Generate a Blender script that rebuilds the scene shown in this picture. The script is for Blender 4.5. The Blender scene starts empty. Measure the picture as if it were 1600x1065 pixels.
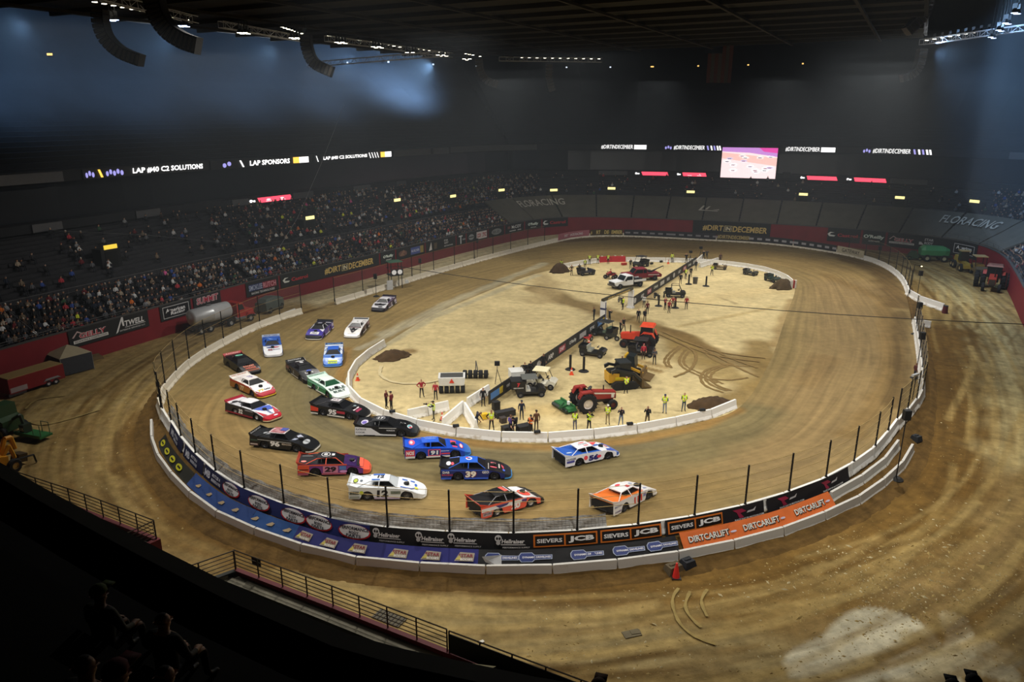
import bpy, math, random
import numpy as np
from mathutils import Vector, Matrix
random.seed(7)
rng = np.random.default_rng(7)
S = bpy.context.scene
COL = S.collection
PI = math.pi

# ---------------------------------------------------------------- camera
F = 1150.0                                    # focal length in pixels of the 1600x1065 frame
TH = math.atan((532.5 - 180.0) / F)           # pitch below the horizon
H = 25.9 * math.cos(TH)                       # camera height
cd = bpy.data.cameras.new('camera'); cam = bpy.data.objects.new('camera', cd); COL.objects.link(cam)
cd.sensor_width = 36.0; cd.lens = 36.0 * F / 1600.0; cd.clip_start = 0.2; cd.clip_end = 600
cam.location = (0, 0, H); cam.rotation_euler = (PI / 2 - TH, 0, 0)
S.camera = cam

def ray(px, py):
    x = (px - 800) / F; y = -(py - 532.5) / F
    return (x, math.cos(TH) + y * math.sin(TH), -math.sin(TH) + y * math.cos(TH))

def P(px, py, z=0.0):
    r = ray(px, py); t = (z - H) / r[2]
    return Vector((r[0] * t, r[1] * t, z))

# ---------------------------------------------------------------- world, exposure
S.view_settings.view_transform = 'Standard'; S.view_settings.look = 'None'
S.view_settings.gamma = 1.0; S.view_settings.exposure = 0.0; S.view_settings.use_curve_mapping = False
w = bpy.data.worlds.new('world'); S.world = w; w.use_nodes = True
w.node_tree.nodes['Background'].inputs[0].default_value = (0.5, 0.6, 0.8, 1)
w.node_tree.nodes['Background'].inputs[1].default_value = 0.004
S.cycles.max_bounces = 5; S.cycles.diffuse_bounces = 3; S.cycles.glossy_bounces = 2
S.cycles.transparent_max_bounces = 16; S.cycles.volume_bounces = 0; S.cycles.use_denoising = True
S.cycles.sample_clamp_indirect = 4.0

def spot(name, loc, aim, power, color, size, blend=0.6, radius=0.6):
    d = bpy.data.lights.new(name, 'SPOT'); o = bpy.data.objects.new(name, d); COL.objects.link(o)
    d.energy = power; d.color = color; d.spot_size = math.radians(size); d.spot_blend = blend; d.shadow_soft_size = radius
    o.location = loc
    o.rotation_euler = (Vector(aim) - Vector(loc)).to_track_quat('-Z', 'Y').to_euler()
    return o
WARM = (1.0, 0.96, 0.89)
COOL = (0.36, 0.62, 1.0)
# rigged floor lamps over the two long sides and the two ends of the arena floor, then added fill spots (x, y, z, aim x, aim y, power, cone)
LAMPS_AND_FILLS = [(-25, 96, 35.5, 2, 86, 1.0, 102), (-3, 121, 35.7, 14, 110, 1.0, 102), (-30, 72, 35.5, -10, 62, .9, 102), (-30, 46, 35, -6, 58, .9, 92),
         (53, 108, 35.5, 40, 104, 1.0, 102), (41, 82, 35.5, 30, 82, 1.0, 102), (30, 56, 35.5, 20, 56, 1.0, 102),
         (44, 126, 35.7, 40, 116, .8, 80), (24, 128, 35.7, 22, 120, .8, 80), (16, 24, 35, 14, 60, .8, 90), (-8, 30, 35, 6, 62, .7, 90),
         (6, 78, 36, 6, 36, .8, 74), (30, 74, 36, 36, 40, .6, 74), (-18, 72, 36, -24, 44, .6, 74),  # unseen fills added to brighten the near lane and the outer wall faces
         (36, 108, 35.8, 50, 149, .75, 56), (10, 114, 35.8, 14, 157, .75, 56), (-4, 60, 35.8, -6, 25, 1.0, 52), (6, 96, 35.8, -30, 102, .8, 72), (-2, 70, 35.8, -44, 76, .8, 66), (44, 94, 35.8, 70, 106, .8, 70), (0, 118, 35.8, -16, 132, .6, 66)]  # unseen fills added for the far wall, near stand, crowd wall and right lane
for i, (x, y, z, ax, ay, p, cn) in enumerate(LAMPS_AND_FILLS):
    spot('floor_and_fill_light', (x, y, z), (ax, ay, 0), 33000 * p, WARM, cn, 1.0, 0.5)
# narrow cool beams from the moving lights on the trusses, into the haze over the seats
ZC = 36.5; A_, B_ = P(672, 89, ZC), P(1440, 66, ZC); U_ = Vector((-math.sin(.49), -math.cos(.49), 0)); UR = Vector((math.cos(.49), -math.sin(.49), 0))   # corners and axes of the dark lowered ceiling
BEAMS = [(A_, -1, -4, 1.25), (A_, -1, 22, .32), (A_, -1, 42, .28), (A_, -1, 62, .28), (A_, -1, 82, .34), (B_, 1, -4, .25), (B_, 1, 14, .3), (B_, 1, 30, .35), (B_, 1, 46, .5)]
for i, (c, sg, k, p) in enumerate(BEAMS):
    l = c + U_ * k + UR * sg * 2.2; l.z = 35.2; t_ = l + UR * sg * 22; t_.z = 26
    spot('beam_light', l, t_, 54000 * p, COOL, 146, 1.0, 0.4)

for c, d, ks in ((A_, -1, (2, 9, 17, 26, 44, 52, 66)), (B_, 1, (3, 10, 17, 24))):
    for k in ks:
        d_ = bpy.data.lights.new('truss_light', 'POINT'); o = bpy.data.objects.new('truss_light', d_); COL.objects.link(o); d_.energy = 130; d_.color = (.9, .95, 1); d_.shadow_soft_size = .1; o.location = c + U_ * k + UR * d * 1.0 + Vector((0, 0, -.7))

# ---------------------------------------------------------------- helpers
def srgb(c):
    if isinstance(c, str):
        c = tuple(int(c[i:i + 2], 16) for i in (0, 2, 4))
    return tuple(((v / 255) / 12.92 if v <= 10 else ((v / 255 + .055) / 1.055) ** 2.4) for v in c)

MC = {}
def M(c, rough=.55, metal=0.0, noise=.12, scale=2.5, emit=0.0, spec=.4, alpha=1.0):
    """A procedural material in colour C (hex), with soft mottling."""
    k = (c, rough, metal, noise, scale, emit, spec, alpha)
    if k in MC: return MC[k]
    m = bpy.data.materials.new('mat_' + c); m.use_nodes = True; nt = m.node_tree
    b = nt.nodes['Principled BSDF']; col = srgb(c)
    b.inputs['Roughness'].default_value = rough; b.inputs['Metallic'].default_value = metal
    b.inputs['Specular IOR Level'].default_value = spec; b.inputs['Alpha'].default_value = alpha
    if emit:
        b.inputs['Base Color'].default_value = (*col, 1)
        b.inputs['Emission Color'].default_value = (*col, 1); b.inputs['Emission Strength'].default_value = emit
    else:
        n = nt.nodes.new('ShaderNodeTexNoise'); n.inputs['Scale'].default_value = scale; n.inputs['Detail'].default_value = 3
        tc = nt.nodes.new('ShaderNodeTexCoord'); nt.links.new(tc.outputs['Object'], n.inputs['Vector'])
        mx = nt.nodes.new('ShaderNodeMix'); mx.data_type = 'RGBA'
        mx.inputs[6].default_value = (*[v * (1 - noise * 1.6) for v in col], 1)
        mx.inputs[7].default_value = (*[min(1, v * (1 + noise * 1.6)) for v in col], 1)
        nt.links.new(n.outputs[0], mx.inputs[0]); nt.links.new(mx.outputs[2], b.inputs['Base Color'])
    MC[k] = m
    return m

class MB:
    """Collects faces; build() links them as one mesh object."""
    def __init__(s): s.v = []; s.f = []; s.m = []; s.cur = 0
    def mat(s, i): s.cur = i; return s
    def add(s, vs, fs):
        o = len(s.v); s.v += [tuple(v) for v in vs]; s.f += [tuple(i + o for i in f) for f in fs]; s.m += [s.cur] * len(fs); return s
    def box(s, c, d, rz=0.0, top=1.0, topx=None, ry=0.0):
        tx = top if topx is None else topx; R = Matrix.Rotation(rz, 3, 'Z') @ Matrix.Rotation(ry, 3, 'Y'); c = Vector(c); vs = []
        for sz in (-1, 1):
            for sx, sy in ((-1, -1), (1, -1), (1, 1), (-1, 1)):
                kx, ky = (tx, top) if sz > 0 else (1, 1)
                vs.append(c + R @ Vector((sx * d[0] / 2 * kx, sy * d[1] / 2 * ky, sz * d[2] / 2)))
        return s.add(vs, [(3, 2, 1, 0), (4, 5, 6, 7), (0, 1, 5, 4), (1, 2, 6, 5), (2, 3, 7, 6), (3, 0, 4, 7)])
    def cyl(s, a, b, r, r2=None, n=10, cap=True):
        a, b = Vector(a), Vector(b); r2 = r if r2 is None else r2; d = (b - a).normalized()
        u = d.orthogonal().normalized(); w_ = d.cross(u); vs = []
        for p, q in ((a, r), (b, r2)):
            vs += [p + q * (math.cos(2 * PI * i / n) * u + math.sin(2 * PI * i / n) * w_) for i in range(n)]
        fs = [(i, (i + 1) % n, n + (i + 1) % n, n + i) for i in range(n)]
        if cap: fs += [tuple(range(n - 1, -1, -1)), tuple(range(n, 2 * n))]
        return s.add(vs, fs)
    def tube(s, pts, r, n=5):
        for a, b in zip(pts[:-1], pts[1:]): s.cyl(a, b, r, n=n)
        return s
    def ball(s, c, r, n=10, m=6, sc=(1, 1, 1), lo=-PI / 2):
        c = Vector(c); vs = []
        for j in range(m + 1):
            t = lo + (PI / 2 - lo) * j / m
            vs += [c + r * Vector((sc[0] * math.cos(t) * math.cos(2 * PI * i / n), sc[1] * math.cos(t) * math.sin(2 * PI * i / n), sc[2] * math.sin(t))) for i in range(n)]
        return s.add(vs, [(j * n + i, j * n + (i + 1) % n, (j + 1) * n + (i + 1) % n, (j + 1) * n + i) for j in range(m) for i in range(n)])
    def loft(s, rings, closed=True, cap=True):
        n = len(rings[0]); vs = [v for r in rings for v in r]; k = n if closed else n - 1
        fs = [(j * n + i, j * n + (i + 1) % n, (j + 1) * n + (i + 1) % n, (j + 1) * n + i) for j in range(len(rings) - 1) for i in range(k)]
        if cap and closed: fs += [tuple(range(n - 1, -1, -1)), tuple(range((len(rings) - 1) * n, len(rings) * n))]
        return s.add(vs, fs)
    def prism(s, pts, y0, y1):
        """A side outline (x, z) extruded from y0 to y1."""
        return s.loft([[(x, y0, z) for x, z in pts], [(x, y1, z) for x, z in pts]])
    def lathe(s, prof, c=(0, 0, 0), axis='Z', n=14):
        rings = []
        for r, h in prof:
            ring = []
            for i in range(n):
                a = 2 * PI * i / n; p = (r * math.cos(a), r * math.sin(a), h)
                if axis == 'Y': p = (p[0], h, p[1])
                if axis == 'X': p = (h, p[0], p[1])
                ring.append((c[0] + p[0], c[1] + p[1], c[2] + p[2]))
            rings.append(ring)
        return s.loft(rings, cap=prof[0] != prof[-1])
    def mesh(s, name, mats, smooth=False):
        me = bpy.data.meshes.new(name); me.from_pydata(s.v, [], s.f)
        for m in (mats if isinstance(mats, (list, tuple)) else [mats]): me.materials.append(m)
        me.polygons.foreach_set('material_index', s.m)
        if smooth: me.polygons.foreach_set('use_smooth', [True] * len(s.f))
        me.update(); return me
    def build(s, name, mats, parent=None, smooth=False, loc=None, rz=0.0):
        return obj(name, s.mesh(name, mats, smooth), parent, loc, rz)

def obj(name, me, parent=None, loc=None, rz=0.0):
    o = bpy.data.objects.new(name, me); COL.objects.link(o)
    if parent: o.parent = parent
    if loc is not None: o.location = loc
    if rz: o.rotation_euler = (0, 0, rz)
    return o

def tag(o, label=None, cat=None, group=None, kind=None):
    for k, v in (('label', label), ('category', cat), ('group', group), ('kind', kind)):
        if v: o[k] = v
    return o

def thing(name, label, cat, loc=(0, 0, 0), rz=0.0, group=None):
    o = bpy.data.objects.new(name, None); COL.objects.link(o); o.location = loc; o.rotation_euler = (0, 0, rz)
    o.empty_display_size = .2
    return tag(o, label, cat, group)

def copy_tree(o, parent=None, loc=None, rz=None, label=None):
    c = o.copy(); COL.objects.link(c); c.parent = parent
    if loc is not None: c.location = loc
    if rz is not None: c.rotation_euler = (0, 0, rz)
    if label: c['label'] = label
    for ch in o.children: copy_tree(ch, c)
    return c

# ---- lettering: built-in font turned into flat triangles, cached
TXC = {}
def text2d(t, bold=0.0):
    k = (t, bold)
    if k in TXC: return TXC[k]
    cu = bpy.data.curves.new('lettering', 'FONT'); cu.body = t; cu.resolution_u = 2; cu.offset = bold; cu.size = 1.0
    o = bpy.data.objects.new('lettering', cu); COL.objects.link(o)
    dg = bpy.context.evaluated_depsgraph_get(); me = o.evaluated_get(dg).to_mesh()
    v = [tuple(p.co[:2]) for p in me.vertices]; f = [tuple(p.vertices) for p in me.polygons]
    o.evaluated_get(dg).to_mesh_clear(); bpy.data.objects.remove(o); bpy.data.curves.remove(cu)
    x0 = min(p[0] for p in v); x1 = max(p[0] for p in v); y0 = min(p[1] for p in v); y1 = max(p[1] for p in v)
    h = (y1 - y0) or 1.0
    TXC[k] = ([((p[0] - x0) / h, (p[1] - y0) / h) for p in v], f, (x1 - x0) / h)
    return TXC[k]

def decals(fn, items, parent=None, emit=0.0, gap=.003, fine=0.0):
    """Flat print on a surface: fn(u, v, lift) -> point. Items: ('t', text, u, v, height, colour, width or 0, slant, bold),
    ('r', u0, v0, u1, v1, colour, slant), ('e', u, v, ru, rv, colour), ('p', [(u, v), ...], colour). One mesh per colour."""
    by = {}
    for k, it in enumerate(items):
        lift = .004 + gap * k; kind = it[0]
        if kind == 't':
            _, t, u, v, h, c = it[:6]; wd = it[6] if len(it) > 6 else 0; sl = it[7] if len(it) > 7 else 0; bo = it[8] if len(it) > 8 else .02
            vs, fs, tw = text2d(t, bo); W_ = wd or tw * h
            pv = [(u + (x - tw / 2) / tw * W_ + sl * (y - .5) * h, v + (y - .5) * h) for x, y in vs]
        elif kind == 'r':
            _, u0, v0, u1, v1, c = it[:6]; sl = it[6] if len(it) > 6 else 0; n = max(1, min(24, int(abs(u1 - u0) / (fine or 1.5))))
            pv = []; fs = []
            for i in range(n + 1):
                u = u0 + (u1 - u0) * i / n; pv += [(u - sl, v0), (u + sl, v1)]
            fs = [(2 * i, 2 * i + 2, 2 * i + 3, 2 * i + 1) for i in range(n)]
        elif kind == 'e':
            _, u, v, ru, rv, c = it[:6]; nr = 2 if fine else 1; pv = [(u + ru * j / nr * math.cos(2 * PI * i / 16), v + rv * j / nr * math.sin(2 * PI * i / 16)) for j in range(nr, 0, -1) for i in range(16)]; fs = [tuple(range(16 * (nr - 1), 16 * nr))] + ([(i, (i + 1) % 16, 16 + (i + 1) % 16, 16 + i) for i in range(16)] if fine else [])
        else:
            _, pts, c = it[:3]; pv = list(pts); fs = [tuple(range(len(pv)))]
        mb = by.setdefault((c, kind == 't'), MB()); mb.add([fn(a, b, lift) for a, b in pv], fs)
    for (c, tx), mb in by.items():
        mb.build('lettering' if tx else 'emblem', M(c, .5, 0, 0, 1, emit), parent)

def frame_fn(o, ux, uz, n):
    o, ux, uz, n = Vector(o), Vector(ux), Vector(uz), Vector(n)
    return lambda u, v, e: o + ux * u + uz * v + n * e

# ---- curves in plan
class Curve:
    def __init__(s, pts, closed=False, smooth=True, step=.5):
        pts = [np.array(p[:2], float) for p in pts]; n = len(pts); out = []
        if smooth:
            for i in range(n if closed else n - 1):
                g = (lambda k: pts[k % n]) if closed else (lambda k: pts[min(max(k, 0), n - 1)])
                p0, p1, p2, p3 = g(i - 1), g(i), g(i + 1), g(i + 2); L = max(2, int(np.linalg.norm(p2 - p1) / step))
                for j in range(L):
                    t = j / L; out.append(.5 * ((2 * p1) + (p2 - p0) * t + (2 * p0 - 5 * p1 + 4 * p2 - p3) * t * t + (3 * p1 - p0 - 3 * p2 + p3) * t ** 3))
            if not closed: out.append(pts[-1])
        else: out = pts
        if closed: out.append(out[0])
        s.p = np.array(out); s.s = np.concatenate([[0], np.cumsum(np.linalg.norm(np.diff(s.p, axis=0), axis=1))]); s.L = s.s[-1]; s.closed = closed
    def at(s, q):
        if s.closed: q = q % s.L
        return np.array([np.interp(q, s.s, s.p[:, 0]), np.interp(q, s.s, s.p[:, 1])])
    def frame(s, q):
        a, b = s.at(q - .4) if s.closed or q > .4 else s.at(q), s.at(q + .4) if s.closed or q < s.L - .4 else s.at(q)
        t = (b - a); t /= np.linalg.norm(t); return s.at(q), t, np.array([-t[1], t[0]])   # point, tangent, left normal
    def near(s, x, y):
        i = int(np.argmin((s.p[:, 0] - x) ** 2 + (s.p[:, 1] - y) ** 2)); return s.s[i]
    def off(s, q, o, z=0.0):
        p, t, n = s.frame(q); return Vector((p[0] + n[0] * o, p[1] + n[1] * o, z))

# ---------------------------------------------------------------- ground: apron, berm, banked track, infield
OG = Curve([(0.8, 35.6), (-2.9, 35.7), (-6.6, 36.1), (-10, 36.8), (-13.5, 38.4), (-16.5, 40.1), (-19.6, 42.3), (-23.3, 46.1), (-26.8, 50.6), (-29.2, 55), (-31.2, 60.1), (-32.4, 66), (-32.9, 72), (-32.2, 78), (-30.8, 84.3), (-28.4, 90),
            (-23.7, 97.2), (-18, 107), (-10.6, 119.7), (0, 136), (8.2, 147.2), (13, 152.8), (19, 155.4), (27, 154.6), (39.5, 150.4), (51, 145.5), (58.5, 138), (62.3, 130), (62.8, 122.5), (60.4, 112), (54.5, 98),
            (44.5, 77), (38.5, 65), (34, 57), (30.8, 51.8), (28, 48.2), (25, 45.3), (22.2, 43), (19, 41), (16, 39.4), (12, 37.8), (8.3, 36.7), (4.6, 36)], True)
INN = Curve([(2, 53.2), (-3.3, 54.0), (-7.6, 55.7), (-12.1, 59), (-15.1, 63.2), (-16.3, 68), (-16.2, 73), (-14.6, 79), (-10.3, 92), (-4, 105), (3, 117), (8.5, 123), (14.6, 128), (20, 129), (28, 128.5), (35.6, 126.5),
             (41.5, 121.5), (43.4, 115), (42.5, 108), (34.6, 90), (27.4, 74), (20.4, 61), (14.8, 57), (9, 54.6)], True)
CX, CY = 12.0, 92.0
def near_w(x, y):                              # 1 on the terraced near turn, 0 elsewhere
    return float(np.clip((62 - y) / 10, 0, 1))
OT = Curve([OG.off(q, -1.75 * near_w(*OG.at(q)) - .2)[:2] for q in np.arange(0, OG.L - .5, 2.0)], True)   # track edge, foot of the inner row of barriers
def polar_table(c):
    a = np.arctan2(c.p[:, 1] - CY, c.p[:, 0] - CX); r = np.hypot(c.p[:, 0] - CX, c.p[:, 1] - CY); o = np.argsort(a)
    return np.concatenate([a[o] - 2 * PI, a[o], a[o] + 2 * PI]), np.tile(r[o], 3)
PI_, PO_, PG_ = polar_table(INN), polar_table(OT), polar_table(OG)
def bank_at(x, y): return 0.22 + 0.83 * near_w(x, y)
def Zs(x, y):
    a = math.atan2(y - CY, x - CX); r = math.hypot(x - CX, y - CY)
    ri, ro = np.interp(a, *PI_), np.interp(a, *PO_)
    b = bank_at(x, y)
    if r <= ri: return 0.0
    if r <= ro: return b * ((r - ri) / (ro - ri)) ** 1.4
    d = r - ro; k = .55 + 1.75 * near_w(x, y) + .6
    return b * max(0.0, 1 - max(0, d - .35) / (k - .35))
def PS(px, py, dz=0.0):
    """Where the sight line of a pixel meets the ground surface, plus dz."""
    z = 0.3
    for _ in range(12): p = P(px, py, z); z = .5 * z + .5 * Zs(p.x, p.y)
    return Vector((p.x, p.y, z + dz))

def seg_d(x, y, pts):
    d = np.full(x.shape, 1e9)
    for a, b in zip(pts[:-1], pts[1:]):
        vx, vy = b[0] - a[0], b[1] - a[1]; L = vx * vx + vy * vy + 1e-9
        t = np.clip(((x - a[0]) * vx + (y - a[1]) * vy) / L, 0, 1); d = np.minimum(d, np.hypot(x - a[0] - t * vx, y - a[1] - t * vy))
    return d
def paint(col, x, y, pts, radius, c, k, soft=.6):
    """Soils differ in colour along PTS (pixels on the ground): blend towards C within RADIUS metres."""
    q = [P(*p) for p in pts]; q = [(v.x, v.y) for v in q]; q = q * 2 if len(q) == 1 else q
    wob = .35 * np.sin(x * .9 + 1.3 * np.sin(y * .6)) + .3 * np.sin(y * 1.1 + x * .35)
    d = seg_d(x, y, q) + wob * min(1.5, radius * .3)
    m = np.clip((radius - d) / (radius * soft), 0, 1) * k
    return col * (1 - m[:, None]) + np.array(srgb(c))[None] * m[:, None]

def ground_mat(name, su, sv, streak, fine, rough=.92, bump=.25, groove=None):
    m = bpy.data.materials.new(name); m.use_nodes = True; nt = m.node_tree; N = nt.nodes.new; L = nt.links.new
    b = nt.nodes['Principled BSDF']; b.inputs['Roughness'].default_value = rough; b.inputs['Specular IOR Level'].default_value = .15
    at = N('ShaderNodeAttribute'); at.attribute_name = 'soil'
    uv = N('ShaderNodeUVMap'); mp = N('ShaderNodeMapping'); mp.inputs['Scale'].default_value = (su, sv, 1); L(uv.outputs[0], mp.inputs[0])
    n1 = N('ShaderNodeTexNoise'); n1.inputs['Scale'].default_value = 1; n1.inputs['Detail'].default_value = 5; n1.inputs['Distortion'].default_value = .4; L(mp.outputs[0], n1.inputs['Vector'])
    tc = N('ShaderNodeTexCoord'); n2 = N('ShaderNodeTexNoise'); n2.inputs['Scale'].default_value = 1.1; n2.inputs['Detail'].default_value = 8; n2.inputs['Roughness'].default_value = .65; L(tc.outputs['Object'], n2.inputs['Vector'])
    n3 = N('ShaderNodeTexNoise'); n3.inputs['Scale'].default_value = .16; n3.inputs['Detail'].default_value = 3; L(tc.outputs['Object'], n3.inputs['Vector'])
    def rng_(src, lo, hi, a=.3, c=.7):
        r = N('ShaderNodeMapRange'); r.inputs[1].default_value = a; r.inputs[2].default_value = c; r.inputs[3].default_value = lo; r.inputs[4].default_value = hi; L(src, r.inputs[0]); return r.outputs[0]
    def mul(a, c):
        r = N('ShaderNodeMath'); r.operation = 'MULTIPLY'; L(a, r.inputs[0]); L(c, r.inputs[1]); return r.outputs[0]
    f = mul(mul(rng_(n1.outputs[0], 1 - streak, 1 + streak), rng_(n2.outputs[0], 1 - fine, 1 + fine)), rng_(n3.outputs[0], .9, 1.1))
    v = N('ShaderNodeVectorMath'); v.operation = 'SCALE'; L(at.outputs['Color'], v.inputs[0]); L(f, v.inputs[3]); L(v.outputs[0], b.inputs['Base Color'])
    bp = N('ShaderNodeBump'); bp.inputs['Strength'].default_value = bump; bp.inputs['Distance'].default_value = .25; L(f, bp.inputs['Height']); L(bp.outputs[0], b.inputs['Normal'])
    return m

def polar_mesh(name, na, rads, zfun, col_fun, mat):
    """Rings round the middle of the infield; rads(a) gives the radii for each angle. UV: metres along, metres across."""
    a = 1.25 + np.linspace(0, 2 * PI, na + 1); R = np.array([rads(q) for q in a]); nr = R.shape[1]
    x = CX + R * np.cos(a)[:, None]; y = CY + R * np.sin(a)[:, None]; x, y = x.ravel(), y.ravel()
    z = zfun(x, y, R)
    me = bpy.data.meshes.new(name)
    i, j = np.meshgrid(np.arange(na), np.arange(nr - 1), indexing='ij'); q = (i * nr + j).ravel()
    fs = np.stack([q, q + 1, q + nr + 1, q + nr], 1)[:, ::-1]
    me.vertices.add(len(x)); me.vertices.foreach_set('co', np.stack([x, y, z], 1).astype(np.float32).ravel())
    me.loops.add(fs.size); me.loops.foreach_set('vertex_index', fs.ravel().astype(np.int32))
    me.polygons.add(len(fs)); me.polygons.foreach_set('loop_start', np.arange(0, fs.size, 4, dtype=np.int32)); me.polygons.foreach_set('use_smooth', np.ones(len(fs), bool))
    me.update(calc_edges=True); me.validate()
    c = col_fun(x, y); at = me.color_attributes.new('soil', 'FLOAT_COLOR', 'POINT')
    at.data.foreach_set('color', np.concatenate([c, np.ones((len(c), 1))], 1).astype(np.float32).ravel())
    base = np.interp(a, *PO_); u = np.repeat(np.concatenate([[0], np.cumsum(np.hypot(np.diff(base * np.cos(a)), np.diff(base * np.sin(a))))]), nr)
    v = (R - R[:, :1]).ravel(); uvl = me.uv_layers.new(name='UVMap')
    uvl.data.foreach_set('uv', np.stack([u[fs.ravel()], v[fs.ravel()]], 1).astype(np.float32).ravel())
    me.materials.append(mat); o = obj(name, me); return tag(o, kind='structure')

def base_col(c): 
    return lambda x: np.tile(np.array(srgb(c)), (len(x), 1))
# apron round the track, out to under the stands
def apron_col(x, y):
    c = base_col('8c7448')(x)
    for pts, r, cc, k, *sf in [
        ([(20, 640), (200, 600), (330, 520), (450, 478)], 9, '9c8557', .9),
        ([(520, 466), (700, 402), (860, 366)], 8, 'c2b48e', .95),
        ([(470, 480), (500, 492), (540, 470)], 3, '8a7142', .8),
        ([(1400, 408), (1470, 440), (1520, 500), (1550, 600), (1560, 700)], 6, 'aa9a6c', .95),
        ([(1420, 440), (1470, 500), (1450, 545)], 3.2, '7d6638', .9),
        ([(1480, 520), (1470, 640), (1450, 740), (1380, 810)], 5.2, '644a20', .95),
        ([(1250, 880), (1050, 905), (800, 922), (600, 908), (420, 866), (300, 800), (240, 720), (236, 650)], 2.8, '62481f', .95),
        ([(1420, 800), (1250, 900), (1100, 940)], 5, '785c2c', .8),
        ([(700, 990), (900, 1010), (1100, 1020), (1260, 1060)], 3.4, '9c8a5e', .8),
        ([(480, 905), (620, 950), (760, 990)], 1.6, 'a08c5c', .7),
        ([(1300, 1050), (1340, 1005), (1400, 990), (1430, 1050)], 1.9, 'cfc6a8', 1.0, .15), ([(1490, 968), (1505, 1005), (1490, 1040)], .75, 'c2b696', .95, .2), ([(1440, 1040), (1510, 1030), (1570, 1050)], .9, 'c2b898', .9, .2), ([(1425, 995), (1450, 1010)], .6, 'b8aa84', .9, .2), ([(1540, 1010), (1580, 1030)], .8, 'b4a684', .8, .3),
        ([(1600, 940), (1620, 1040)], 2.0, '6e6248', .7),
        ([(100, 640), (190, 622), (110, 655)], .8, 'b09c68', .6), ([(60, 640), (180, 600)], .7, '7e6636', .6),
        ([(1265, 560), (1272, 640), (1262, 700)], .35, 'b09a60', 0)]:
        c = paint(c, x, y, pts, r, cc, k, *sf)
    g = np.random.default_rng(3)
    for k in range(230):                       # wheel marks round the outside
        q0 = g.uniform(OG.L * .52, OG.L * 1.14); ln = g.uniform(8, 34); o0 = 2.3 + 13 * g.random() ** 1.3; sl = g.uniform(-.16, .16); ph = g.uniform(0, 6); am = g.uniform(0, .8); w_ = g.uniform(.16, .34)
        for tw in ((0, 1.7) if k % 2 else (0,)):
            pts = [OG.off(q0 + t * ln, max(2.0, o0 + tw + sl * t * ln + am * math.sin(ph + 4 * t)))[:2] for t in np.linspace(0, 1, 10)]
            xs, ys = [p[0] for p in pts], [p[1] for p in pts]; i = np.nonzero((x > min(xs) - 1) & (x < max(xs) + 1) & (y > min(ys) - 1) & (y < max(ys) + 1))[0]
            if not len(i): continue
            d = seg_d(x[i], y[i], pts); m = np.clip((w_ + .1 - d) / .2, 0, 1)[:, None] * g.uniform(.25, .65); c[i] = c[i] * (1 - m) + np.array(srgb(['a8905a', '9c8450', '5e4620', '6a5026'][int(g.integers(4))]))[None] * m
    return c
def zeros(x, y, R): return np.zeros(len(x))
tag_floor = polar_mesh('floor', 1500, lambda a: np.interp(a, *PG_) + .7 + np.concatenate([np.linspace(0, 26, 131), [30, 38, 50]]), zeros, apron_col, ground_mat('apron_dirt', .10, 1.1, .22, .3))

# berm: the bank of dirt under the outer barriers
def berm_z(x, y, R):
    z = np.array([Zs(a, b) for a, b in zip(x, y)]); g = .10 * np.sin(x * 2.1 + y) + .08 * np.sin(x * 5.3 - y * 3.1) + .05 * np.sin(y * 9 + x * 4)
    nr = R.shape[1]; j = np.tile(np.arange(nr), R.shape[0]); amp = np.where(j <= 1, 0, np.where(j == nr - 1, 0, np.where(j >= nr - 3, .16, .03)))
    return np.where(j == 0, z - .3, z + amp * .6 + g * amp * 4 * .6 - np.where(j == nr - 1, .05, 0))
def berm_col(x, y):
    return paint(base_col('5f4824')(x), x, y, [(520, 470), (700, 405), (860, 368)], 7, 'a08a5c', .8)  # brown dirt, deepened also for the shadow below the near wall
polar_mesh('floor_berm', 1000, lambda a: np.concatenate([np.interp(a, *PO_) + np.array([-.05, .3]), np.interp(a, *PO_) + (np.interp(a, *PG_) - np.interp(a, *PO_)) * np.array([.35, .6, .85]) + .3,
                                                          np.interp(a, *PG_) + np.array([.35, .75, 1.15, 1.6])]), berm_z, berm_col, ground_mat('berm_dirt', .4, 2, .2, .35))
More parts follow.
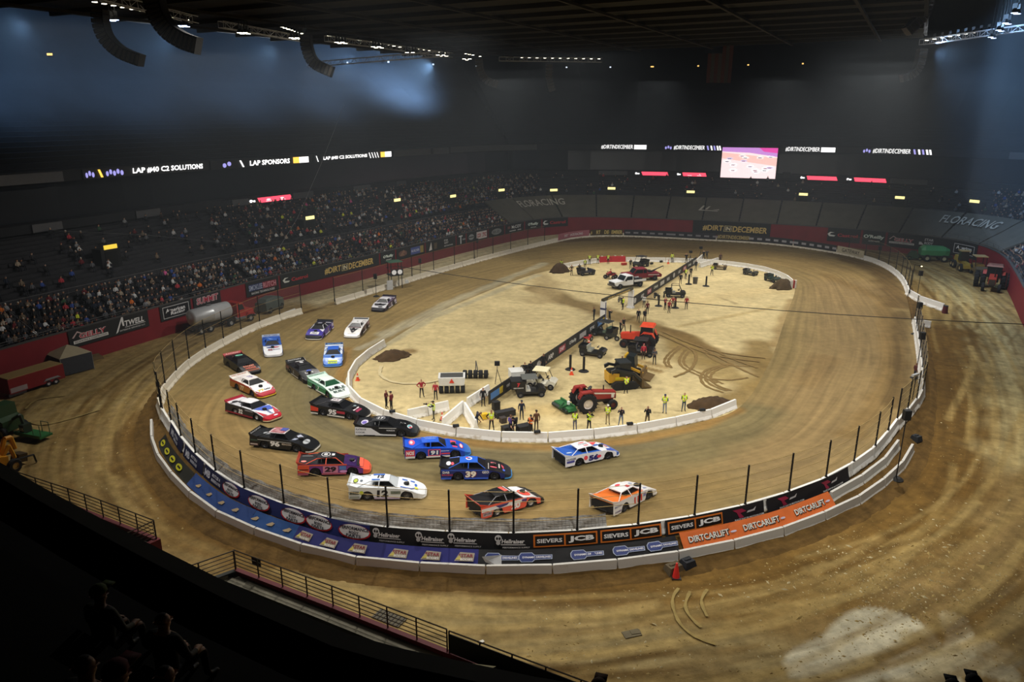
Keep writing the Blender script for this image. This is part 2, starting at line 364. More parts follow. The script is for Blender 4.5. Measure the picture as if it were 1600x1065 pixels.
# banked clay track
def track_z(x, y, R): return np.array([Zs(a, b) for a, b in zip(x, y)])
def track_col(x, y):
    c = base_col('857249')(x)
    for pts, r, cc, k in [
        ([(880, 392), (1000, 388), (1150, 392), (1300, 420), (1360, 470)], 9, '8f784a', .9),
        ([(1330, 450), (1350, 560), (1290, 660), (1200, 720)], 8, '86704a', .8),
        ([(560, 500), (680, 450), (820, 405)], 9, '897449', .9),
        ([(300, 640), (330, 690), (420, 760), (540, 800)], 5, '8a7246', .9), ([(360, 540), (420, 510), (520, 500)], 5, '897449', .8),
        ([(1100, 770), (1000, 800), (860, 812), (700, 810)], 3.5, '8a7346', .9),
        ([(455, 560), (450, 640), (520, 700), (640, 725), (780, 735), (950, 730), (1080, 700), (1180, 650)], 4.2, '716543', .95),
        ([(480, 600), (500, 660), (600, 700), (760, 712), (900, 712), (1040, 690)], 1.3, '6a6044', .8),
        ([(540, 545), (530, 600), (560, 640), (640, 675), (740, 692), (860, 700), (980, 690), (1090, 668), (1150, 640)], .9, '8a6a38', .8),
        ([(600, 522), (700, 474), (790, 436), (850, 412)], 1.2, 'a09678', .9), ([(560, 545), (640, 508), (720, 474)], .6, 'a89f84', .8),
        ([(1290, 430), (1380, 470), (1395, 560), (1380, 620), (1330, 690)], 1.6, '7a6136', .6),
        ([(870, 378), (1000, 372), (1150, 377), (1290, 392), (1380, 428), (1408, 480)], 2.6, '5d4828', .8),
        ([(1408, 490), (1405, 600), (1395, 640)], 1.2, '5d4a2a', .7),
        ([(1290, 560), (1260, 600)], 2, '7a6038', .4), ([(1230, 510), (1225, 560), (1180, 610)], 1.6, '7c6a42', .6)]:
        c = paint(c, x, y, pts, r, cc, k)
    return c
polar_mesh('floor_track', 720, lambda a: np.linspace(np.interp(a, *PI_), np.interp(a, *PO_), 46), track_z, track_col, ground_mat('track_clay', .045, 1.5, .2, .16, rough=.8, bump=.15))
# sand infield with the dirt road across it
def infield_col(x, y):
    c = base_col('c0ae80')(x)
    for pts, r, cc, k in [
        ([(840, 450), (900, 475), (960, 492), (1010, 510), (1060, 530), (1120, 560), (1200, 570)], 3.0, '7a6640', .95),
        ([(830, 425), (860, 450), (840, 470)], 3, 'a08c62', .7), ([(1060, 530), (1080, 560), (1150, 590), (1190, 600)], 3.0, '86703f', .75),
        ([(1000, 505), (1060, 520), (1110, 545)], 1.4, '705a34', .85),
        ([(1190, 540), (1200, 600), (1150, 622)], 2.6, '806a3e', .9), ([(1240, 470), (1215, 540)], 1.4, '8a7044', .7),
        ([(590, 545), (680, 494), (770, 458), (840, 430)], .9, 'a1987a', .8), ([(610, 552), (640, 548)], 1.1, '6e5228', .8),
        ([(1000, 572), (1030, 580)], .7, '7c6236', .9), ([(985, 560), (1040, 574)], .8, '8d7344', .7),
        ([(760, 630), (900, 540), (940, 510)], 1.0, 'a58f5e', .7), ([(740, 655), (860, 640), (930, 640)], 2.2, 'b29a66', .7), ([(990, 480), (1070, 420)], 1, 'a89264', .7),
        ([(1090, 470), (1180, 455), (1235, 455)], 3, 'bda878', .6), ([(1060, 510), (1160, 490), (1210, 480)], .6, 'a28c5a', .6),
        ([(1125, 465), (1150, 474)], .4, '8c7c58', .8), ([(870, 440), (930, 450)], .3, '8a744a', .4)]:
        c = paint(c, x, y, pts, r, cc, k)
    return c
def infield_z(x, y, R): return np.where(np.tile(np.arange(R.shape[1]), R.shape[0]) == R.shape[1] - 1, .004, .006)
INF = polar_mesh('floor_infield', 420, lambda a: np.linspace(.002, 1, 80) * np.interp(a, *PI_), infield_z, infield_col, ground_mat('infield_sand', .2, .3, .1, .2, bump=.12))

# pressed wheel tracks curling over the sand (thin relief on the infield)
RB = [0]
def ribbon(name, pts, width, mat, parent, z=.02):
    RB[0] += 1; z += .004 * RB[0]
    c = Curve([P(*p)[:2] for p in pts], step=.4); vs = []; n = 0
    for q in np.arange(0, c.L, .35):
        k = 1 + .25 * math.sin(q * 5); vs += [c.off(q, -width / 2 * k, z), c.off(q, width / 2 * k, z)]; n += 1
    mb = MB(); mb.add(vs, [(2 * i, 2 * i + 1, 2 * i + 3, 2 * i + 2) for i in range(n - 1)]); return mb.build(name, mat, parent)
TRK = M('7c6438', .95, 0, .2, 3)
for pts in [[(1062, 540), (1045, 553), (1038, 565), (1045, 575)], [(1068, 540), (1052, 553), (1044, 565), (1050, 576)], [(1075, 542), (1062, 560), (1066, 573), (1090, 586), (1125, 600)], [(1082, 543), (1069, 560), (1072, 572), (1096, 584), (1130, 600)],
            [(1095, 545), (1115, 562), (1140, 571), (1175, 572)], [(1140, 568), (1112, 578), (1102, 590), (1112, 602), (1140, 612)], [(1146, 569), (1120, 578), (1110, 590), (1120, 602), (1148, 612)], [(1130, 570), (1104, 578), (1095, 591), (1104, 604), (1132, 614)],
            [(1112, 592), (1140, 594), (1170, 590)], [(1098, 545), (1130, 562), (1160, 578), (1188, 590)], [(1106, 543), (1142, 560), (1186, 576)], [(1060, 535), (1086, 552), (1080, 576), (1052, 590)], [(1030, 522), (1070, 540), (1120, 556), (1190, 566)], [(1036, 519), (1076, 536), (1126, 551), (1196, 560)]]:
    ribbon('tire_track', pts, .3, TRK, INF)
PALE = M('cdbd92', .95, 0, .1, 3)
for pts in [[(596, 572), (594, 585), (610, 596), (640, 600), (680, 596), (715, 584)]]: ribbon('tire_track', pts, .35, M('cbbb90', .95, 0, .1, 3), INF)
for pts in [[(1060, 920), (1050, 940), (1062, 975), (1090, 998), (1120, 1008)], [(1078, 925), (1070, 950), (1085, 972), (1100, 985)], [(1105, 922), (1095, 940), (1105, 965)], [(40, 640), (60, 625), (110, 618)], [(30, 650), (70, 664), (160, 640)]]:
    ribbon('tire_track', pts, .16, M('9a854e', .95, 0, .25, 3), tag_floor, .01 + .0007 * pts[0][0] % .01)
# loose clay crumbs and chips strewn on the apron
mb = MB(); g = np.random.default_rng(5)
for k in range(5200):
    r_ = g.random()
    if r_ < .55: px, py = g.normal(1400, 110), g.normal(905, 50)
    elif r_ < .8: px, py = g.uniform(820, 1600), g.uniform(890, 1060)
    elif r_ < .9: px, py = g.uniform(80, 300), g.uniform(600, 860)
    else: px, py = g.uniform(1430, 1600), g.uniform(560, 900)
    p = P(px, py); a = math.atan2(p.y - CY, p.x - CX)
    if math.hypot(p.x - CX, p.y - CY) < np.interp(a, *PG_) + 1.8 or p.y < 18: continue
    s_ = g.lognormal(-3.05, .5); a = g.uniform(0, PI); e = g.uniform(.12, .7); mb.mat(int(g.random() < .3))
    d1, d2 = Vector((math.cos(a), math.sin(a), 0)) * s_, Vector((-math.sin(a), math.cos(a), 0)) * s_ * e
    mb.add([p - d1, p + d2, p + d1, p - d2, p + Vector((0, 0, s_ * .35))], [(0, 1, 4), (1, 2, 4), (2, 3, 4), (3, 0, 4)])
tag(mb.build('clay_crumbs', [M('a48c54', .9), M('c6b88e', .9)]), 'pale crumbs of clay and chips strewn over the outer dirt lane', 'debris', kind='stuff')

# ---------------------------------------------------------------- people: one continuous skinned body per pose
def arm(side, el, wr, hand, curl=(0, .05, -.05)):
    """Shoulder, elbow, wrist, palm and five fingers; all points as (x to the figure's right, y forward, z up)."""
    s = side; sh = (.185 * s, -.01, 1.43); w_, h = Vector(wr), Vector(hand); d = (h - w_).normalized(); u = Vector((s, 0, 0)) if abs(d.x) < .7 else Vector((0, 1, 0))
    u = (u - d * u.dot(d)).normalized(); c = Vector(curl); pts = [(sh, .075, 'shirt'), (el, .052, 'shirt'), (wr, .036, 'shirt'), (tuple(h), .038, 'skin')]
    for k, (o, l) in enumerate(((-.034, .07), (-.012, .085), (.011, .08), (.032, .062))):
        pts.append((tuple(h + u * o + d * l * .9 + c * .35), .0115, 'skin'))
    pts.append((tuple(h - u * .055 + d * .02 + c * .3), .013, 'skin'))
    return pts
POSES = {
    'stand': dict(R=((.26, -.04, 1.17), (.27, .06, .93), (.265, .09, .86)), L=((-.26, -.04, 1.17), (-.27, .06, .93), (-.265, .09, .86)), legs=((.11, .02, .5), (.12, -.02, .09), (-.11, .02, .5), (-.13, -.02, .09))),
    'folded': dict(R=((.25, .02, 1.17), (.06, .22, 1.16), (-.03, .22, 1.18)), L=((-.25, .02, 1.17), (-.06, .24, 1.2), (.03, .23, 1.22)), legs=((.12, .03, .5), (.16, 0, .09), (-.1, .01, .5), (-.12, -.04, .09))),
    'camera': dict(R=((.28, .12, 1.22), (.15, .28, 1.5), (.08, .26, 1.56)), L=((-.24, .17, 1.18), (-.08, .33, 1.42), (-.03, .36, 1.5)), legs=((.14, .03, .5), (.2, 0, .09), (-.12, .03, .5), (-.17, .03, .09)), head=.03),
    'phone': dict(R=((.25, .0, 1.15), (.16, .25, 1.2), (.1, .3, 1.25)), L=((-.25, .0, 1.15), (-.14, .24, 1.18), (-.08, .29, 1.22)), legs=((.1, .02, .5), (.1, -.02, .09), (-.12, .04, .5), (-.15, .02, .09)), head=.05),
    'walk': dict(R=((.25, .1, 1.19), (.24, .27, 1.02), (.23, .32, .96)), L=((-.25, -.14, 1.18), (-.25, -.12, .93), (-.25, -.09, .86)), legs=((.1, .0, .5), (.1, -.28, .13), (-.1, .16, .52), (-.1, .25, .09))),
    'hips': dict(R=((.42, -.06, 1.18), (.24, .05, 1.03), (.17, .1, 1.0)), L=((-.42, -.06, 1.18), (-.24, .05, 1.03), (-.17, .1, 1.0)), legs=((.13, .02, .5), (.17, 0, .09), (-.13, .02, .5), (-.18, 0, .09))),
    'aim': dict(R=((.27, .2, 1.3), (.16, .42, 1.42), (.12, .5, 1.45)), L=((-.26, .22, 1.3), (-.1, .45, 1.42), (-.02, .53, 1.45)), legs=((.14, .03, .5), (.18, .08, .09), (-.12, 0, .5), (-.16, -.1, .09))),
    'bend': dict(bend=.75, R=((.24, .3, 1.02), (.18, .5, .82), (.16, .56, .76)), L=((-.24, .3, 1.02), (-.16, .52, .84), (-.14, .58, .78)), legs=((.13, .05, .5), (.15, -.06, .09), (-.12, .06, .5), (-.16, -.02, .09))),
    'sit': dict(drop=.47, R=((.27, .04, 1.17), (.18, .26, 1.06), (.14, .34, 1.04)), L=((-.27, .04, 1.17), (-.18, .26, 1.06), (-.14, .34, 1.04)), legs=((.13, .43, .96), (.13, .45, .55), (-.13, .43, .96), (-.13, .45, .55))),
    'ride': dict(drop=.12, R=((.3, .2, 1.24), (.3, .45, 1.16), (.29, .52, 1.15)), L=((-.3, .2, 1.24), (-.3, .45, 1.16), (-.29, .52, 1.15)), legs=((.24, .32, .88), (.25, .2, .5), (-.24, .32, .88), (-.25, .2, .5))),
}
BODY = {}
def body(pose, sub=1):
    if (pose, sub) in BODY: return BODY[(pose, sub)]
    q = POSES[pose]; bd = q.get('bend', 0); hd = q.get('head', 0)
    pts = [((0, -.01, .95), .125, 'pants'), ((0, 0, 1.12), .118, 'shirt'), ((0, 0, 1.33), .135, 'shirt'), ((0, -.005, 1.47), .085, 'shirt'), ((0, .01 + hd * .4, 1.535), .052, 'skin'), ((0, .025 + hd, 1.6), .072, 'skin'), ((0, .02 + hd, 1.68), .088, 'skin'), ((0, .01 + hd, 1.745), .06, 'hair'), ((0, .122 + hd, 1.64), .014, 'skin'), ((.082, .01 + hd, 1.65), .014, 'skin'), ((-.082, .01 + hd, 1.65), .014, 'skin')]
    ed = [(0, 1), (1, 2), (2, 3), (3, 4), (4, 5), (5, 6), (6, 7), (5, 8), (6, 9), (6, 10)]
    lo = 11
    def chain(parent, items, fingers=False):
        i0 = len(pts); pts.extend(items); n = 4 if fingers else len(items); p = parent
        for k in range(n): ed.append((p, i0 + k)); p = i0 + k
        if fingers:
            for k in range(4, len(items)): ed.append((i0 + 3, i0 + k))
    chain(2, arm(1, *q['R']), True); chain(2, arm(-1, *q['L']), True)
    if bd:                                     # lean the trunk forward about the hips
        R = Matrix.Rotation(-bd, 3, 'X'); o = Vector((0, 0, .95))
        for k, (p, r, l) in enumerate(pts):
            if k in range(1, 11) or k in (11, 19): pts[k] = (tuple(o + R @ (Vector(p) - o)), r, l)
    kr, ar, kl, al = q['legs']
    for s, kn, an in ((1, kr, ar), (-1, kl, al)):
        chain(0, [((.095 * s, 0, .9), .092, 'pants'), (kn, .062, 'pants'), (an, .045, 'pants'), ((an[0] + .02 * s, an[1] + .06, an[2] - .045), .042, 'shoe'), ((an[0] + .03 * s, an[1] + .17, an[2] - .055), .034, 'shoe')])
    me = bpy.data.meshes.new('body'); me.from_pydata([p[0] for p in pts], ed, [])
    o = bpy.data.objects.new('body', me); COL.objects.link(o)
    md = o.modifiers.new('skin', 'SKIN'); md.use_smooth_shade = True
    if sub: sm = o.modifiers.new('sub', 'SUBSURF'); sm.levels = sub; sm.render_levels = sub
    sv = me.skin_vertices[0].data
    for k, (p, r, l) in enumerate(pts): sv[k].radius = (r, r); sv[k].use_root = k == 0
    if True:
        sv[2].radius = (.165, .11); sv[1].radius = (.14, .105); sv[0].radius = (.145, .115)
    dg = bpy.context.evaluated_depsgraph_get(); out = bpy.data.meshes.new_from_object(o.evaluated_get(dg)); bpy.data.objects.remove(o)
    A = np.array([pts[a][0] for a, b in ed]); Bv = np.array([pts[b][0] for a, b in ed]); lab = [pts[b][2] for a, b in ed]
    slot = {'skin': 0, 'shirt': 1, 'pants': 2, 'shoe': 3, 'hair': 4}; hp = np.array(pts[6][0])
    for p in out.polygons:
        c = np.array(p.center); v = Bv - A; t = np.clip(((c - A) * v).sum(1) / ((v * v).sum(1) + 1e-9), 0, 1)
        k = int(np.argmin(np.linalg.norm(A + v * t[:, None] - c, axis=1))); l = lab[k]
        if k in (4, 5, 6) and (c[2] > hp[2] + .045 or (c[1] < hp[1] - .03 and c[2] > hp[2] - .06)): l = 'hair'
        p.material_index = slot[l]
    drop = q.get('drop', 0)
    if drop:
        for v in out.vertices: v.co.z -= drop
    BODY[(pose, sub)] = out; out['head'] = [float(t) for t in hp - np.array([0, 0, drop])]
    return out
VEST = {}
def vest_mesh(pose):
    """A shell over the trunk of the pose, with reflective bands."""
    if pose in VEST: return VEST[pose]
    me = body(pose); dz = POSES[pose].get('drop', 0); mb = MB(); keep = [p for p in me.polygons if p.material_index == 1 and abs(p.center.x) < .2 and (p.center.z + dz) > .98]
    idx = {}; nv = []
    for p in keep:
        mb.mat(1 if .0 < ((p.center.z + dz - 1.1) % .2) < .05 else 0); f = []
        for i in p.vertices:
            if i not in idx: idx[i] = len(nv); nv.append(me.vertices[i].co + me.vertices[i].normal * .022)
            f.append(idx[i])
        mb.f.append(tuple(f)); mb.m.append(mb.cur)
    mb.v = [tuple(v) for v in nv]; VEST[pose] = mb.mesh('vest', [M('d4f02c', .6), M('e8e8e0', .4)], True); return VEST[pose]
SKIN = ['c99a7c', 'b98a6c', 'd8ac8e', '8a6248']
def set_slots(o, mats):
    for k, m in enumerate(mats):
        o.material_slots[k].link = 'OBJECT'; o.material_slots[k].material = m
def person(loc, heading, pose, label, shirt='1b1b1f', pants='1a1a1d', hair='2a1f18', vest=None, hat=None, shoes='171717', skin=None, tall=1.0, group=None):
    """HEADING: plan angle the figure faces (0 = +x). Returns the figure."""
    me = body(pose)
    if not me.materials:
        for c in ('c99a7c', '222222', '222222', '151515', '2a1f18'): me.materials.append(M(c))
    o = obj('person', me, None, loc, heading - PI / 2); o.scale = (tall,) * 3; tag(o, label, 'person', group)
    set_slots(o, [M(skin or random.choice(SKIN), .6), M(shirt, .8), M(pants, .8), M(shoes, .6), M(hair, .8)])
    if vest:
        v = obj('vest', vest_mesh(pose), o)
        set_slots(v, [M(vest, .6, 0, .08, 2.5, 0), M('d8dcd0', .4)])
    if hat:
        h = me['head']; b = MB(); b.ball((h[0], h[1] - .005, h[2] + .015), .105, 10, 4, (1, 1.08, .95), 0).box((h[0], h[1] + .13, h[2] + .03), (.15, .13, .018)); b.build('cap', M(hat, .8), o, True)
    return o
def camera_gear(p, heading, label, h=1.5, reach=.34, lens=.2):
    d = Vector((math.cos(heading), math.sin(heading), 0)); n = Vector((-d.y, d.x, 0)); c = Vector(p) + d * reach + Vector((0, 0, h))
    t = thing('camera', label, 'camera', c, heading)
    MB().box((0, 0, 0), (.1, .17, .12)).box((-.01, 0, .075), (.07, .07, .04)).build('body', M('16161a'), t)
    MB().cyl((.05, 0, 0), (.05 + lens, 0, 0), .042, .055).build('lens', M('0d0d10', .3), t)
    return t

# ---------------------------------------------------------------- arena shell: red wall, seating bowl, fascias, upper deck
W = Curve([(-54, 52), (-47.5, 68), (-42.5, 79), (-38.9, 86.5), (-34.8, 95.5), (-29, 105), (-22, 116), (-11.5, 133.5), (-2, 148), (5, 156.5), (12.5, 160.6), (24, 160), (38, 156), (51, 151), (63, 145), (73, 137.5), (78.5, 130), (79.5, 123), (77, 114), (71.5, 103), (62.4, 86.2), (52, 66)])
WH = 3.7
def s_px(px, py, z, o=0.0):
    """Arc position along the wall line (offset o) of a pixel at height z."""
    best = (1e9, 0)
    for q in np.arange(0, W.L, .4):
        p = W.off(q, o, z); dz = p.y * math.cos(TH) - (p.z - H) * math.sin(TH); x = 800 + F * p.x / dz; y = 532.5 - F * (p.y * math.sin(TH) + (p.z - H) * math.cos(TH)) / dz
        best = min(best, (abs(x - px) + .5 * abs(y - py), q))
    return best[1]
def sweep(name, prof, s0, s1, mats, step=2.0, kind='structure', midx=None, parent=None, curve=W, caps=True):
    n = max(2, int((s1 - s0) / step) + 1); rings = [[tuple(curve.off(q, o, z)) for o, z in prof] for q in np.linspace(s0, s1, n)]
    mb = MB(); mb.loft(rings, False, False)
    if midx: mb.m = [midx[i % (len(prof) - 1)] for i in range(len(mb.f))]
    if caps and len(prof) > 2: mb.add(rings[0], [tuple(range(len(prof)))]); mb.add(rings[-1], [tuple(range(len(prof)))])
    o = mb.build(name, mats, parent)
    return tag(o, kind=kind) if kind else o
RED = M('7a1a22', .7, 0, .14, .5); CONC = M('4c4a48', .9, 0, .15, .6); STEP = M('2c2c30', .9, 0, .3, .8); DECK = M('1d2026', .95, 0, .3, .4); FASC = M('202227', .8, 0, .12, .4)
S_FARL, S_FARR = W.near(9, 159), W.near(79.5, 124)
for nm, a, b in (('wall_left', 0, S_FARL), ('wall_far', S_FARL, S_FARR), ('wall_right', S_FARR, W.L)):
    sweep(nm, [(0, 0), (0, WH - .12), (-.05, WH - .12), (-.05, WH), (.3, WH), (.3, 2.6)], a, b, [RED, CONC], midx=[0, 1, 1, 1, 0], step=1.5)
# stepped lower bowl in two banks with a cross aisle
ROWS = []; prof = [(.3, 2.6)]; o_, z_ = .35, 2.6
for k in range(7):
    ROWS.append((o_ + .4, z_)); prof += [(o_, z_), (o_ + .8, z_), (o_ + .8, z_ + .42)]; o_ += .8; z_ += .42
prof += [(o_ + 1.5, z_), (o_ + 1.5, z_ + .75)]; AISLE = (o_, z_); o_ += 1.5; z_ += .75
for k in range(12):
    ROWS.append((o_ + .4, z_)); prof += [(o_, z_), (o_ + .8, z_), (o_ + .8, z_ + .38)]; o_ += .8; z_ += .38
TOP_L = (o_, z_); prof += [(o_ + 1.2, z_), (o_ + 1.2, 11.3)]
for a, b in ((0, S_FARL), (S_FARL, S_FARR), (S_FARR, W.L)): sweep('grandstand', prof, a, b, STEP, 3)
def tread(o):
    return float(np.interp(o, [r[0] for r in ROWS], [r[1] for r in ROWS]))
# club fascias, glazed recess and the upper deck
for a, b in ((0, S_FARL), (S_FARL, S_FARR), (S_FARR, W.L)):
    sweep('grandstand_fascia', [(o_ + 1.2, 11.2), (17.7, 11.2), (17.6, 12.3), (19.4, 12.35), (19.8, 16.9), (17.6, 16.95), (17.5, 18.35), (17.8, 18.4), (18.2, 18.0)], a, b, [FASC, M('14161a', .25, 0, .1, .3)], 3, midx=[0, 0, 0, 1, 0, 0, 0, 0])
    up = [(18.2, 18.0)]; oo, zz = 18.2, 18.0
    for k in range(30): up += [(oo + .85, zz), (oo + .85, zz + .6)]; oo += .85; zz += .6
    up += [(oo + 3, zz), (oo + 3, 43)]
    sweep('upper_deck', up, a, b, DECK, 4)
# aisle stairs rails and the front rail of the second bank
RAIL = M('6c6c6e', .5, .5)
def rail(q0, q1, o, z, label, h=1.0):
    t = thing('guard_rail', label, 'railing', W.off((q0 + q1) / 2, o, z)); l0 = t.location
    n = int((q1 - q0) / 2.4) + 1; qs = np.linspace(q0, q1, n + 1); b = MB()
    b.tube([W.off(q, o, z + h) - l0 for q in qs], .035, 4); b.build('top_bar', RAIL, t)
    b = MB(); b.tube([W.off(q, o, z + h * .5) - l0 for q in qs], .018, 4); b.build('mid_bar', RAIL, t)
    b = MB()
    for q in qs: b.cyl(W.off(q, o, z) - l0, W.off(q, o, z + h) - l0, .025, n=4)
    tag(b.build('baluster', RAIL, t), kind='stuff')
rail(W.near(-52, 57), s_px(828, 343, WH), 5.9, AISLE[1], 'long grey guard rail along the cross aisle of the crowded grandstand')
rail(W.near(-52, 57), s_px(828, 343, WH), .2, WH, 'thin grey guard rail on top of the red wall below the crowd', .45)
rail(S_FARR - 8, W.L - 10, .2, WH, 'grey guard rail on the red wall beside the red tractor', .9)
k = 0
for px, py in [(-20, 560), (70, 516), (215, 490), (340, 458), (450, 425), (545, 402), (640, 382), (730, 360)]:
    q = s_px(px, py, WH); k += 1
    p0, p1 = W.off(q, .4, 2.7), W.off(q, 5.9, AISLE[1]); b = MB(); u = Vector((0, 0, .9))
    t = thing('stair_rail', ['', 'first', 'second', 'third', 'fourth', 'fifth', 'sixth', 'seventh', 'eighth'][k] + ' sloping stair rail in the crowded stand counted from its near end', 'railing', p0)
    b.tube([u, p1 - p0 + u], .035, 4); b.build('hand_rail', RAIL, t); b = MB()
    for f in np.linspace(0, 1, 5): b.cyl((p1 - p0) * f, (p1 - p0) * f + u, .025, n=4)
    tag(b.build('baluster', RAIL, t), kind='stuff')
# dark tarpaulins stretched over the end seats
TARP = M('5c594f', .75, 0, .2, .5); txt = 'c4c0b4'
q0, q1 = s_px(800, 346, WH), s_px(1558, 392, WH); n = 14; k = 0
SL0, SL1 = Vector((0, .45, 3.75)), Vector((0, 7.2, 7.6))
def tarp_fn(qa):
    L_ = math.hypot(6.75, 3.85)
    return lambda u, v, e: W.off(qa - u, .45 + 6.75 * v / L_, 3.75 + 3.85 * v / L_ + .05 + e)
for i in range(n):
    a, b = q0 + (q1 - q0) * i / n + .15, q0 + (q1 - q0) * (i + 1) / n - .15
    ord_ = ['first', 'second', 'third', 'fourth', 'fifth', 'sixth', 'seventh', 'eighth', 'ninth', 'tenth', 'eleventh', 'twelfth', 'thirteenth', 'fourteenth'][i]
    mb = MB(); rings = []
    for q in np.linspace(a, b, 5): rings.append([tuple(W.off(q, .45 + 6.75 * f, 3.75 + 3.85 * f + .06 * math.sin(f * 9 + i) * (0 < f < 1) + .05)) for f in np.linspace(0, 1, 6)] + [tuple(W.off(q, 7.2, 7.3)), tuple(W.off(q, .45, 3.5))])
    mb.loft(rings); t = tag(mb.build('seat_tarp', TARP), ord_ + ' dark tarpaulin over the far end seats counted from the crowd side', 'tarpaulin', 'tarpaulins over the end seats')
for px0, px1, py0, py1, s in [(812, 884, 320, 320, 'FLORACING'), (1470, 1560, 343, 356, 'FLORACING')]:
    qa, qb = s_px(px0, py0, 6.0, 4.5), s_px(px1, py1, 6.0, 4.5); wd = abs(qb - qa)
    mb = MB(); vs, fs, tw = text2d(s, .012); L_ = math.hypot(6.75, 3.85)
    mb.add([W.off(qa + x / tw * wd, .45 + 6.75 * (.48 + .3 * y), 3.75 + 3.85 * (.48 + .3 * y) + .34) for x, y in vs], fs)
    t = mb.build('tarp_lettering', M(txt, .6), None); tag(t, 'large pale word painted across the tarpaulins at the ' + ('crowd' if px0 < 1000 else 'tractor') + ' end', 'lettering')
q = s_px(1105, 327, 5.6, 4.0); mb = MB()
for pts in ([(-1.8, 0), (-1.0, 2.2), (-.6, 2.2), (-1.2, .3), (2.2, .1), (2.2, -.2)], [(-.5, .5), (.2, 2.0), (.6, 2.0), (0, .5)], [(1.0, .4), (2.4, .8), (2.4, .4)]):
    mb.add([W.off(q + x, .45 + 6.75 * (.38 + .1 * y), 3.75 + 3.85 * (.38 + .1 * y) + .16) for x, y in pts], [tuple(range(len(pts)))])
tag(mb.build('tarp_emblem', M(txt, .6)), 'pale swoosh emblem painted on the end tarpaulins above the gold lettered banner', 'emblem')

# ---- pixel lookup on the seating surface
SG = []
for q in np.arange(0, W.L, 1.0):
    for o in list(np.arange(.4, 17.2, .6)) + list(np.arange(18.6, 44, 1.2)):
        z = tread(o) if o < 17.3 else 18.0 + (o - 18.2) / .85 * .6
        p = W.off(q, o, z); dz = p.y * math.cos(TH) - (p.z - H) * math.sin(TH)
        SG.append((q, o, z, 800 + F * p.x / dz, 532.5 - F * (p.y * math.sin(TH) + (p.z - H) * math.cos(TH)) / dz))
SG = np.array(SG)
def stand_at(px, py): r = SG[np.argmin((SG[:, 3] - px) ** 2 + (SG[:, 4] - py) ** 2)]; return r[0], r[1], r[2]
# lit signs over the stair openings
VOM = [(170, 405), (481, 350), (617, 320), (704, 311), (780, 304), (866, 300), (955, 299), (1079, 303), (1254, 309), (1408, 315), (1525, 324)]
for i, (px, py) in enumerate(VOM):
    q, o, z = stand_at(px, py + 12); p = W.off(q, o, z); _, t_, n_ = W.frame(q); rz = math.atan2(t_[1], t_[0]) + PI
    r = thing('stair_portal', ['nearest', 'second', 'third', 'fourth', 'fifth', 'sixth', 'seventh', 'eighth', 'ninth', 'tenth', 'last'][i] + ' lit yellow stair sign counted round the stands from the tanker side', 'portal', p, rz)
    MB().box((0, -.2, .8), (2.6, 1.6, 2.6)).build('housing', M('17171a', .9), r); MB().box((0, 0.62, .75), (1.6, .08, 2.0)).build('opening', M('060606', .9), r)  # opening is a black slab, its shade put into the colour
    MB().box((0, .7, 2.3), (1.7, .14, .5)).build('sign', M('fff0a0' if px > 300 else 'ffd84a', .5, emit=1.3 if px > 300 else .8), r)

# ---- electronic boards round the fascias
def board(px0, px1, pyc, z, hgt, items, base, label, o=17.38, emit=1.6):
    qa, qb = s_px(px0, pyc, z, o), s_px(px1, pyc, z, o); qa, qb = min(qa, qb), max(qa, qb); wd = qb - qa
    l0 = W.off((qa + qb) / 2, o, z); r = thing('ribbon_board', label, 'display', l0); mb = MB()
    mb.loft([[tuple(W.off(q, o - .12, z - hgt / 2) - l0), tuple(W.off(q, o - .12, z + hgt / 2) - l0), tuple(W.off(q, o + .15, z + hgt / 2) - l0), tuple(W.off(q, o + .15, z - hgt / 2) - l0)] for q in np.linspace(qa, qb, max(2, int(wd / 2)))])
    mb.build('panel', M(base, .5), r)
    f = lambda u, v, e: W.off(qa + u * wd, o - .24 - e, z + v * hgt) - l0
    if items: decals(f, items, r, emit)
    return r
wh, gd, pu = 'ffffff', 'ffc850', '8a86c8'
def hexes(u, n, du=.02): return [('e', u + k * du, (k % 2) * .16 - .08, du * .4, .26, pu) for k in range(n)]
def T(t, u, w_, h=.62): return ('t', t, u, 0, h, wh, w_, .006, .03)
BLK = '0d0e12'
board(130, 322, 266, 17.6, 1.25, hexes(.03, 3, .03) + [('r', .145, -.4, .165, .4, gd, -.01)] + hexes(.21, 5, .028) + [T('LAP #40 C2 SOLUTIONS', .68, .56)], BLK, 'lit ribbon board with white lap words, nearest on the crowd side')
board(330, 484, 252, 17.6, 1.25, hexes(.12, 2, .04) + [('r', .26, -.4, .275, .4, wh, -.012), T('LAP SPONSORS', .55, .42), ('r', .8, -.36, .95, .4, gd), ('r', .87, -.36, .98, .4, wh)], BLK, 'lit ribbon board reading lap sponsors with a gold and white block at its end')
board(492, 610, 243, 17.6, 1.25, [('r', .02, -.4, .03, .4, wh, -.01), T('LAP #40 C2 SOLUTIONS', .38, .56, .5)] + [('r', .69 + k * .035, -.4, .7 + k * .035, .4, wh, -.01) for k in range(4)] + [('r', .84, -.38, .97, .4, gd), ('r', .9, -.38, .99, .4, wh)], BLK, 'lit ribbon board with small lap words and slashes, farthest on the crowd side')
D_ = '#DIRTINDECEMBER'
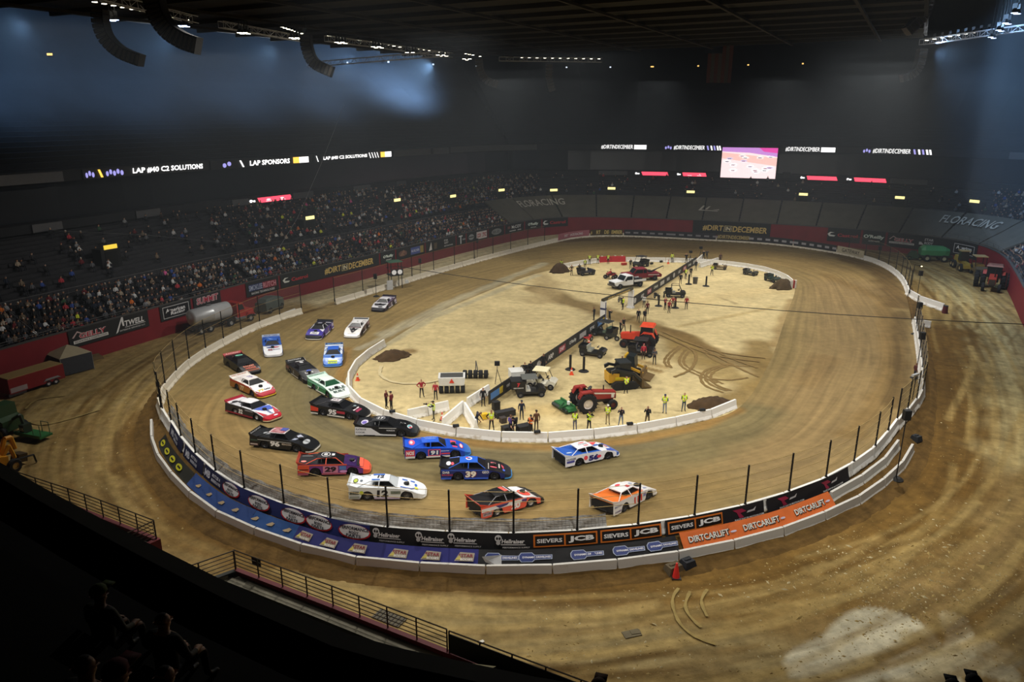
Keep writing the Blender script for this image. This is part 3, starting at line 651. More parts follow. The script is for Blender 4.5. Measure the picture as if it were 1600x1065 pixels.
for i, (a, b, kind) in enumerate([(934, 1010, 0), (1036, 1128, 1), (1220, 1308, 0), (1344, 1458, 1)]):
    it = [('t', D_, .4 if not kind else .46, 0, .8, wh, .64 if not kind else .54, .006, .0)]
    it += [('r', .74, -.4, .98, .4, wh)] if not kind else hexes(.06, 3, .04) + [('r', x, -.4, x + .025, .4, c, -.01) for x, c in ((.77, pu), (.83, wh), (.88, pu), (.93, wh), (.97, wh))]
    board(a, b, 227, 17.7, 1.2, it, BLK, ['lit hashtag ribbon board with a white block, far left of the video screen', 'lit hashtag ribbon board with slashes, just before the video screen', 'lit hashtag ribbon board with a white block, just past the video screen', 'lit hashtag ribbon board with coloured slashes, farthest towards the tractor corner'][i])
pk = 'ff4a62'
for i, (a, b, py) in enumerate([(388, 456, 306), (992, 1046, 266), (1056, 1104, 266), (1250, 1310, 269), (1324, 1388, 271)]):
    board(a, b, py, 11.75, .95, [('e', .04, 0, .03, .25, wh), ('r', .06, -.2, .13, .1, wh), ('r', .2, -.42, .97, .42, pk, -.02), ('t', 'SPONSOR', .42, .02, .3, 'ffd0d4', .2), ('t', 'SPONSOR', .75, .02, .3, 'ffd0d4', .2)][:3] + [('e', .42, 0, .05, .14, 'ffd0d4'), ('e', .74, 0, .05, .14, 'ffd0d4'), ('r', .36, -.3, .5, -.2, 'ffd0d4'), ('r', .68, -.3, .82, -.2, 'ffd0d4')], BLK,
          ['red lit board on the lower fascia above the crowd', 'red lit board on the lower fascia, first before the video screen', 'red lit board on the lower fascia, second before the video screen', 'red lit board on the lower fascia, first past the video screen', 'red lit board on the lower fascia, second past the video screen'][i], 17.5)
GREYB = '55565a'
k = 0
for a, b, py, z in [(-5, 98, 283, 17.6), (50, 96, 350, 11.75), (210, 248, 328, 11.75), (362, 386, 310, 11.75), (458, 488, 302, 11.75), (552, 578, 286, 11.75), (620, 634, 280, 11.75), (615, 672, 237, 17.6), (678, 702, 235, 17.6), (704, 840, 230, 17.7), (935, 980, 265, 11.75), (1392, 1448, 271, 11.75), (1578, 1640, 234, 17.6)]:
    k += 1; board(a, b, py, z, 1.2 if z > 15 else .95, None, GREYB, 'unlit grey board on the ' + ('upper' if z > 15 else 'lower') + ' fascia, number %d counted along from the near crowd corner' % k if 0 else 'unlit grey board on the ' + ('upper' if z > 15 else 'lower') + ' fascia ' + ['at the near corner of the crowd side', 'lowest and nearest above the crowd', 'above the crowd over the red trailer end', 'just before the red lit crowd board', 'just past the red lit board over the crowd', 'over the middle of the crowd', 'over the far part of the crowd', 'next to the farthest lap board', 'between two longer grey boards', 'longest one, over the far end of the crowd', 'nearest to the red boards before the video screen', 'past the last red board at the tractor end', 'at the tractor corner above the red tractor'][k - 1], 17.38 if z > 15 else 17.5)
# video screen
qa = s_px(1170, 251, 15, 17); p = W.off(qa, 16.9, 14.6); _, t_, n_ = W.frame(qa); rz = math.atan2(-t_[1], -t_[0])
r = thing('video_screen', 'large lit video screen showing pale race cars on a pink track', 'screen', p, rz + PI)
MB().box((0, .25, 0), (12.2, .5, 7.0)).build('housing', M('101114', .6), r)
f = frame_fn((0, -.02, 0), (1, 0, 0), (0, 0, 1), (0, -1, 0)); it = [('r', -5.9, -3.3, 5.9, 3.3, 'ffe4e6'), ('p', [(-5.9, 3.3), (5.9, 3.3), (5.9, 1.4), (0, 2.2), (-5.9, 2.4)], 'c48ad6'), ('p', [(2.0, 3.3), (5.9, 3.3), (5.9, 2.2), (3, 2.5)], 'e04aa8'), ('p', [(-5.9, .9), (5.9, -.6), (5.9, 1.2), (-5.9, 2.2)], 'f6c4bc')]
g = random.Random(2)
for k in range(15):
    u, v = g.uniform(-5, 5), g.uniform(-2.6, 1.6); it += [('e', u, v, .75, .22, g.choice(['ffffff', 'fff4f6', 'd8d0f0'])), ('r', u - .4, v - .16, u + .3, v - .02, g.choice(['6c6a9c', '8a4a6c', '48506c']))]
decals(f, it[:4], r, 1.1); decals(lambda u, v, e: f(u, v, e + .03), it[4:], r, .95)
MB().box((8.2, .2, -2.4), (1.6, .3, 1.3)).build('side_board', M('1a1b1f'), r)

# ---------------------------------------------------------------- roof: dark lowered ceiling over the floor, trusses, lamps
tag(MB().box((10, 100, 46), (320, 300, 1)).build('ceiling', M('0b0b0c', .95, 0, .2, .1)), kind='structure')
wid = (B_ - A_).length
def slab(u0, u1, v0, v1, z, th): return [A_ + UR * (v0 if k in (0, 3) else v1) + U_ * (u0 if k in (0, 1) else u1) + Vector((0, 0, z - ZC + dz)) for dz in (0, th) for k in range(4)]
mb = MB(); mb.add(slab(0, 170, 0, wid, ZC, .8), [(0, 1, 2, 3), (4, 7, 6, 5), (0, 4, 5, 1), (1, 5, 6, 2), (2, 6, 7, 3), (3, 7, 4, 0)])
for v0, v1 in ((-2.6, -.1),):
    m2 = MB(); m2.add(slab(-2, 105 if v0 < 0 else 27, v0, v1, ZC + .3, .15), [(0, 1, 2, 3), (4, 7, 6, 5), (0, 4, 5, 1), (1, 5, 6, 2), (2, 6, 7, 3), (3, 7, 4, 0)]); tag(m2.build('ceiling_strip', M('9aa0a8', .8)), kind='structure')
sl = tag(mb.build('ceiling_panel', M('0e0c08', .9, 0, .3, .15)), kind='structure')
for i in range(24):
    mb = MB(); mb.add(slab(3 + i * 7, 3.5 + i * 7, .4, wid - .4, ZC - .5, .5), [(0, 1, 2, 3), (4, 7, 6, 5), (0, 4, 5, 1), (1, 5, 6, 2), (2, 6, 7, 3), (3, 7, 4, 0)]); mb.build('ceiling_beam', M('1a160d', .9, 0, .2, .3), sl)
for i in range(7):
    v = wid * (i + .5) / 7; mb = MB(); mb.add(slab(.4, 165, v, v + .35, ZC - .75, .3), [(0, 1, 2, 3), (4, 7, 6, 5), (0, 4, 5, 1), (1, 5, 6, 2), (2, 6, 7, 3), (3, 7, 4, 0)]); mb.build('ceiling_beam', M('17130c', .9, 0, .2, .3), sl)
TRS = M('b8bac0', .45, .2, .1)
def truss(a, b, label, s=.75, seg=1.4):
    a, b = Vector(a), Vector(b); d = (b - a).normalized(); n = d.cross(Vector((0, 0, 1))).normalized(); u = Vector((0, 0, 1)); L_ = (b - a).length; r = thing('lighting_truss', label, 'truss', a)
    cs = [n * (s / 2 * i) + u * (s / 2 * j) for i, j in ((-1, -1), (1, -1), (1, 1), (-1, 1))]
    for c in cs: MB().cyl(c, c + d * L_, .055, n=5).build('chord', TRS, r)
    k = int(L_ / seg); mb = MB()
    for i in range(k):
        for c0, c1 in zip(cs, cs[1:] + cs[:1]):
            p, q = d * (i * L_ / k), d * ((i + 1) * L_ / k)
            mb.cyl(c0 + p, (c1 if i % 2 else c0) + q if i % 2 == 0 else c1 + q, .03, n=4); mb.cyl(c0 + p, c1 + p, .03, n=4)
    tag(mb.build('lattice', TRS, r), kind='stuff'); return r
truss(P(60, -30, 35.6), P(305, 31, 35.6), 'lattice lighting truss nearest along the ceiling edge over the crowd'); truss(P(345, 38, 35.6), P(478, 62, 35.6), 'short lattice lighting truss between two speaker columns'); truss(P(510, 60, 35.6), P(705, 86, 35.6), 'lattice lighting truss along the ceiling edge past the third speaker column')
truss(P(482, 101, 33.2), P(690, 84, 33.8), 'white lattice truss crossing under the ceiling edge beside a speaker column'); truss(P(780, 92, 35.6), P(940, 94, 35.6), 'lattice lighting truss along the far ceiling edge'); truss(P(1440, 66, 35.6), P(1640, 38, 35.6), 'lattice lighting truss along the ceiling edge on the tractor side')
LENS = M('fff6dc', .4, emit=7.0); CAN = M('141416', .5, .3)
lamp_me = [MB().cyl((0, 0, .28), (0, 0, 0), .1, .22, 8).mesh('housing', CAN), MB().cyl((0, 0, 0), (0, 0, -.02), .2, n=8).mesh('lens', LENS), MB().box((0, 0, .42), (.06, .5, .3)).mesh('yoke', CAN), MB().cyl((0, 0, 0), (0, 0, -.02), .2, n=8).mesh('lens', M('bcd0ff', .4, emit=5.0))]
def lamp(p, sc, cool, label, group):
    t = thing('stage_lamp', label, 'lamp', p, 0, group); t.scale = (sc,) * 3
    obj('housing', lamp_me[0], t); obj('lens', lamp_me[3] if cool else lamp_me[1], t); obj('yoke', lamp_me[2], t)
OR_ = 'first second third fourth fifth sixth seventh eighth ninth tenth eleventh'.split()
def lamps(a, b, n, z, label, group, sc=1.4, cool=False):
    for k in range(n): lamp(P(a[0] + (b[0] - a[0]) * k / max(1, n - 1), a[1] + (b[1] - a[1]) * k / max(1, n - 1), z), sc, cool, OR_[k] + ' ' + label, group)
for a, b, n, lb in [((148, 3), (236, 20), 7, 'bright lamp in the row left of the first speaker column'), ((272, 27), (292, 31), 3, 'bright lamp just past the second speaker column'), ((440, 42), (476, 54), 8, 'bright lamp on the truss just before the third speaker column'),
                     ((512, 56), (532, 58), 4, 'bright lamp on the truss just past the third speaker column'), ((560, 62), (634, 75), 9, 'bright lamp in the row between the third and fourth speaker columns'), ((640, 74), (702, 84), 9, 'bright lamp where the crossing truss meets the ceiling edge'), ((728, 84), (750, 88), 5, 'bright lamp at the head of the fourth speaker column'),
                     ((815, 90), (936, 92), 11, 'bright lamp along the far ceiling edge'), ((1448, 63), (1545, 47), 9, 'bright lamp along the ceiling edge on the tractor side')]:
    lamps(a, b, n, 36.1, lb, lb.replace('bright lamp', 'lamps'))
for a, n, lb in [((172, 31), 3, 'under the first truss'), ((279, 40), 4, 'just past the second speaker column'), ((374, 51), 4, 'under the short truss'), ((455, 59), 4, 'before the third speaker column'), ((526, 66), 4, 'past the third speaker column'), ((583, 73), 4, 'under the truss over the far crowd'), ((636, 82), 4, 'on the crossing truss'), ((684, 86), 4, 'where two trusses meet'), ((725, 92), 3, 'before the fourth speaker column'), ((1548, 58), 2, 'lowest on the tractor side'), ((1560, 47), 2, 'second lowest on the tractor side'), ((1571, 36), 2, 'third lowest on the tractor side'), ((1585, 20), 2, 'highest on the tractor side')]:
    for k in range(n):
        lamp(P(a[0] + k * 4.5, a[1] + (k % 2) * 1.5, 34.7), 1.6, a[0] > 1500 or a[0] < 300, OR_[k] + ' hung cone lamp in the cluster ' + lb, 'cone lamps ' + lb)
        if True: lm = COL.objects[-1].parent; zt = 36.3 if a[0] < 1500 else 45.4; MB().cyl((0, 0, .5), (0, 0, (zt - 34.7) / 1.6), .03, n=4).build('hanging_rod', CAN, lm)
for i, (px, py) in enumerate([(72, 92), (1020, 103), (1094, 100), (1170, 97), (1251, 93), (672, 107), (740, 109), (607, 106), (544, 102), (949, 107), (878, 108)]):
    q, o, z = stand_at(px, py); p = W.off(q, o, z + .3)
    t = thing('exit_lamp', 'small lamp at the top of the upper deck, ' + ['nearest', 'brightest, over the far end', 'next to the hanging flag', 'just past the hanging flag', 'reddish, towards the tractor corner', 'under the crossing truss end', 'beside the fourth speaker column', 'second below the crossing truss', 'first below the crossing truss', 'past the fifth speaker column', 'beside the fifth speaker column'][i], 'lamp', p)
    MB().box((0, 0, .3), (.5, .3, .6)).build('case', CAN, t); MB().box((0, -.17, .35), (.4 + .4 * (i < 2), .05, .3)).build('lens', M('ffca70' if i < 5 else 'cfd8e8', .4, emit=1.5), t)
# hanging columns of loudspeakers
SPK = M('101012', .6, 0, .2); GRL = M('3a3630', .5, 0, .2)
def PY(px, py, Y): r = ray(px, py); t = Y / r[1]; return Vector((r[0] * t, Y, H + r[2] * t))
for i, (pts, Y, k, wd, nm) in enumerate([([(156, 14), (158, 38), (168, 62), (190, 82), (222, 95)], 76, 15, 1.15, 'first'), ([(238, -16), (247, 22), (264, 48), (288, 64), (311, 72)], 62, 16, 1.3, 'second'), ([(478, 54), (481, 78), (492, 99), (520, 113)], 100, 13, 1.35, 'third'), ([(748, 92), (751, 110), (760, 125), (778, 132)], 130, 11, 1.2, 'fourth'),
                                       ([(858, 100), (858, 122), (863, 143)], 140, 9, 1.2, 'fifth'), ([(1441, 76), (1436, 100), (1426, 115), (1408, 123)], 122, 12, 1.2, 'sixth'), ([(1450, -4), (1441, 24), (1416, 50)], 100, 10, 1.2, 'seventh')]):
    c = Curve([PY(x, y, Y).xz if 0 else (PY(x, y, Y).x, PY(x, y, Y).z) for x, y in pts], step=.3); top = c.at(0); t = thing('speaker_column', nm + ' hanging J-shaped column of dark loudspeakers counted from the crowd side', 'loudspeaker', (top[0], Y, top[1]))
    for j in range(k):
        p, tg, nn = c.frame(c.L * (j + .5) / k); lx, lz = p[0] - top[0], p[1] - top[1]; a = -math.atan2(tg[1], tg[0]); hgt = c.L / k * .88
        b = MB(); b.box((0, 0, 0), (hgt, 1.3, wd)); cab = b.build('speaker_cabinet', SPK if i < 3 else M('46464a', .6, 0, .2), t, loc=(lx, 0, lz)); cab.rotation_euler = (0, a, 0)  # fourth column onward: lighter grey put in to read as lit
        sg = -1 if i < 5 else 1; MB().box((0, -.66, sg * wd * .0), (hgt * .6, .03, wd * .75)).build('grille', GRL, cab)
    b = MB(); b.cyl((0, 0, 0), (0, 0, 46 - top[1] - .5), .05, n=4); b.build('hanging_cable', SPK, t)
# large flag hung under the roof
p = PY(1128, 57, 165); t = thing('hanging_flag', 'large dim striped flag hung high over the far end', 'flag', p)
for k in range(7):
    b = MB(); b.box(((k - 3) * .75, 0, -4.6 if k > 3 else -6.2), (.72, .05, 9.0 if k > 3 else 5.8)); b.build('stripe', M('5a3026' if k % 2 == 0 else '4c4840', .9), t)  # stripes coloured dark, the dimness under the roof put into the cloth
MB().box((-1.8, 0, -1.6), (3.0, .05, 3.2)).build('canton', M('141a2c', .9), t); MB().cyl((-2.8, 0, .05), (2.8, 0, .05), .06, n=5).build('pole', SPK, t)
MB().cyl((0, 0, 0), (0, 0, 46 - p.z - .5), .03, n=4).build('hanging_cable', SPK, t)

# ---------------------------------------------------------------- haze hanging in the hall
def haze(name, prof, dens, colr, an=.2):
    n = 90; rings = [[tuple(W.off(q, o, z)) for o, z in prof] for q in np.linspace(0, W.L, n)]; mb = MB(); mb.loft(rings); hz = mb.build(name, []); import bmesh; bm = bmesh.new(); bm.from_mesh(hz.data); bmesh.ops.recalc_face_normals(bm, faces=bm.faces); bm.to_mesh(hz.data); bm.free()
    hm = bpy.data.materials.new(name); hm.use_nodes = True; nt = hm.node_tree; nt.nodes.clear()
    ou = nt.nodes.new('ShaderNodeOutputMaterial'); vs_ = nt.nodes.new('ShaderNodeVolumeScatter'); vs_.inputs['Color'].default_value = (*colr, 1); vs_.inputs['Density'].default_value = dens; vs_.inputs['Anisotropy'].default_value = an
    nt.links.new(vs_.outputs[0], ou.inputs['Volume']); hz.data.materials.append(hm); return tag(hz, 'thin blue grey haze hanging over the arena seats', 'haze', kind='stuff')
haze('haze', [(-8, 14), (0, 3.9), (46, 3.9), (46, 45.2), (-8, 45.2)], .0015, (.8, .9, 1))
h2 = MB().box((10, 128, 17), (300, 210, 26)).build('haze', [bpy.data.materials['haze'].copy()]); h2.data.materials[0].node_tree.nodes['Volume Scatter'].inputs['Density'].default_value = .0005; tag(h2, 'faint grey haze over the whole floor', 'haze', kind='stuff')

# ---------------------------------------------------------------- concrete barriers
def proj(p):
    dz = p.y * math.cos(TH) - (p.z - H) * math.sin(TH); return 800 + F * p.x / dz, 532.5 - F * (p.y * math.sin(TH) + (p.z - H) * math.cos(TH)) / dz
def q_px(c, px, o, z, far=False, py=None):
    """Arc position on curve c (offset o, height z) seen at picture column px (the near or the far side of the loop)."""
    best = None
    for q in np.arange(0, c.L, .25):
        p = c.off(q, o, z); x, y = proj(p); d = abs(x - px) + (abs(y - py) if py else 0)
        if d < 6 or best is None or py:
            key = d if py else ((p.y if not far else -p.y) + d * .15 if d < 6 else 1e4 + d)
            if best is None or key < best[0]: best = (key, q)
    return best[1]
def jersey(L_):
    half = [(.30, 0), (.30, .08), (.165, .32), (.085, .81)]; ring = [(y, z) for y, z in half] + [(-y, z) for y, z in reversed(half)]
    mb = MB(); k = .96
    rings = []
    for x, s in ((-L_ / 2, .9), (-L_ / 2 + .05, 1), (-L_ / 2 + .9, 1), (-L_ / 2 + .95, 2), (-L_ / 2 + 1.3, 2), (-L_ / 2 + 1.35, 1), (L_ / 2 - 1.35, 1), (L_ / 2 - 1.3, 2), (L_ / 2 - .95, 2), (L_ / 2 - .9, 1), (L_ / 2 - .05, 1), (L_ / 2, .9)):
        rings.append([(x, y * (min(1, s) if abs(y) < 1 else 1), max(z, .07 if s == 2 else 0) * (1 if s != .9 else .985)) for y, z in ring])
    return mb.loft(rings)
def wall_mat(c, dirt):
    """Painted concrete, muddied towards its foot."""
    m = bpy.data.materials.new('barrier_' + c); m.use_nodes = True; nt = m.node_tree; N = nt.nodes.new; L = nt.links.new; b = nt.nodes['Principled BSDF']; b.inputs['Roughness'].default_value = .75
    tc = N('ShaderNodeTexCoord'); sp = N('ShaderNodeSeparateXYZ'); L(tc.outputs['Object'], sp.inputs[0]); n = N('ShaderNodeTexNoise'); n.inputs['Scale'].default_value = 2.2; n.inputs['Detail'].default_value = 6
    oi = N('ShaderNodeObjectInfo'); ad = N('ShaderNodeVectorMath'); L(tc.outputs['Object'], ad.inputs[0]); L(oi.outputs['Location'], ad.inputs[1]); L(ad.outputs[0], n.inputs['Vector'])
    mr = N('ShaderNodeMapRange'); mr.inputs[1].default_value = .05; mr.inputs[2].default_value = .4; mr.inputs[3].default_value = .28; mr.inputs[4].default_value = 0; L(sp.outputs[2], mr.inputs[0])
    a = N('ShaderNodeMath'); a.operation = 'ADD'; L(mr.outputs[0], a.inputs[0]); L(n.outputs[0], a.inputs[1])
    r = N('ShaderNodeMapRange'); r.inputs[1].default_value = .66; r.inputs[2].default_value = 1.05; L(a.outputs[0], r.inputs[0])
    mx = N('ShaderNodeMix'); mx.data_type = 'RGBA'; mx.inputs[6].default_value = (*srgb(c), 1); mx.inputs[7].default_value = (*srgb(dirt), 1); L(r.outputs[0], mx.inputs[0]); L(mx.outputs[2], b.inputs['Base Color'])
    return m
BW, BG, BT = wall_mat('eae8e2', 'a08a60'), wall_mat('cbc8c0', '8f7a50'), wall_mat('e6decb', '9a8458')
ORD = 'first second third fourth fifth sixth seventh eighth ninth tenth eleventh twelfth thirteenth fourteenth fifteenth sixteenth seventeenth eighteenth nineteenth twentieth'.split(); ORD += ['twenty ' + w for w in ORD[:9]] + ['thirtieth'] + ['thirty ' + w for w in ORD[:9]]
JM = {}
def barrier(p, t, L_, mat, label, group, hs=1.0):
    k = (mat.name,); 
    if k not in JM: JM[k] = jersey(3.62).mesh('concrete_barrier', mat)
    o = obj('concrete_barrier', JM[k], None, p, math.atan2(t[1], t[0])); o.scale = (L_ / 3.66, 1, hs); return tag(o, label, 'barrier', group)
def barrier_row(c, q0, q1, o, zf, mat, label, step=3.7):
    n = max(1, round(abs(q1 - q0) / step)); out = []
    for i in range(n):
        a, b = c.off(q0 + (q1 - q0) * i / n, o), c.off(q0 + (q1 - q0) * (i + 1) / n, o); m = (a + b) / 2; d = b - a
        m.z = zf(m.x, m.y) - .02; out.append(barrier(m, d, d.length - .03, mat, ORD[i] + ' ' + label[0], label[1]))
    return out
ZA = lambda x, y: bank_at(x, y)
QL, QR = q_px(OT, 264, .3, 1.4, py=640), q_px(OT, 1408, .3, 1.4, py=600)          # ends of the near turn
QRE = q_px(OT, 1417, .3, 1.2, py=492); QLG = q_px(OT, 471, .3, 1.2, py=479)           # pit openings
QSL = q_px(OT, 523, .3, 1.2, py=471); QFL = q_px(OT, 868, .3, 1.2, py=370); QFR = q_px(OT, 1345, .3, 1.2, py=398); QRG = q_px(OT, 1416, .3, 1.2, py=452)
if QL < QR: QL += OT.L
if QRE > QR: QRE -= OT.L
ordr = [QRE, QR, QL, QLG, QSL, QFL, QFR, QRG]
for i in range(1, 8):
    while ordr[i] < ordr[i - 1]: ordr[i] += OT.L
QRE, QR, QL, QLG, QSL, QFL, QFR, QRG = ordr
barrier_row(OT, QR, QL, .3, ZA, BW, ('pale barrier of the top row under the near fence, counted from the right', 'barriers under the near fence'))
barrier_row(OT, QRE, QR, .3, ZA, BW, ('pale barrier along the right straight, counted from the pit opening', 'barriers along the right straight'))
barrier_row(OT, QL, QLG, .3, ZA, BT, ('sandy barrier round the crowd side turn, counted towards the pit opening', 'barriers round the crowd side turn'))
barrier_row(OT, QSL, QFL, .3, ZA, BT, ('sandy barrier along the straight below the crowd, counted from the pit opening', 'barriers below the crowd'))
barrier_row(OT, QFL, QFR, .3, ZA, BT, ('sandy barrier under the far sponsor strips, counted from the crowd side', 'barriers at the far end'))
barrier_row(OT, QFR, QRG, .3, ZA, BW, ('white barrier curving to the tractor corner opening, counted from the far end', 'barriers at the tractor corner'))
def og_q(px, py): return q_px(OG, px, 0, .4, py=py)
GA, GB = og_q(1405, 700), og_q(246, 660); GB += OG.L if GB < GA else 0
barrier_row(OG, GA, GB, .05, lambda x, y: 0.0, BG, ('grey white barrier of the lowest outer row, counted from its right end', 'barriers of the lowest outer row'))
MB_, MC_ = q_px(OT, 1395, 1.1, 1.0, py=690), q_px(OT, 1300, 1.1, 1.0, py=795)
if MC_ < MB_: MC_ += OT.L
barrier_row(OT, MB_, MC_, 1.1, lambda x, y: .45 * near_w(x, y), BG, ('pale barrier of the middle row past the orange banners, counted from its right end', 'barriers of the middle row'))
# the angled end pieces at the pit openings
def chain(pts, mat, label, z=None, hs=1.0):
    cnt = 0; tot = sum(max(1, round((PS(*b) - PS(*a)).length / 3.9)) for a, b in zip(pts[:-1], pts[1:]))
    for a, b in zip(pts[:-1], pts[1:]):
        A, Bq = PS(*a), PS(*b); L_ = (Bq - A).length; n = max(1, round(L_ / 3.9))
        for i in range(n):
            m = A + (Bq - A) * ((i + .5) / n); m.z = Zs(m.x, m.y) if z is None else z; barrier(m, Bq - A, L_ / n - .03, mat, (ORD[cnt] + ' ' if tot > 1 else '') + label, label + ' group' if tot > 1 else None, hs); cnt += 1
chain([(1416, 459), (1436, 473), (1474, 486)], BW, 'white barrier segment angled out beside the tractor corner opening', hs=1.25)
chain([(1424, 505), (1454, 512)], BW, 'short white barrier segment lying outside the right straight')
chain([(432, 502), (462, 492)], BW, 'low white barrier piece lying behind the crowd side wall'); 
# infield ring
WI = 'white concrete barrier segment of the infield ring along the '
def inn_q(px, py): return q_px(INN, px, 0, 0, py=py)
ia, ib = inn_q(1153, 636), inn_q(598, 548)
if ib < ia: ib += INN.L
barrier_row(INN, ia, ib, -.3, lambda x, y: 0.0, BW, ('white barrier of the near infield ring, counted from its right end', 'barriers of the near infield ring'))
fa, fb = inn_q(865, 424), inn_q(1238, 445)
if fb < fa: fb += INN.L
r1, r2 = inn_q(935, 410), inn_q(977, 409)
barrier_row(INN, fa, r1, -.3, lambda x, y: 0.0, BW, ('white barrier of the far infield ring, from the dirt pile to the red panels', 'barriers of the far infield ring')); barrier_row(INN, r2, fb, -.3, lambda x, y: 0.0, BW, ('white barrier of the far infield ring, counted on from the red panels', 'barriers of the far infield ring'))
for k in range(2):
    a, b = INN.off(r1 + (r2 - r1) * k / 2, -.3), INN.off(r1 + (r2 - r1) * (k + 1) / 2, -.3); m = (a + b) / 2; d = b - a
    t = thing('red_barrier', ['first', 'second'][k] + ' red water filled barrier panel in the far part of the infield ring', 'barrier', m, math.atan2(d.y, d.x), 'red barriers')
    MB().box((0, 0, .5), (d.length - .05, .5, 1.0), top=.5, topx=.97).build('shell', M('c0303a', .45), t)
    MB().box((-d.length * .25, 0, 1.06), (.3, .2, .14)).box((d.length * .25, 0, 1.06), (.3, .2, .14)).build('filler_cap', M('e8e0d8'), t)
chain([(637, 655), (668, 648), (701, 640)], BW, 'white barrier segment standing behind the near infield ring by the yellow vested cameraman', 0.0, 1.1)
chain([(692, 668), (724, 640)], BW, 'white barrier segment slanting in from the near ring towards the post', 0.0, 1.1); chain([(730, 636), (764, 614)], BW, 'white barrier segment slanting up to the sponsor boards', 0.0, 1.1); chain([(726, 642), (744, 672)], BW, 'white barrier segment running from the post back to the near ring', 0.0, 1.1)
chain([(1087, 413), (1097, 404)], BW, 'white barrier segment at the far end of the sponsor boards', 0.0); chain([(1093, 418), (1122, 409)], BW, 'white barrier segment turning off the far ring beside the tripod crew', 0.0)
# end post of the infield ring with a red stripe
p = PS(1239, 450); t = thing('marker_board', 'red and white striped marker board at the right end of the far infield ring', 'marker', p, .3)
for k, c in enumerate(('f0ece8', 'b02a2a', 'f0ece8')): MB().box(((k - 1) * .32, 0, .6), (.32, .25, 1.2)).build('stripe', M(c, .6), t)
p = PS(1476, 489); t = thing('marker_post', 'dark red padded post at the end of the angled white barriers', 'post', p); MB().cyl((0, 0, 0), (0, 0, .95), .35, .3, 10).build('pad', M('5a1c22', .7), t); MB().cyl((0, 0, .95), (0, 0, 1.02), .31, n=10).build('cap', M('30343a'), t)

# ---------------------------------------------------------------- catch fences
POST = M('1d1a18', .6, .4); WIRE = M('b39a62', .5, .3); NET = M('8d8b86', .6, .2, .1, 3, 0, .3, .10); NETD = M('9a9a98', .6, .2, .3, 3, 0, .3, .45); CLOTH = M('c8c8c6', .85, 0, .35, 4, 0, .3, .93)
def fence(c, q0, q1, o, zb, hgt, label, step=3.7, net=NET, ncab=4, lean=0.0):
    n = max(1, round((q1 - q0) / step)); qs = [q0 + (q1 - q0) * i / n for i in range(n + 1)]
    base = c.off((q0 + q1) / 2, o); base.z = zb(base.x, base.y); r = thing('catch_fence', label, 'fence', base)
    def at(q, k): p = c.off(q, o + lean * k); p.z = zb(p.x, p.y) + k; return p - base
    pm = None
    for q in qs:
        a, b = at(q, -.35), at(q, hgt)
        mb = MB(); mb.cyl(a, b, .06, n=6); mb.cyl(a, a + (b - a) * .14, .09, n=6); mb.build('post', POST, r)
    for k in range(ncab):
        f = .28 + .7 * k / max(1, ncab - 1); mb = MB(); mb.tube([at(q, hgt * f - .06 * math.sin(PI * (i % 2))) for i, q in enumerate(np.linspace(q0, q1, 2 * n + 1))], .016, 4); mb.build('cable', WIRE, r)
    mb = MB(); mb.loft([[tuple(at(q, hgt * f)) for f in np.linspace(0.02, .98, 3)] for q in np.linspace(q0, q1, 2 * n + 1)], False, False); mb.build('wire_net', net, r)
    return r
ZT = lambda x, y: bank_at(x, y) + .78
fence(OT, q_px(OT, 1393, .3, 1.4, py=680), QL, .3, ZT, 2.65, 'tall wire catch fence with dark posts round the near turn above the banners')
fence(OT, QRE, q_px(OT, 1393, .3, 1.4, py=680) - 3, .3, ZT, 2.65, 'bundled wire catch fence along the right straight, seen end on', net=NETD)
fence(OT, QL + 1, QLG, .3, ZT, 3.1, 'wire catch fence round the crowd side turn up to the pit opening', net=NET, ncab=3)
fence(OT, QSL, QFL - 4, .3, ZT, 3.0, 'wire catch fence along the straight below the crowd', 5.6, NET, 2); fence(OT, QFR - 3, QRG, .3, ZT, 3.0, 'wire catch fence posts curving round the tractor corner', 4.2, NET, 2)
# grey debris cloth tied along the foot of the near fence
cl0, cl1 = q_px(OT, 948, .3, 1.9, py=825), QL - 2
if cl1 < cl0: cl1 += OT.L
base = OT.off((cl0 + cl1) / 2, .15, 1.8); r = thing('debris_cloth', 'grey see through debris cloth tied along the foot of the near fence', 'cloth', base); n = 26; GRID = M('868684', .8)
for i in range(n):
    a, b = cl0 + (cl1 - cl0) * i / n, cl0 + (cl1 - cl0) * (i + 1) / n; mb = MB(); rg = []
    for j, q in enumerate(np.linspace(a, b, 7)):
        rg.append([tuple(OT.off(q, .16 - .3 * f + .05 * math.sin(q * 3 + f * 5), 1.78 + .68 * f + .03 * math.sin(q * 5)) - base) for f in (0, .35, .7, 1)])
    mb.loft(rg, False, False); mb.build('cloth_panel', CLOTH, r)
mb = MB()
for k in range(7): mb.tube([OT.off(q, .18 - .3 * k / 6, 1.8 + .68 * k / 6.0) - base for q in np.linspace(cl0, cl1, 90)], .011, 3)
for q in np.arange(cl0, cl1, .22): mb.tube([OT.off(q, .2 - .3 * f, 1.78 + .68 * f) - base for f in (0, 1)], .009, 3)
tag(mb.build('mesh_lines', GRID, r), kind='stuff')

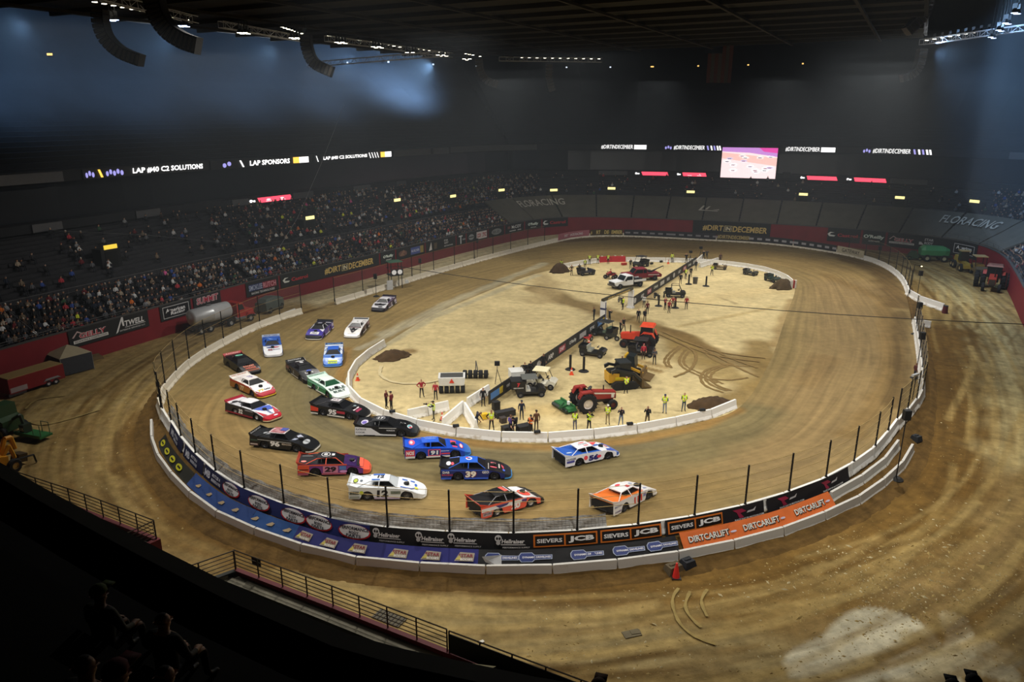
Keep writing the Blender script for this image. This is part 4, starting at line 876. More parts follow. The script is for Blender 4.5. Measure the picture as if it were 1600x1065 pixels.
# ---------------------------------------------------------------- banners
def banner(c, x0, x1, z0, o0, z1, o1, colr, items, label, far=False, py=None, qs=None, name='banner', wr=.016, rough=.75, group=None):
    """A cloth strip from picture column x0 to x1 on curve c; (z0, o0) its lower edge, (z1, o1) its upper edge. Items in metres, origin at the middle."""
    if qs: qa, qb = qs
    else: qa, qb = [q_px(c, x, (o0 + o1) / 2, (z0 + z1) / 2, far, y) for x, y in ((x0, py and py[0]), (x1, py and py[1]))]
    if c.closed:
        if qb - qa > c.L / 2: qa += c.L
        if qa - qb > c.L / 2: qb += c.L
    L_ = abs(qb - qa); sg = 1 if qb > qa else -1; hh = math.hypot(z1 - z0, o1 - o0); base = c.off((qa + qb) / 2, (o0 + o1) / 2, (z0 + z1) / 2)
    r = tag(bpy.data.objects.new(name, None), label, 'banner', group); COL.objects.link(r); r.location = base; mid = (qa + qb) / 2
    side = 1 if c is not W else -1; nz, no = abs(o1 - o0) / hh, (z1 - z0) / hh
    def f(u, v, e):
        k = min(1, max(0, v / hh + .5)); q = mid + sg * u; w = wr * (math.sin(q * 2.3 + k * 3) * .6 + math.sin(q * 5.1 - k * 4) * .4) * (.3 + k * (1 - k) * 3); w += .02 + e
        return c.off(q, o0 + (o1 - o0) * k + w * no * side, z0 + (z1 - z0) * k + w * nz + .0) - base
    n = max(3, int(L_ / .3)); mb = MB(); mb.loft([[tuple(f(-L_ / 2 + L_ * i / n, hh * (j / 4 - .5), 0)) for j in range(5)] for i in range(n + 1)], False, False)
    mb.build('cloth', M(colr, rough, 0, .1, 1.5), r, True); decals(lambda u, v, e: f(u, v, e + (.035 if c is not W else .03)), items, r, 0, .012 if c is not W else .006, .3); return r, L_, hh
NV, BL = '1c2148', '1a1a1c'
UP = dict(z0=.95, o0=.66, z1=1.86, o1=.40); LO = dict(z0=.52, o0=1.50, z1=1.06, o1=.72)
def mbx(u): return [('t', 'MB', u - 1.0, 0, .5, 'd8dce8', 0, .0, .04), ('t', 'MUTTLER A', u + .35, .17, .22, 'd8dce8', 1.2, 0, .03), ('t', 'MARINE & FAB', u + .4, -.15, .22, 'd8dce8', 1.3, 0, .03)]
for a, b, k in [(261, 285, 'farthest round'), (287, 316, 'second'), (318, 352, 'third')]: banner(OT, a, b, colr=NV, items=mbx(0), label='navy banner with white initials and two lines of words, ' + k + ' of three', **UP)
def oval(u): return [('e', u, 0, 1.0, .44, 'c8242c'), ('e', u, .04, .92, .4, 'eceff2'), ('t', 'PERFORMANCE', u, .2, .2, '1a1d30', 1.75, 0, .03), ('t', 'BODY', u, -.03, .15, '1a1d30', .6, 0, .03), ('t', 'PARTS', u, -.22, .17, '1a1d30', .9, 0, .03)]
banner(OT, 353, 478, colr='23306e', items=sum([oval(u) for u in (-3.1, -.2, 2.8)], []), label='blue banner with white and red oval emblems, the first three', **UP); banner(OT, 480, 578, colr='25327a', items=sum([oval(u) for u in (-1.2, 1.25)], []), label='blue banner with two white and red oval emblems next to the black banners', **UP)
def skull(u): return [('e', u - .75, .2, .2, .2, 'd8d8d8'), ('e', u - .82, .2, .06, .08, BL), ('e', u - .67, .2, .06, .08, BL), ('e', u - .75, -.05, .12, .12, 'c0c0c0'), ('r', u - .6, -.12, u + .75, -.17, 'c8c8c8', .03), ('t', 'Hellraiser', u + .08, .05, .24, 'e4e4e4', 1.25, .1, .03), ('t', 'PERFORMANCE SUPPLY', u + .25, -.3, .09, 'cfcfcf', 1.5, 0, .02)]
banner(OT, 579, 708, colr=BL, items=sum([skull(u) for u in (-1.35, 1.2)], []), label='black banner with pale skull emblems and slanted words, beside the blue ovals', **UP); banner(OT, 710, 830, colr=BL, items=sum([skull(u) for u in (-1.6, 1.1)], []), label='black banner with pale skull emblems and slanted words, beside the orange frame', **UP)
def jcb(u): return [('r', u - 1.85, -.37, u + 1.85, .37, 'e07a2c'), ('r', u - 1.75, -.28, u - .1, .28, BL), ('r', u, -.28, u + 1.75, .28, '20160e'), ('t', 'SIEVERS', u - .93, 0, .24, 'f2f2f2', 1.45, 0, .03), ('t', 'JCB', u + .9, 0, .38, 'f4f4f4', 1.5, .03, .05)]
for a, b, k in [(831, 938, 'first from the skull banners'), (939, 1036, 'middle and wrinkled'), (1037, 1130, 'beside the red arrow banners')]: banner(OT, a, b, colr=BL, items=jcb(0), label='black banner with an orange framed pair of white words, ' + k, wr=.03 if 'middle' in k else .016, **{k_: v for k_, v in UP.items()})
def arr(u): return [('p', [(u - .9, .3), (u - .2, .3), (u + .1, .1), (u - .35, .05), (u - .1, -.25), (u - .45, -.25), (u - .6, .1)], '9c2444'), ('p', [(u + .1, -.02), (u + .7, .02), (u + .85, .25), (u + .6, .12), (u + .2, .1)], 'c8c4c8'), ('t', 'RACE DAY IN MOTION.COM', u + .3, -.32, .11, 'e0e0e0', 2.2, 0, .03)]
for a, b, k in [(1132, 1196, 'first'), (1197, 1258, 'second'), (1259, 1326, 'third')]: banner(OT, a, b, colr='1b171b', items=arr(0), label='black banner with a crimson arrow emblem, ' + k + ' after the orange frames', wr=.025, **UP)
banner(OG, 247, 297, z0=.5, o0=-.30, z1=1.1, o1=-.95, colr='202018', items=sum([[('e', u, 0, .55, .22, 'b8b428'), ('r', u - .3, -.06, u + .3, .06, '202018')] for u in (-3.2, -1.4, .3, 2.0)], []), label='dark banner with yellow green patches low at the crowd side end')
def cube(u): return [('p', [(u - .3, -.12), (u + .1, .14), (u + .32, .1), (u + .2, -.1), (u - .1, -.16)], 'b09a78')]
banner(OG, 298, 395, z0=.52, o0=-.30, z1=1.12, o1=-1.02, colr='23417c', items=sum([cube(u) for u in (-2.6, -.9, .8, 2.4)], []), label='low blue banner with small tan cube emblems, crowd side half'); banner(OG, 396, 460, z0=.52, o0=-.30, z1=1.1, o1=-1.02, colr='1f4a86', items=sum([cube(u) for u in (-1.6, -.2, 1.2)], []), label='low blue banner with small tan cube emblems, half beside the navy star banners')
def star(u): return [('p', [(u - .6, -.28), (u - .3, .24), (u + .55, .2), (u + .5, -.28)], 'a89c8a'), ('t', '5STAR', u + .05, .04, .2, '8a2430', .85, .05, .03), ('p', [(u - .55, -.2), (u - .2, -.2), (u - .3, .05)], 'd0c060'), ('t', 'BODIES', u + .1, -.18, .12, 'f0ece4', .7, .05, .03)]
banner(OG, 461, 600, z0=.52, o0=-.30, z1=1.12, o1=-1.02, colr='24266a', items=sum([star(u) for u in (-2.4, -.5, 1.5)], []), label='low navy banner with pale star car emblems, crowd side half'); banner(OG, 601, 745, z0=.5, o0=-.28, z1=1.1, o1=-1.02, colr='2a2c78', items=sum([star(u) for u in (-1.9, 0.05, 2.0)], []), label='low navy banner with pale star car emblems, half beside the loose flap')
def key(u): return [('p', [(u - 1.0, -.1), (u - .85, -.27), (u - .2, -.27), (u - .05, -.14), (u + .95, -.14), (u + .98, .12), (u - .05, .14), (u - .2, .28), (u - .85, .28), (u - 1.0, .12)], 'aab4cc'), ('p', [(u - .95, -.08), (u - .83, -.23), (u - .22, -.23), (u - .08, -.1), (u + .9, -.1), (u + .93, .09), (u - .08, .1), (u - .22, .24), (u - .83, .24), (u - .95, .1)], '283a7c'), ('t', 'DYNAMIC DRIVELINES', u + .05, 0, .11, 'f0f0f4', 1.65, .02, .03)]
banner(OG, 750, 905, z0=.5, o0=-.28, z1=1.1, o1=-1.02, colr=BL, items=sum([key(u) for u in (-1.6, .35)], []) + key(2.2)[:0], label='low black banner with blue key shaped emblems, beside the loose flap'); banner(OG, 906, 1061, z0=.5, o0=-.28, z1=1.1, o1=-1.02, colr=BL, items=sum([key(u) for u in (-2.6, -.1, 2.0)], []), label='low black banner with blue key shaped emblems, beside the orange banners')
def dcl(u): return [('t', 'DIRTCARLIFT', u + .03, -.03, .4, '3a2c24', 2.9, .03, .06), ('t', 'DIRTCARLIFT', u, 0, .36, 'e0dcd2', 2.8, .03, .02), ('e', u + 1.7, -.05, .22, .06, 'c8c0d0')]
for a, b, k in [(1062, 1150, 'first and nearest the black ones'), (1151, 1226, 'middle'), (1227, 1300, 'last')]: banner(OG, a, b, z0=.55, o0=-.3, z1=1.25, o1=-1.0, colr='d2692c', items=dcl(0), label='orange banner with big pale outlined word, ' + k + ' of three', wr=.025)
# folded-over silver corner between the navy and black banners
q = q_px(OG, 750, -.3, .8); b0 = OG.off(q, -.2, .55)
mb = MB(); mb.add([Vector((0, 0, .62)), OG.off(q - 1.1, -.15, .5) - b0, OG.off(q - 1.1, -.75, .95) - b0 + Vector((0, 0, 0)), Vector((.2, -.05, .3))], [(0, 1, 3), (0, 3, 2), (3, 1, 2)]); tag(mb.build('banner_flap', M('b8b8b8', .5), None, loc=b0), 'silver loose corner of cloth folded back at the low black banner', 'banner')

# sponsor boards on the red wall
def gelly(s): return [('t', 'GELLY', .3 * s, .12 * s, .62 * s, 'f0e8e8', 3.3 * s, .06, .06), ('t', 'GELLY', .3 * s, .12 * s, .56 * s, 'b8283c', 3.2 * s, .06, .02), ('p', [(-2.2 * s, .1 * s), (-1.5 * s, .75 * s), (-.9 * s, .4 * s), (-.95 * s, .3 * s), (-1.5 * s, .58 * s), (-2.0 * s, .06 * s)], 'c8b0b0'), ('r', -2.1 * s, -.6 * s, 2.1 * s, -.26 * s, 'e4e2de'), ('t', 'EXCAVATING & CONSTRUCTION', 0, -.43 * s, .2 * s, '1a1a1a', 3.9 * s, .03, .02)]
def amr(s): return [('r', -1.95 * s, -.72 * s, 1.95 * s, .72 * s, 'e0e0e0'), ('r', -1.88 * s, -.66 * s, 1.88 * s, .66 * s, '1c1c1e'), ('t', 'American', -.1 * s, .2 * s, .5 * s, 'f0f0f0', 2.9 * s, .1, .03), ('t', 'Racing', .2 * s, -.28 * s, .5 * s, 'f0f0f0', 2.1 * s, .1, .03)]
def orl(s): return [('t', "O'Reilly", 0, .12 * s, .72 * s, '3c8a68', 3.0 * s, .05, .07), ('t', "O'Reilly", 0, .12 * s, .66 * s, 'f2f4f2', 2.9 * s, .05, .03), ('t', 'AUTO PARTS', .1 * s, -.5 * s, .2 * s, 'e8ece8', 1.6 * s, 0, .02)]
def cas(s): return [('p', [(-2.6 * s, .1), (-2.2 * s, .45 * s), (-1.5 * s, .4 * s), (-2.1 * s, .25 * s), (-2.2 * s, .0), (-1.3 * s, -.1 * s), (-1.5 * s, -.3 * s), (-2.3 * s, -.3 * s)], 'e0e4e0'), ('t', 'Castrol', .6 * s, 0, .55 * s, 'b83038', 3.2 * s, 0, .03)]
def did(s): return [('t', '#DIRT', -3.0 * s, 0, 1.0 * s, 'd8bc72', 3.4 * s, .1, .03), ('r', -1.15 * s, -.5 * s, .15 * s, .5 * s, 'd8c890', .08), ('r', -1.05 * s, -.42 * s, .05 * s, .42 * s, '242420', .08), ('t', 'IN', -.5 * s, 0, .62 * s, 'e8e0c0', .8 * s, .1, .03), ('t', 'DECEMBER', 3.1 * s, 0, 1.0 * s, 'd8bc72', 5.6 * s, .1, .03)]
BK = '232323'
def wb(x0, x1, y0, y1, z0, items, label, col=BK): 
    return banner(W, x0, x1, z0=z0, o0=-.10, z1=3.62, o1=-.10, colr=col, items=items, label=label, qs=(s_px(x0, y0, WH), s_px(x1, y1, WH)), wr=.015, name='wall_banner')
qg = [('p', [(-1.9, -.75), (-1.0, .9), (-.8, .9), (-.75, -.1), (-.95, -.1), (-1.05, .5), (-1.6, -.6)], 'e4e4e4'), ('t', 'TWELL', .55, .12, .6, 'e8e8e8', 2.5, .15, .03), ('r', -.7, -.25, 1.9, -.32, 'd0d0d0', .04), ('t', 'EXTERIOR SERVICES LLC', .2, -.55, .17, 'c8c8c8', 3.2, 0, .02)]
wb(106, 167, 508, 497, 1.75, gelly(.95), 'black board with red outlined word on the red wall behind the grey canopy'); wb(168, 228, 497, 483, 1.75, qg, 'black board with a tall white letter A on the red wall past the canopy'); wb(245, 298, 478, 467, 1.8, amr(.95), 'black board with white rounded frame on the red wall behind the tanker')
wb(299, 344, 467, 455, 1.7, [('t', 'SUMMIT', 0, .35, .85, 'f0e4e4', 3.5, .08, .06), ('t', 'SUMMIT', 0, .35, .78, 'a82440', 3.4, .08, .02)], 'black board with crimson outlined word half hidden by the tank')
wb(382, 434, 443, 428, 1.7, [('r', -2.4, -.3, 0, .6, '2c3a66'), ('r', 0, -.3, 2.4, .6, '8a2c3c'), ('t', 'SMOKLEE', -1.2, .15, .7, 'aab4cc', 2.3, .03, .02), ('t', 'RUTCH', 1.2, .15, .7, 'd89aa4', 2.2, .03, .02), ('t', 'RACING TECHNOLOGIES', 0, -.6, .3, 'd8d8d8', 4.0, 0, .02)], 'black board with a blue and red word pair just past the tanker')
wb(435, 484, 428, 418, 1.75, cas(.95), 'black board with pale swoosh and dim red word on the red wall, near side'); wb(485, 592, 418, 395, 1.75, did(.98), 'long black board with gold hashtag letters on the red wall below the crowd')
wb(593, 617, 395, 389, 1.75, orl(.85), 'black board with white and green lettering just past the long gold one'); wb(618, 637, 389, 384, 1.75, [('e', 0, 0, 1.1, .5, '6a4a44'), ('p', [(-.9, -.4), (.2, .6), (1, -.3)], '8a6a58')], 'black board with a dim reddish emblem, second past the long gold one')
wb(638, 663, 384, 378, 1.75, [('r', -1.7, -.6, .9, .6, '4a5a9c'), ('r', .9, -.6, 1.8, .6, '9c8a4a'), ('t', 'BUILDER', -.4, 0, .4, 'c8d0e8', 2.2)], 'blue and gold board on the red wall, third past the long gold one'); wb(664, 685, 378, 372, 1.75, [('p', [(-1.2, -.7), (-.5, .8), (-.3, -.6)], 'e0e0e0'), ('p', [(.3, .5), (1.2, .5), (1.1, -.6), (.3, -.6)], '5c4c38')], 'black board with a white sail shape on the red wall')
wb(686, 711, 372, 366, 1.75, [('t', 'STAR', -.5, .5, .35, 'd0d0d0', 1.2), ('t', 'BODY', -.4, .05, .35, 'd0d0d0', 1.2), ('t', 'RESTORATIONS', .2, -.5, .25, 'd0d0d0', 2.6)], 'black board with three small lines of words below the crowd'); wb(712, 727, 366, 362, 1.75, [('r', -.8, .5, .4, .75, 'd0d4d8'), ('r', -.35, -.8, 0, .5, 'd0d4d8'), ('r', .3, -.2, 1.3, .1, '8a8e92')], 'narrow black board with a pale T on the red wall'); wb(728, 741, 362, 359, 1.75, [('e', 0, 0, .9, .55, '9aa0a4'), ('r', -.8, -.1, .8, .1, BK)], 'small black board with a grey oval on the red wall')
wb(742, 761, 359, 354, 1.75, [('r', -1.7, -.7, 1.7, .7, 'e8e0e0'), ('t', 'COMETIC', 0, 0, .75, 'b02838', 3.0, .04, .04)], 'white board with red word on the red wall near the far crowd end'); wb(763, 786, 354, 349, 1.75, [('e', 0, 0, 1.7, .6, '8c9090'), ('t', 'SUNOCO', 0, 0, .5, BK, 2.4)], 'black board with a dim grey oval near the far crowd end')
wb(788, 818, 349, 345, 1.75, [('t', 'McCOY', .6, .25, .65, 'e4e4e4', 3.2), ('r', -2.4, .0, -1.5, .5, '7a4c48'), ('r', -1.8, -.6, .4, -.4, 'c0c0c0'), ('r', 1, -.6, 2.2, -.4, 'c0c0c0')], 'black board with a white surname style word near the corner'); wb(819, 846, 345, 342, 1.75, orl(1.05), 'black board with white and green lettering near the far corner'); wb(847, 887, 342, 338, 1.75, cas(1.2), 'black board with swoosh and dim red word at the far corner')
wb(1082, 1205, 343, 350, .75, did(1.22), 'long black board with gold hashtag letters at the far end'); wb(1293, 1347, 354, 359, 1.0, cas(1.15), 'black board with swoosh and red word on the far wall'); wb(1348, 1386, 359, 363, 1.0, orl(1.25), 'black board with white and green lettering on the far wall'); wb(1387, 1434, 363, 367, 1.0, gelly(1.05), 'black board with red outlined word on the far wall'); wb(1436, 1486, 367, 373, 1.0, [('t', 'STAR', -.9, .7, .45, 'd0d0d0', 1.6, .1), ('t', 'BODY', -.9, .1, .45, 'd0d0d0', 1.5, .1), ('t', 'RESTORATIONS', .8, -.55, .38, 'd0d0d0', 3.6, .05), ('p', [(-2.6, .2), (-2.2, .2), (-1.7, -.3), (-2.6, -.3)], 'd0d0d0')], 'black board with three lines of dim words on the far wall'); wb(1488, 1530, 373, 381, 1.0, amr(1.15), 'black board with white frame in the tractor corner')
# strips on the far track wall
def strip(x0, x1, y0, y1, col, items, label, z0=.62, z1=1.75): banner(OT, x0, x1, z0=bank_at(30, 150) + z0, o0=.14, z1=bank_at(30, 150) + z1, o1=.14, colr=col, items=items, label=label, py=(y0, y1), wr=.02, name='track_banner')
# the inner face is towards the track, so these strips are hung on it
def tstrip(x0, x1, y0, y1, col, items, label, z0=.35, z1=1.55):
    qa, qb = q_px(OT, x0, .1, 1.6, py=y0), q_px(OT, x1, .1, 1.6, py=y1); zb = bank_at(30, 150)
    r = tag(bpy.data.objects.new('track_banner', None), label, 'banner'); COL.objects.link(r); base = OT.off((qa + qb) / 2, .1, zb + 1); r.location = base; L_ = qb - qa
    f = lambda u, v, e: OT.off((qa + qb) / 2 + u, .02 - e, zb + (z0 + z1) / 2 + v) - base
    mb = MB(); n = max(2, int(L_ / 1.5)); mb.loft([[tuple(f(-L_ / 2 + L_ * i / n, s * (z1 - z0) / 2, -d)) for s, d in ((-1, 0), (1, 0), (1, .06), (-1, .06))] for i in range(n + 1)]); mb.build('cloth', M(col, .5), r); decals(lambda u, v, e: f(u, v, e + .02), items, r, 0, .01, .5)
tstrip(872, 920, 370, 367, 'b8707a', [('t', 'DIRT TRACK', -.8, 0, .5, 'f0e8e8', 3.4), ('t', 'RACING', 2.0, 0, .5, 'f0e8e8', 2.0)], 'pinkish banner at the crowd side end of the far track wall'); tstrip(922, 974, 366, 364, '4a3c1c', [('t', D_, 0, 0, .85, 'e0c878', 6.8, .08, .03)], 'gold lettered hashtag banner first on the far track wall')
for i, (a, b, ya, yb) in enumerate([(975, 1048, 364, 365), (1049, 1118, 365, 368)]): tstrip(a, b, ya, yb, '28262c', [x for k in range(6) for x in [('r', -4.6 + k * 1.7, -.2, -3.6 + k * 1.7, .15, '8a888c')]], 'dark strip of small grey emblems on the far track wall, ' + ['crowd side', 'middle'][i])
tstrip(1120, 1172, 368, 371, '3a3222', [('t', D_, 0, 0, .8, 'b8a468', 6.4, .08, .03)], 'dim gold lettered hashtag banner in the middle of the far track wall')
for i, (a, b, ya, yb) in enumerate([(1173, 1240, 371, 376), (1241, 1308, 377, 388)]): tstrip(a, b, ya, yb, '2a282c', [x for k in range(6) for x in [('r', -4.4 + k * 1.6, -.2, -3.5 + k * 1.6, .2, 'a8a6aa')]], 'dark strip of small grey emblems on the far track wall, ' + ['past the dim gold one', 'towards the tractor corner'][i])
tstrip(1310, 1351, 388, 400, 'c8bfa4', [('t', 'GATEWAY', 0, 0, .7, '4a4438', 4.2)], 'pale lettered board at the tractor end of the far track wall')

# ---------------------------------------------------------------- late model race cars
TX = [-2.6, -1.2, .2, .75, 1.5, 2.2, 2.55, 2.7]; TZ = [1.0, .97, .92, .88, .73, .50, .36, .28]; WX = [-2.6, 1.9, 2.3, 2.55, 2.7]; WY = [1.03, 1.03, .99, .88, .64]
tz = lambda x: float(np.interp(x, TX, TZ)); wy = lambda x: float(np.interp(x, WX, WY))
def arch(x):
    b = .17
    for c, r in ((1.42, .44), (-1.32, .43)):
        if abs(x - c) < r: b = max(b, .30 + math.sqrt(r * r - (x - c) ** 2) * .95)
    return min(b, tz(x) - .06)
def car_parts():
    p = {}
    xs = sorted(set([round(v, 3) for v in np.linspace(-2.6, 2.2, 33)] + [c + r * math.cos(a) for c, r in ((1.42, .44), (-1.32, .43)) for a in np.linspace(0, PI, 9)]))
    for s, n in ((1, 'l'), (-1, 'r')):
        mb = MB(); mb.loft([[(x, s * (wy(x) + .05 * (1 - (z - .17) / .8)), z) for z in (arch(x), (arch(x) + tz(x)) / 2, tz(x))] + [(x, s * (wy(x) - .03), tz(x)), (x, s * (wy(x) - .03), arch(x))] for x in xs]); p['side' + n] = mb
    sheet = lambda xs_, dz=0.0: MB().loft([[(x, y * wy(x), tz(x) + dz + (.05 * max(0, abs(y) - .6) * 2 if .9 < x < 2.2 else 0)) for y in (-1, -.8, -.5, 0, .5, .8, 1)] + [(x, wy(x), tz(x) + dz - .03), (x, -wy(x), tz(x) + dz - .03)] for x in xs_])
    p['deck'] = sheet([-2.6, -1.9, -1.2, -.5, .2, .75]); p['hood'] = sheet([.752, 1.0, 1.25, 1.5, 1.85, 2.2])
    nx = [2.2, 2.35, 2.5, 2.62, 2.7]; p['nose'] = MB().loft([[(x, y * wy(x), tz(x)) for y in (-1, -.6, 0, .6, 1)] + [(x, wy(x) + .02, .14), (x, -wy(x) - .02, .14)] for x in nx])
    ln = [(2.2, 1.03), (2.35, 1.0), (2.52, .93), (2.66, .76), (2.74, .5), (2.75, 0)]; ring = [(x, y, 0) for x, y in ln] + [(x, -y, 0) for x, y in ln[-2::-1]]
    p['lip'] = MB().loft([[(x + dx, y, z) for z, dx in ((.10, .0), (.10, .05), (.19, .03), (.19, -.02))] for x, y, _ in ring])
    p['roof'] = MB().loft([[(x, y, z) for y, z in ((-k, h - .03), (-k * .97, h), (0, h + .025), (k * .97, h), (k, h - .03), (k * .9, h - .05), (-k * .9, h - .05))] for x, k, h in ((-1.2, .58, 1.27), (-.75, .62, 1.31), (-.2, .61, 1.315), (.16, .55, 1.28))])
    mb = MB()
    for s in (1, -1):
        for a, b in (((.14, s * .54, 1.26), (.74, s * .88, .87)), ((-.52, s * .6, 1.28), (-.55, s * .99, .93)), ((-1.18, s * .57, 1.25), (-2.0, s * .99, .98))): mb.cyl(a, b, .035, n=5)
        mb.cyl((-1.18, s * .59, 1.25), (.14, s * .56, 1.26), .03, n=5)
    p['pillar'] = mb
    p['windshield'] = MB().add([(.17, -.5, 1.24), (.17, .5, 1.24), (.74, .82, .89), (.74, -.82, .89)], [(0, 1, 2, 3)]).add([(.16, -.5, 1.24), (.16, .5, 1.24), (.72, .82, .885), (.72, -.82, .885)], [(3, 2, 1, 0)])
    p['cockpit'] = MB().box((-.2, 0, .955), (1.3, 1.5, .05)).box((-.45, .3, 1.05), (.4, .5, .25)).box((-.65, .3, 1.12), (.12, .5, .3)).cyl((0, .3, 1.08), (.04, .3, 1.1), .15, n=8).tube([(-.9, -.7, .97), (-.9, -.52, 1.22), (-.9, .52, 1.22), (-.9, .7, .97)], .03, 4)  # cockpit hole drawn by a dark slab, its shade put into the colour
    p['chassis'] = MB().box((-.65, 0, .38), (3.6, 1.5, .4)).box((-2.48, 0, .6), (.1, 1.85, .6)).cyl((-2.66, -.5, .35), (-2.66, .5, .35), .05, n=5)  # dark box and rear panel stand in for the shade under the body
    p['spoiler'] = MB().loft([[(-2.58, y, .98), (-2.72, y, 1.2), (-2.70, y, 1.21), (-2.55, y, .99)] for y in (-1.02, 1.02)])
    p['spoiler_side'] = MB().prism([(-2.0, .98), (-2.62, .98), (-2.74, 1.22)], 1.0, 1.03).prism([(-2.0, .98), (-2.62, .98), (-2.74, 1.22)], -1.03, -1.0)
    p['scoop'] = MB().cyl((1.35, 0, .74), (1.33, 0, .90), .2, n=12).cyl((1.33, 0, .9), (1.33, 0, .92), .15, n=12)
    return p
CP = car_parts()
CME = {k: b.mesh(k, M('888888')) for k, b in CP.items()}
TYRE = MB().lathe([(.19, -.15), (.31, -.15), (.345, -.1), (.345, .1), (.31, .15), (.19, .15), (.19, -.15)], axis='Y', n=16).mesh('wheel', M('17161a', .8, 0, .25, 6)); 
def rim_me(c): 
    k = 'rim' + c
    if k not in CME: CME[k] = MB().lathe([(.0, .1), (.08, .12), (.12, .06), (.2, .15), (.2, -.14), (0, -.14)], axis='Y', n=12).mesh('rim', M(c, .4, .3))
    return CME[k]
def align(o, p, fwd):
    """Stand o on the ground surface at p, heading fwd, tilted with the slope."""
    f = Vector((fwd.x, fwd.y, 0)).normalized(); l = Vector((-f.y, f.x, 0)); e = .9
    zf = (Zs(p.x + f.x * e, p.y + f.y * e) - Zs(p.x - f.x * e, p.y - f.y * e)) / (2 * e); zl = (Zs(p.x + l.x * e, p.y + l.y * e) - Zs(p.x - l.x * e, p.y - l.y * e)) / (2 * e)
    X = Vector((f.x, f.y, zf)).normalized(); Y = Vector((l.x, l.y, zl)).normalized(); Zz = X.cross(Y).normalized(); Y = Zz.cross(X)
    o.matrix_world = Matrix.Translation(Vector((p.x, p.y, Zs(p.x, p.y) + .005))) @ Matrix((X, Y, Zz)).transposed().to_4x4()
def race_car(tail, nose, label, side, hood, deck, roof, nosec, lip=None, spoil=None, pil=None, scr='15161a', skirt=None, rim='3a3a3c', si=(), hi=(), ri=(), di=(), ni=(), rear=None, sp=(), steer=0.0):
    a, b = PS(*tail), PS(*nose); m = (a + b) / 2; r = thing('race_car', label, 'race car', (0, 0, 0), 0, 'dirt race cars'); align(r, m, b - a); r.scale = (.93,) * 3
    g = lambda c: M(c, .28, 0, .06, 1.2)
    def add(k, c, name=None, mat=None):
        o = obj(name or k, CME[k], r); o.material_slots[0].link = 'OBJECT'; o.material_slots[0].material = mat or g(c); return o
    sl, sr = add('sidel', side, 'side_panel'), add('sider', side, 'side_panel'); hd = add('hood', hood); dk = add('deck', deck, 'rear_deck'); ro = add('roof', roof); no = add('nose', nosec)
    add('lip', lip or nosec, 'nose_lip'); add('pillar', pil or roof, 'roof_pillars'); add('windshield', scr, 'windshield', M(scr, .3, 0, .1, 2)); add('cockpit', '0e0e10'); add('chassis', '0d0d0f', None, M('0d0d0f', .8)); spo = add('spoiler', spoil or deck); add('spoiler_side', spoil or deck); add('scoop', '141416', 'air_scoop', M('141416', .5))
    for x, y in ((1.42, .86), (1.42, -.86), (-1.32, .86), (-1.32, -.86)):
        w_ = obj('wheel', TYRE, r, (x, y, .345)); q = obj('rim', rim_me(rim), w_); 
        if y < 0: q.rotation_euler = (0, 0, PI)
        if x > 0: w_.rotation_euler = (0, 0, steer)
    if skirt:
        for s, pn in ((1, sl), (-1, sr)):
            MB().box((.06, s * 1.09, .2), (1.8, .02, .12)).box((-2.2, s * 1.09, .2), (.75, .02, .12)).build('skirt', M(skirt, .5), pn)
    sx = lambda s: (lambda u, v, e: (s * u, -s * (wy(s * u) + .05 * (1 - (v - .17) / .8) + .012 + e), v))
    if si:
        decals(sx(1), si, sr)
        fl = [(t[0], t[1], -t[2], *t[3:]) if t[0] == 't' else ('r', -t[3], t[2], -t[1], t[4], *t[5:]) if t[0] == 'r' else ('e', -t[1], *t[2:]) if t[0] == 'e' else ('p', [(-u, v) for u, v in t[1]], t[2]) for t in si]
        decals(sx(-1), fl, sl)
    top = lambda u, v, e: (u, v, tz(u) + .02 + e + (.05 * max(0, abs(v) / wy(u) - .6) * 2 if .9 < u < 2.2 else 0)); front = lambda u, v, e: top(1.55 - v, u, e)
    for it, par, z in ((hi, hd, None), (di, dk, None), (ni, no, None)):
        if it:
            fr = [t[1:] for t in it if t[0] == 'F']; st = [t for t in it if t[0] != 'F']
            if st: decals(top, st, par)
            if fr: decals(lambda u, v, e: front(u, v, e + .02), fr, par)
    if ri: decals(lambda u, v, e: (u * .95 - .5, v, 1.338 + e), ri, ro)
    if sp: decals(lambda u, v, e: (-2.57 - .13 * (v + .5) - .0 + .0 + .012 + e * .8, u, .99 + .22 * (v + .5) + e * .5), sp, spo)
    return r
K, WT = '121216', 'e9e9ec'
def num(n, c, u=-.35, v=.52, h=.5, w_=0, o=None): return ([('t', n, u + .03, v - .02, h * 1.1, o, (w_ or 0) * 1.08, .06, .09)] if o else []) + [('t', n, u, v, h, c, w_, .06, .05)]
def spons(c, us=((.45, .62, .12, .5),), t='RACING'): return [('t', t, u, v, h, c, w_, 0, .02) for u, v, h, w_ in us]
FT = lambda t, u, v, h, c, w_=0: ('F', 't', t, u, v, h, c, w_, 0, .04)
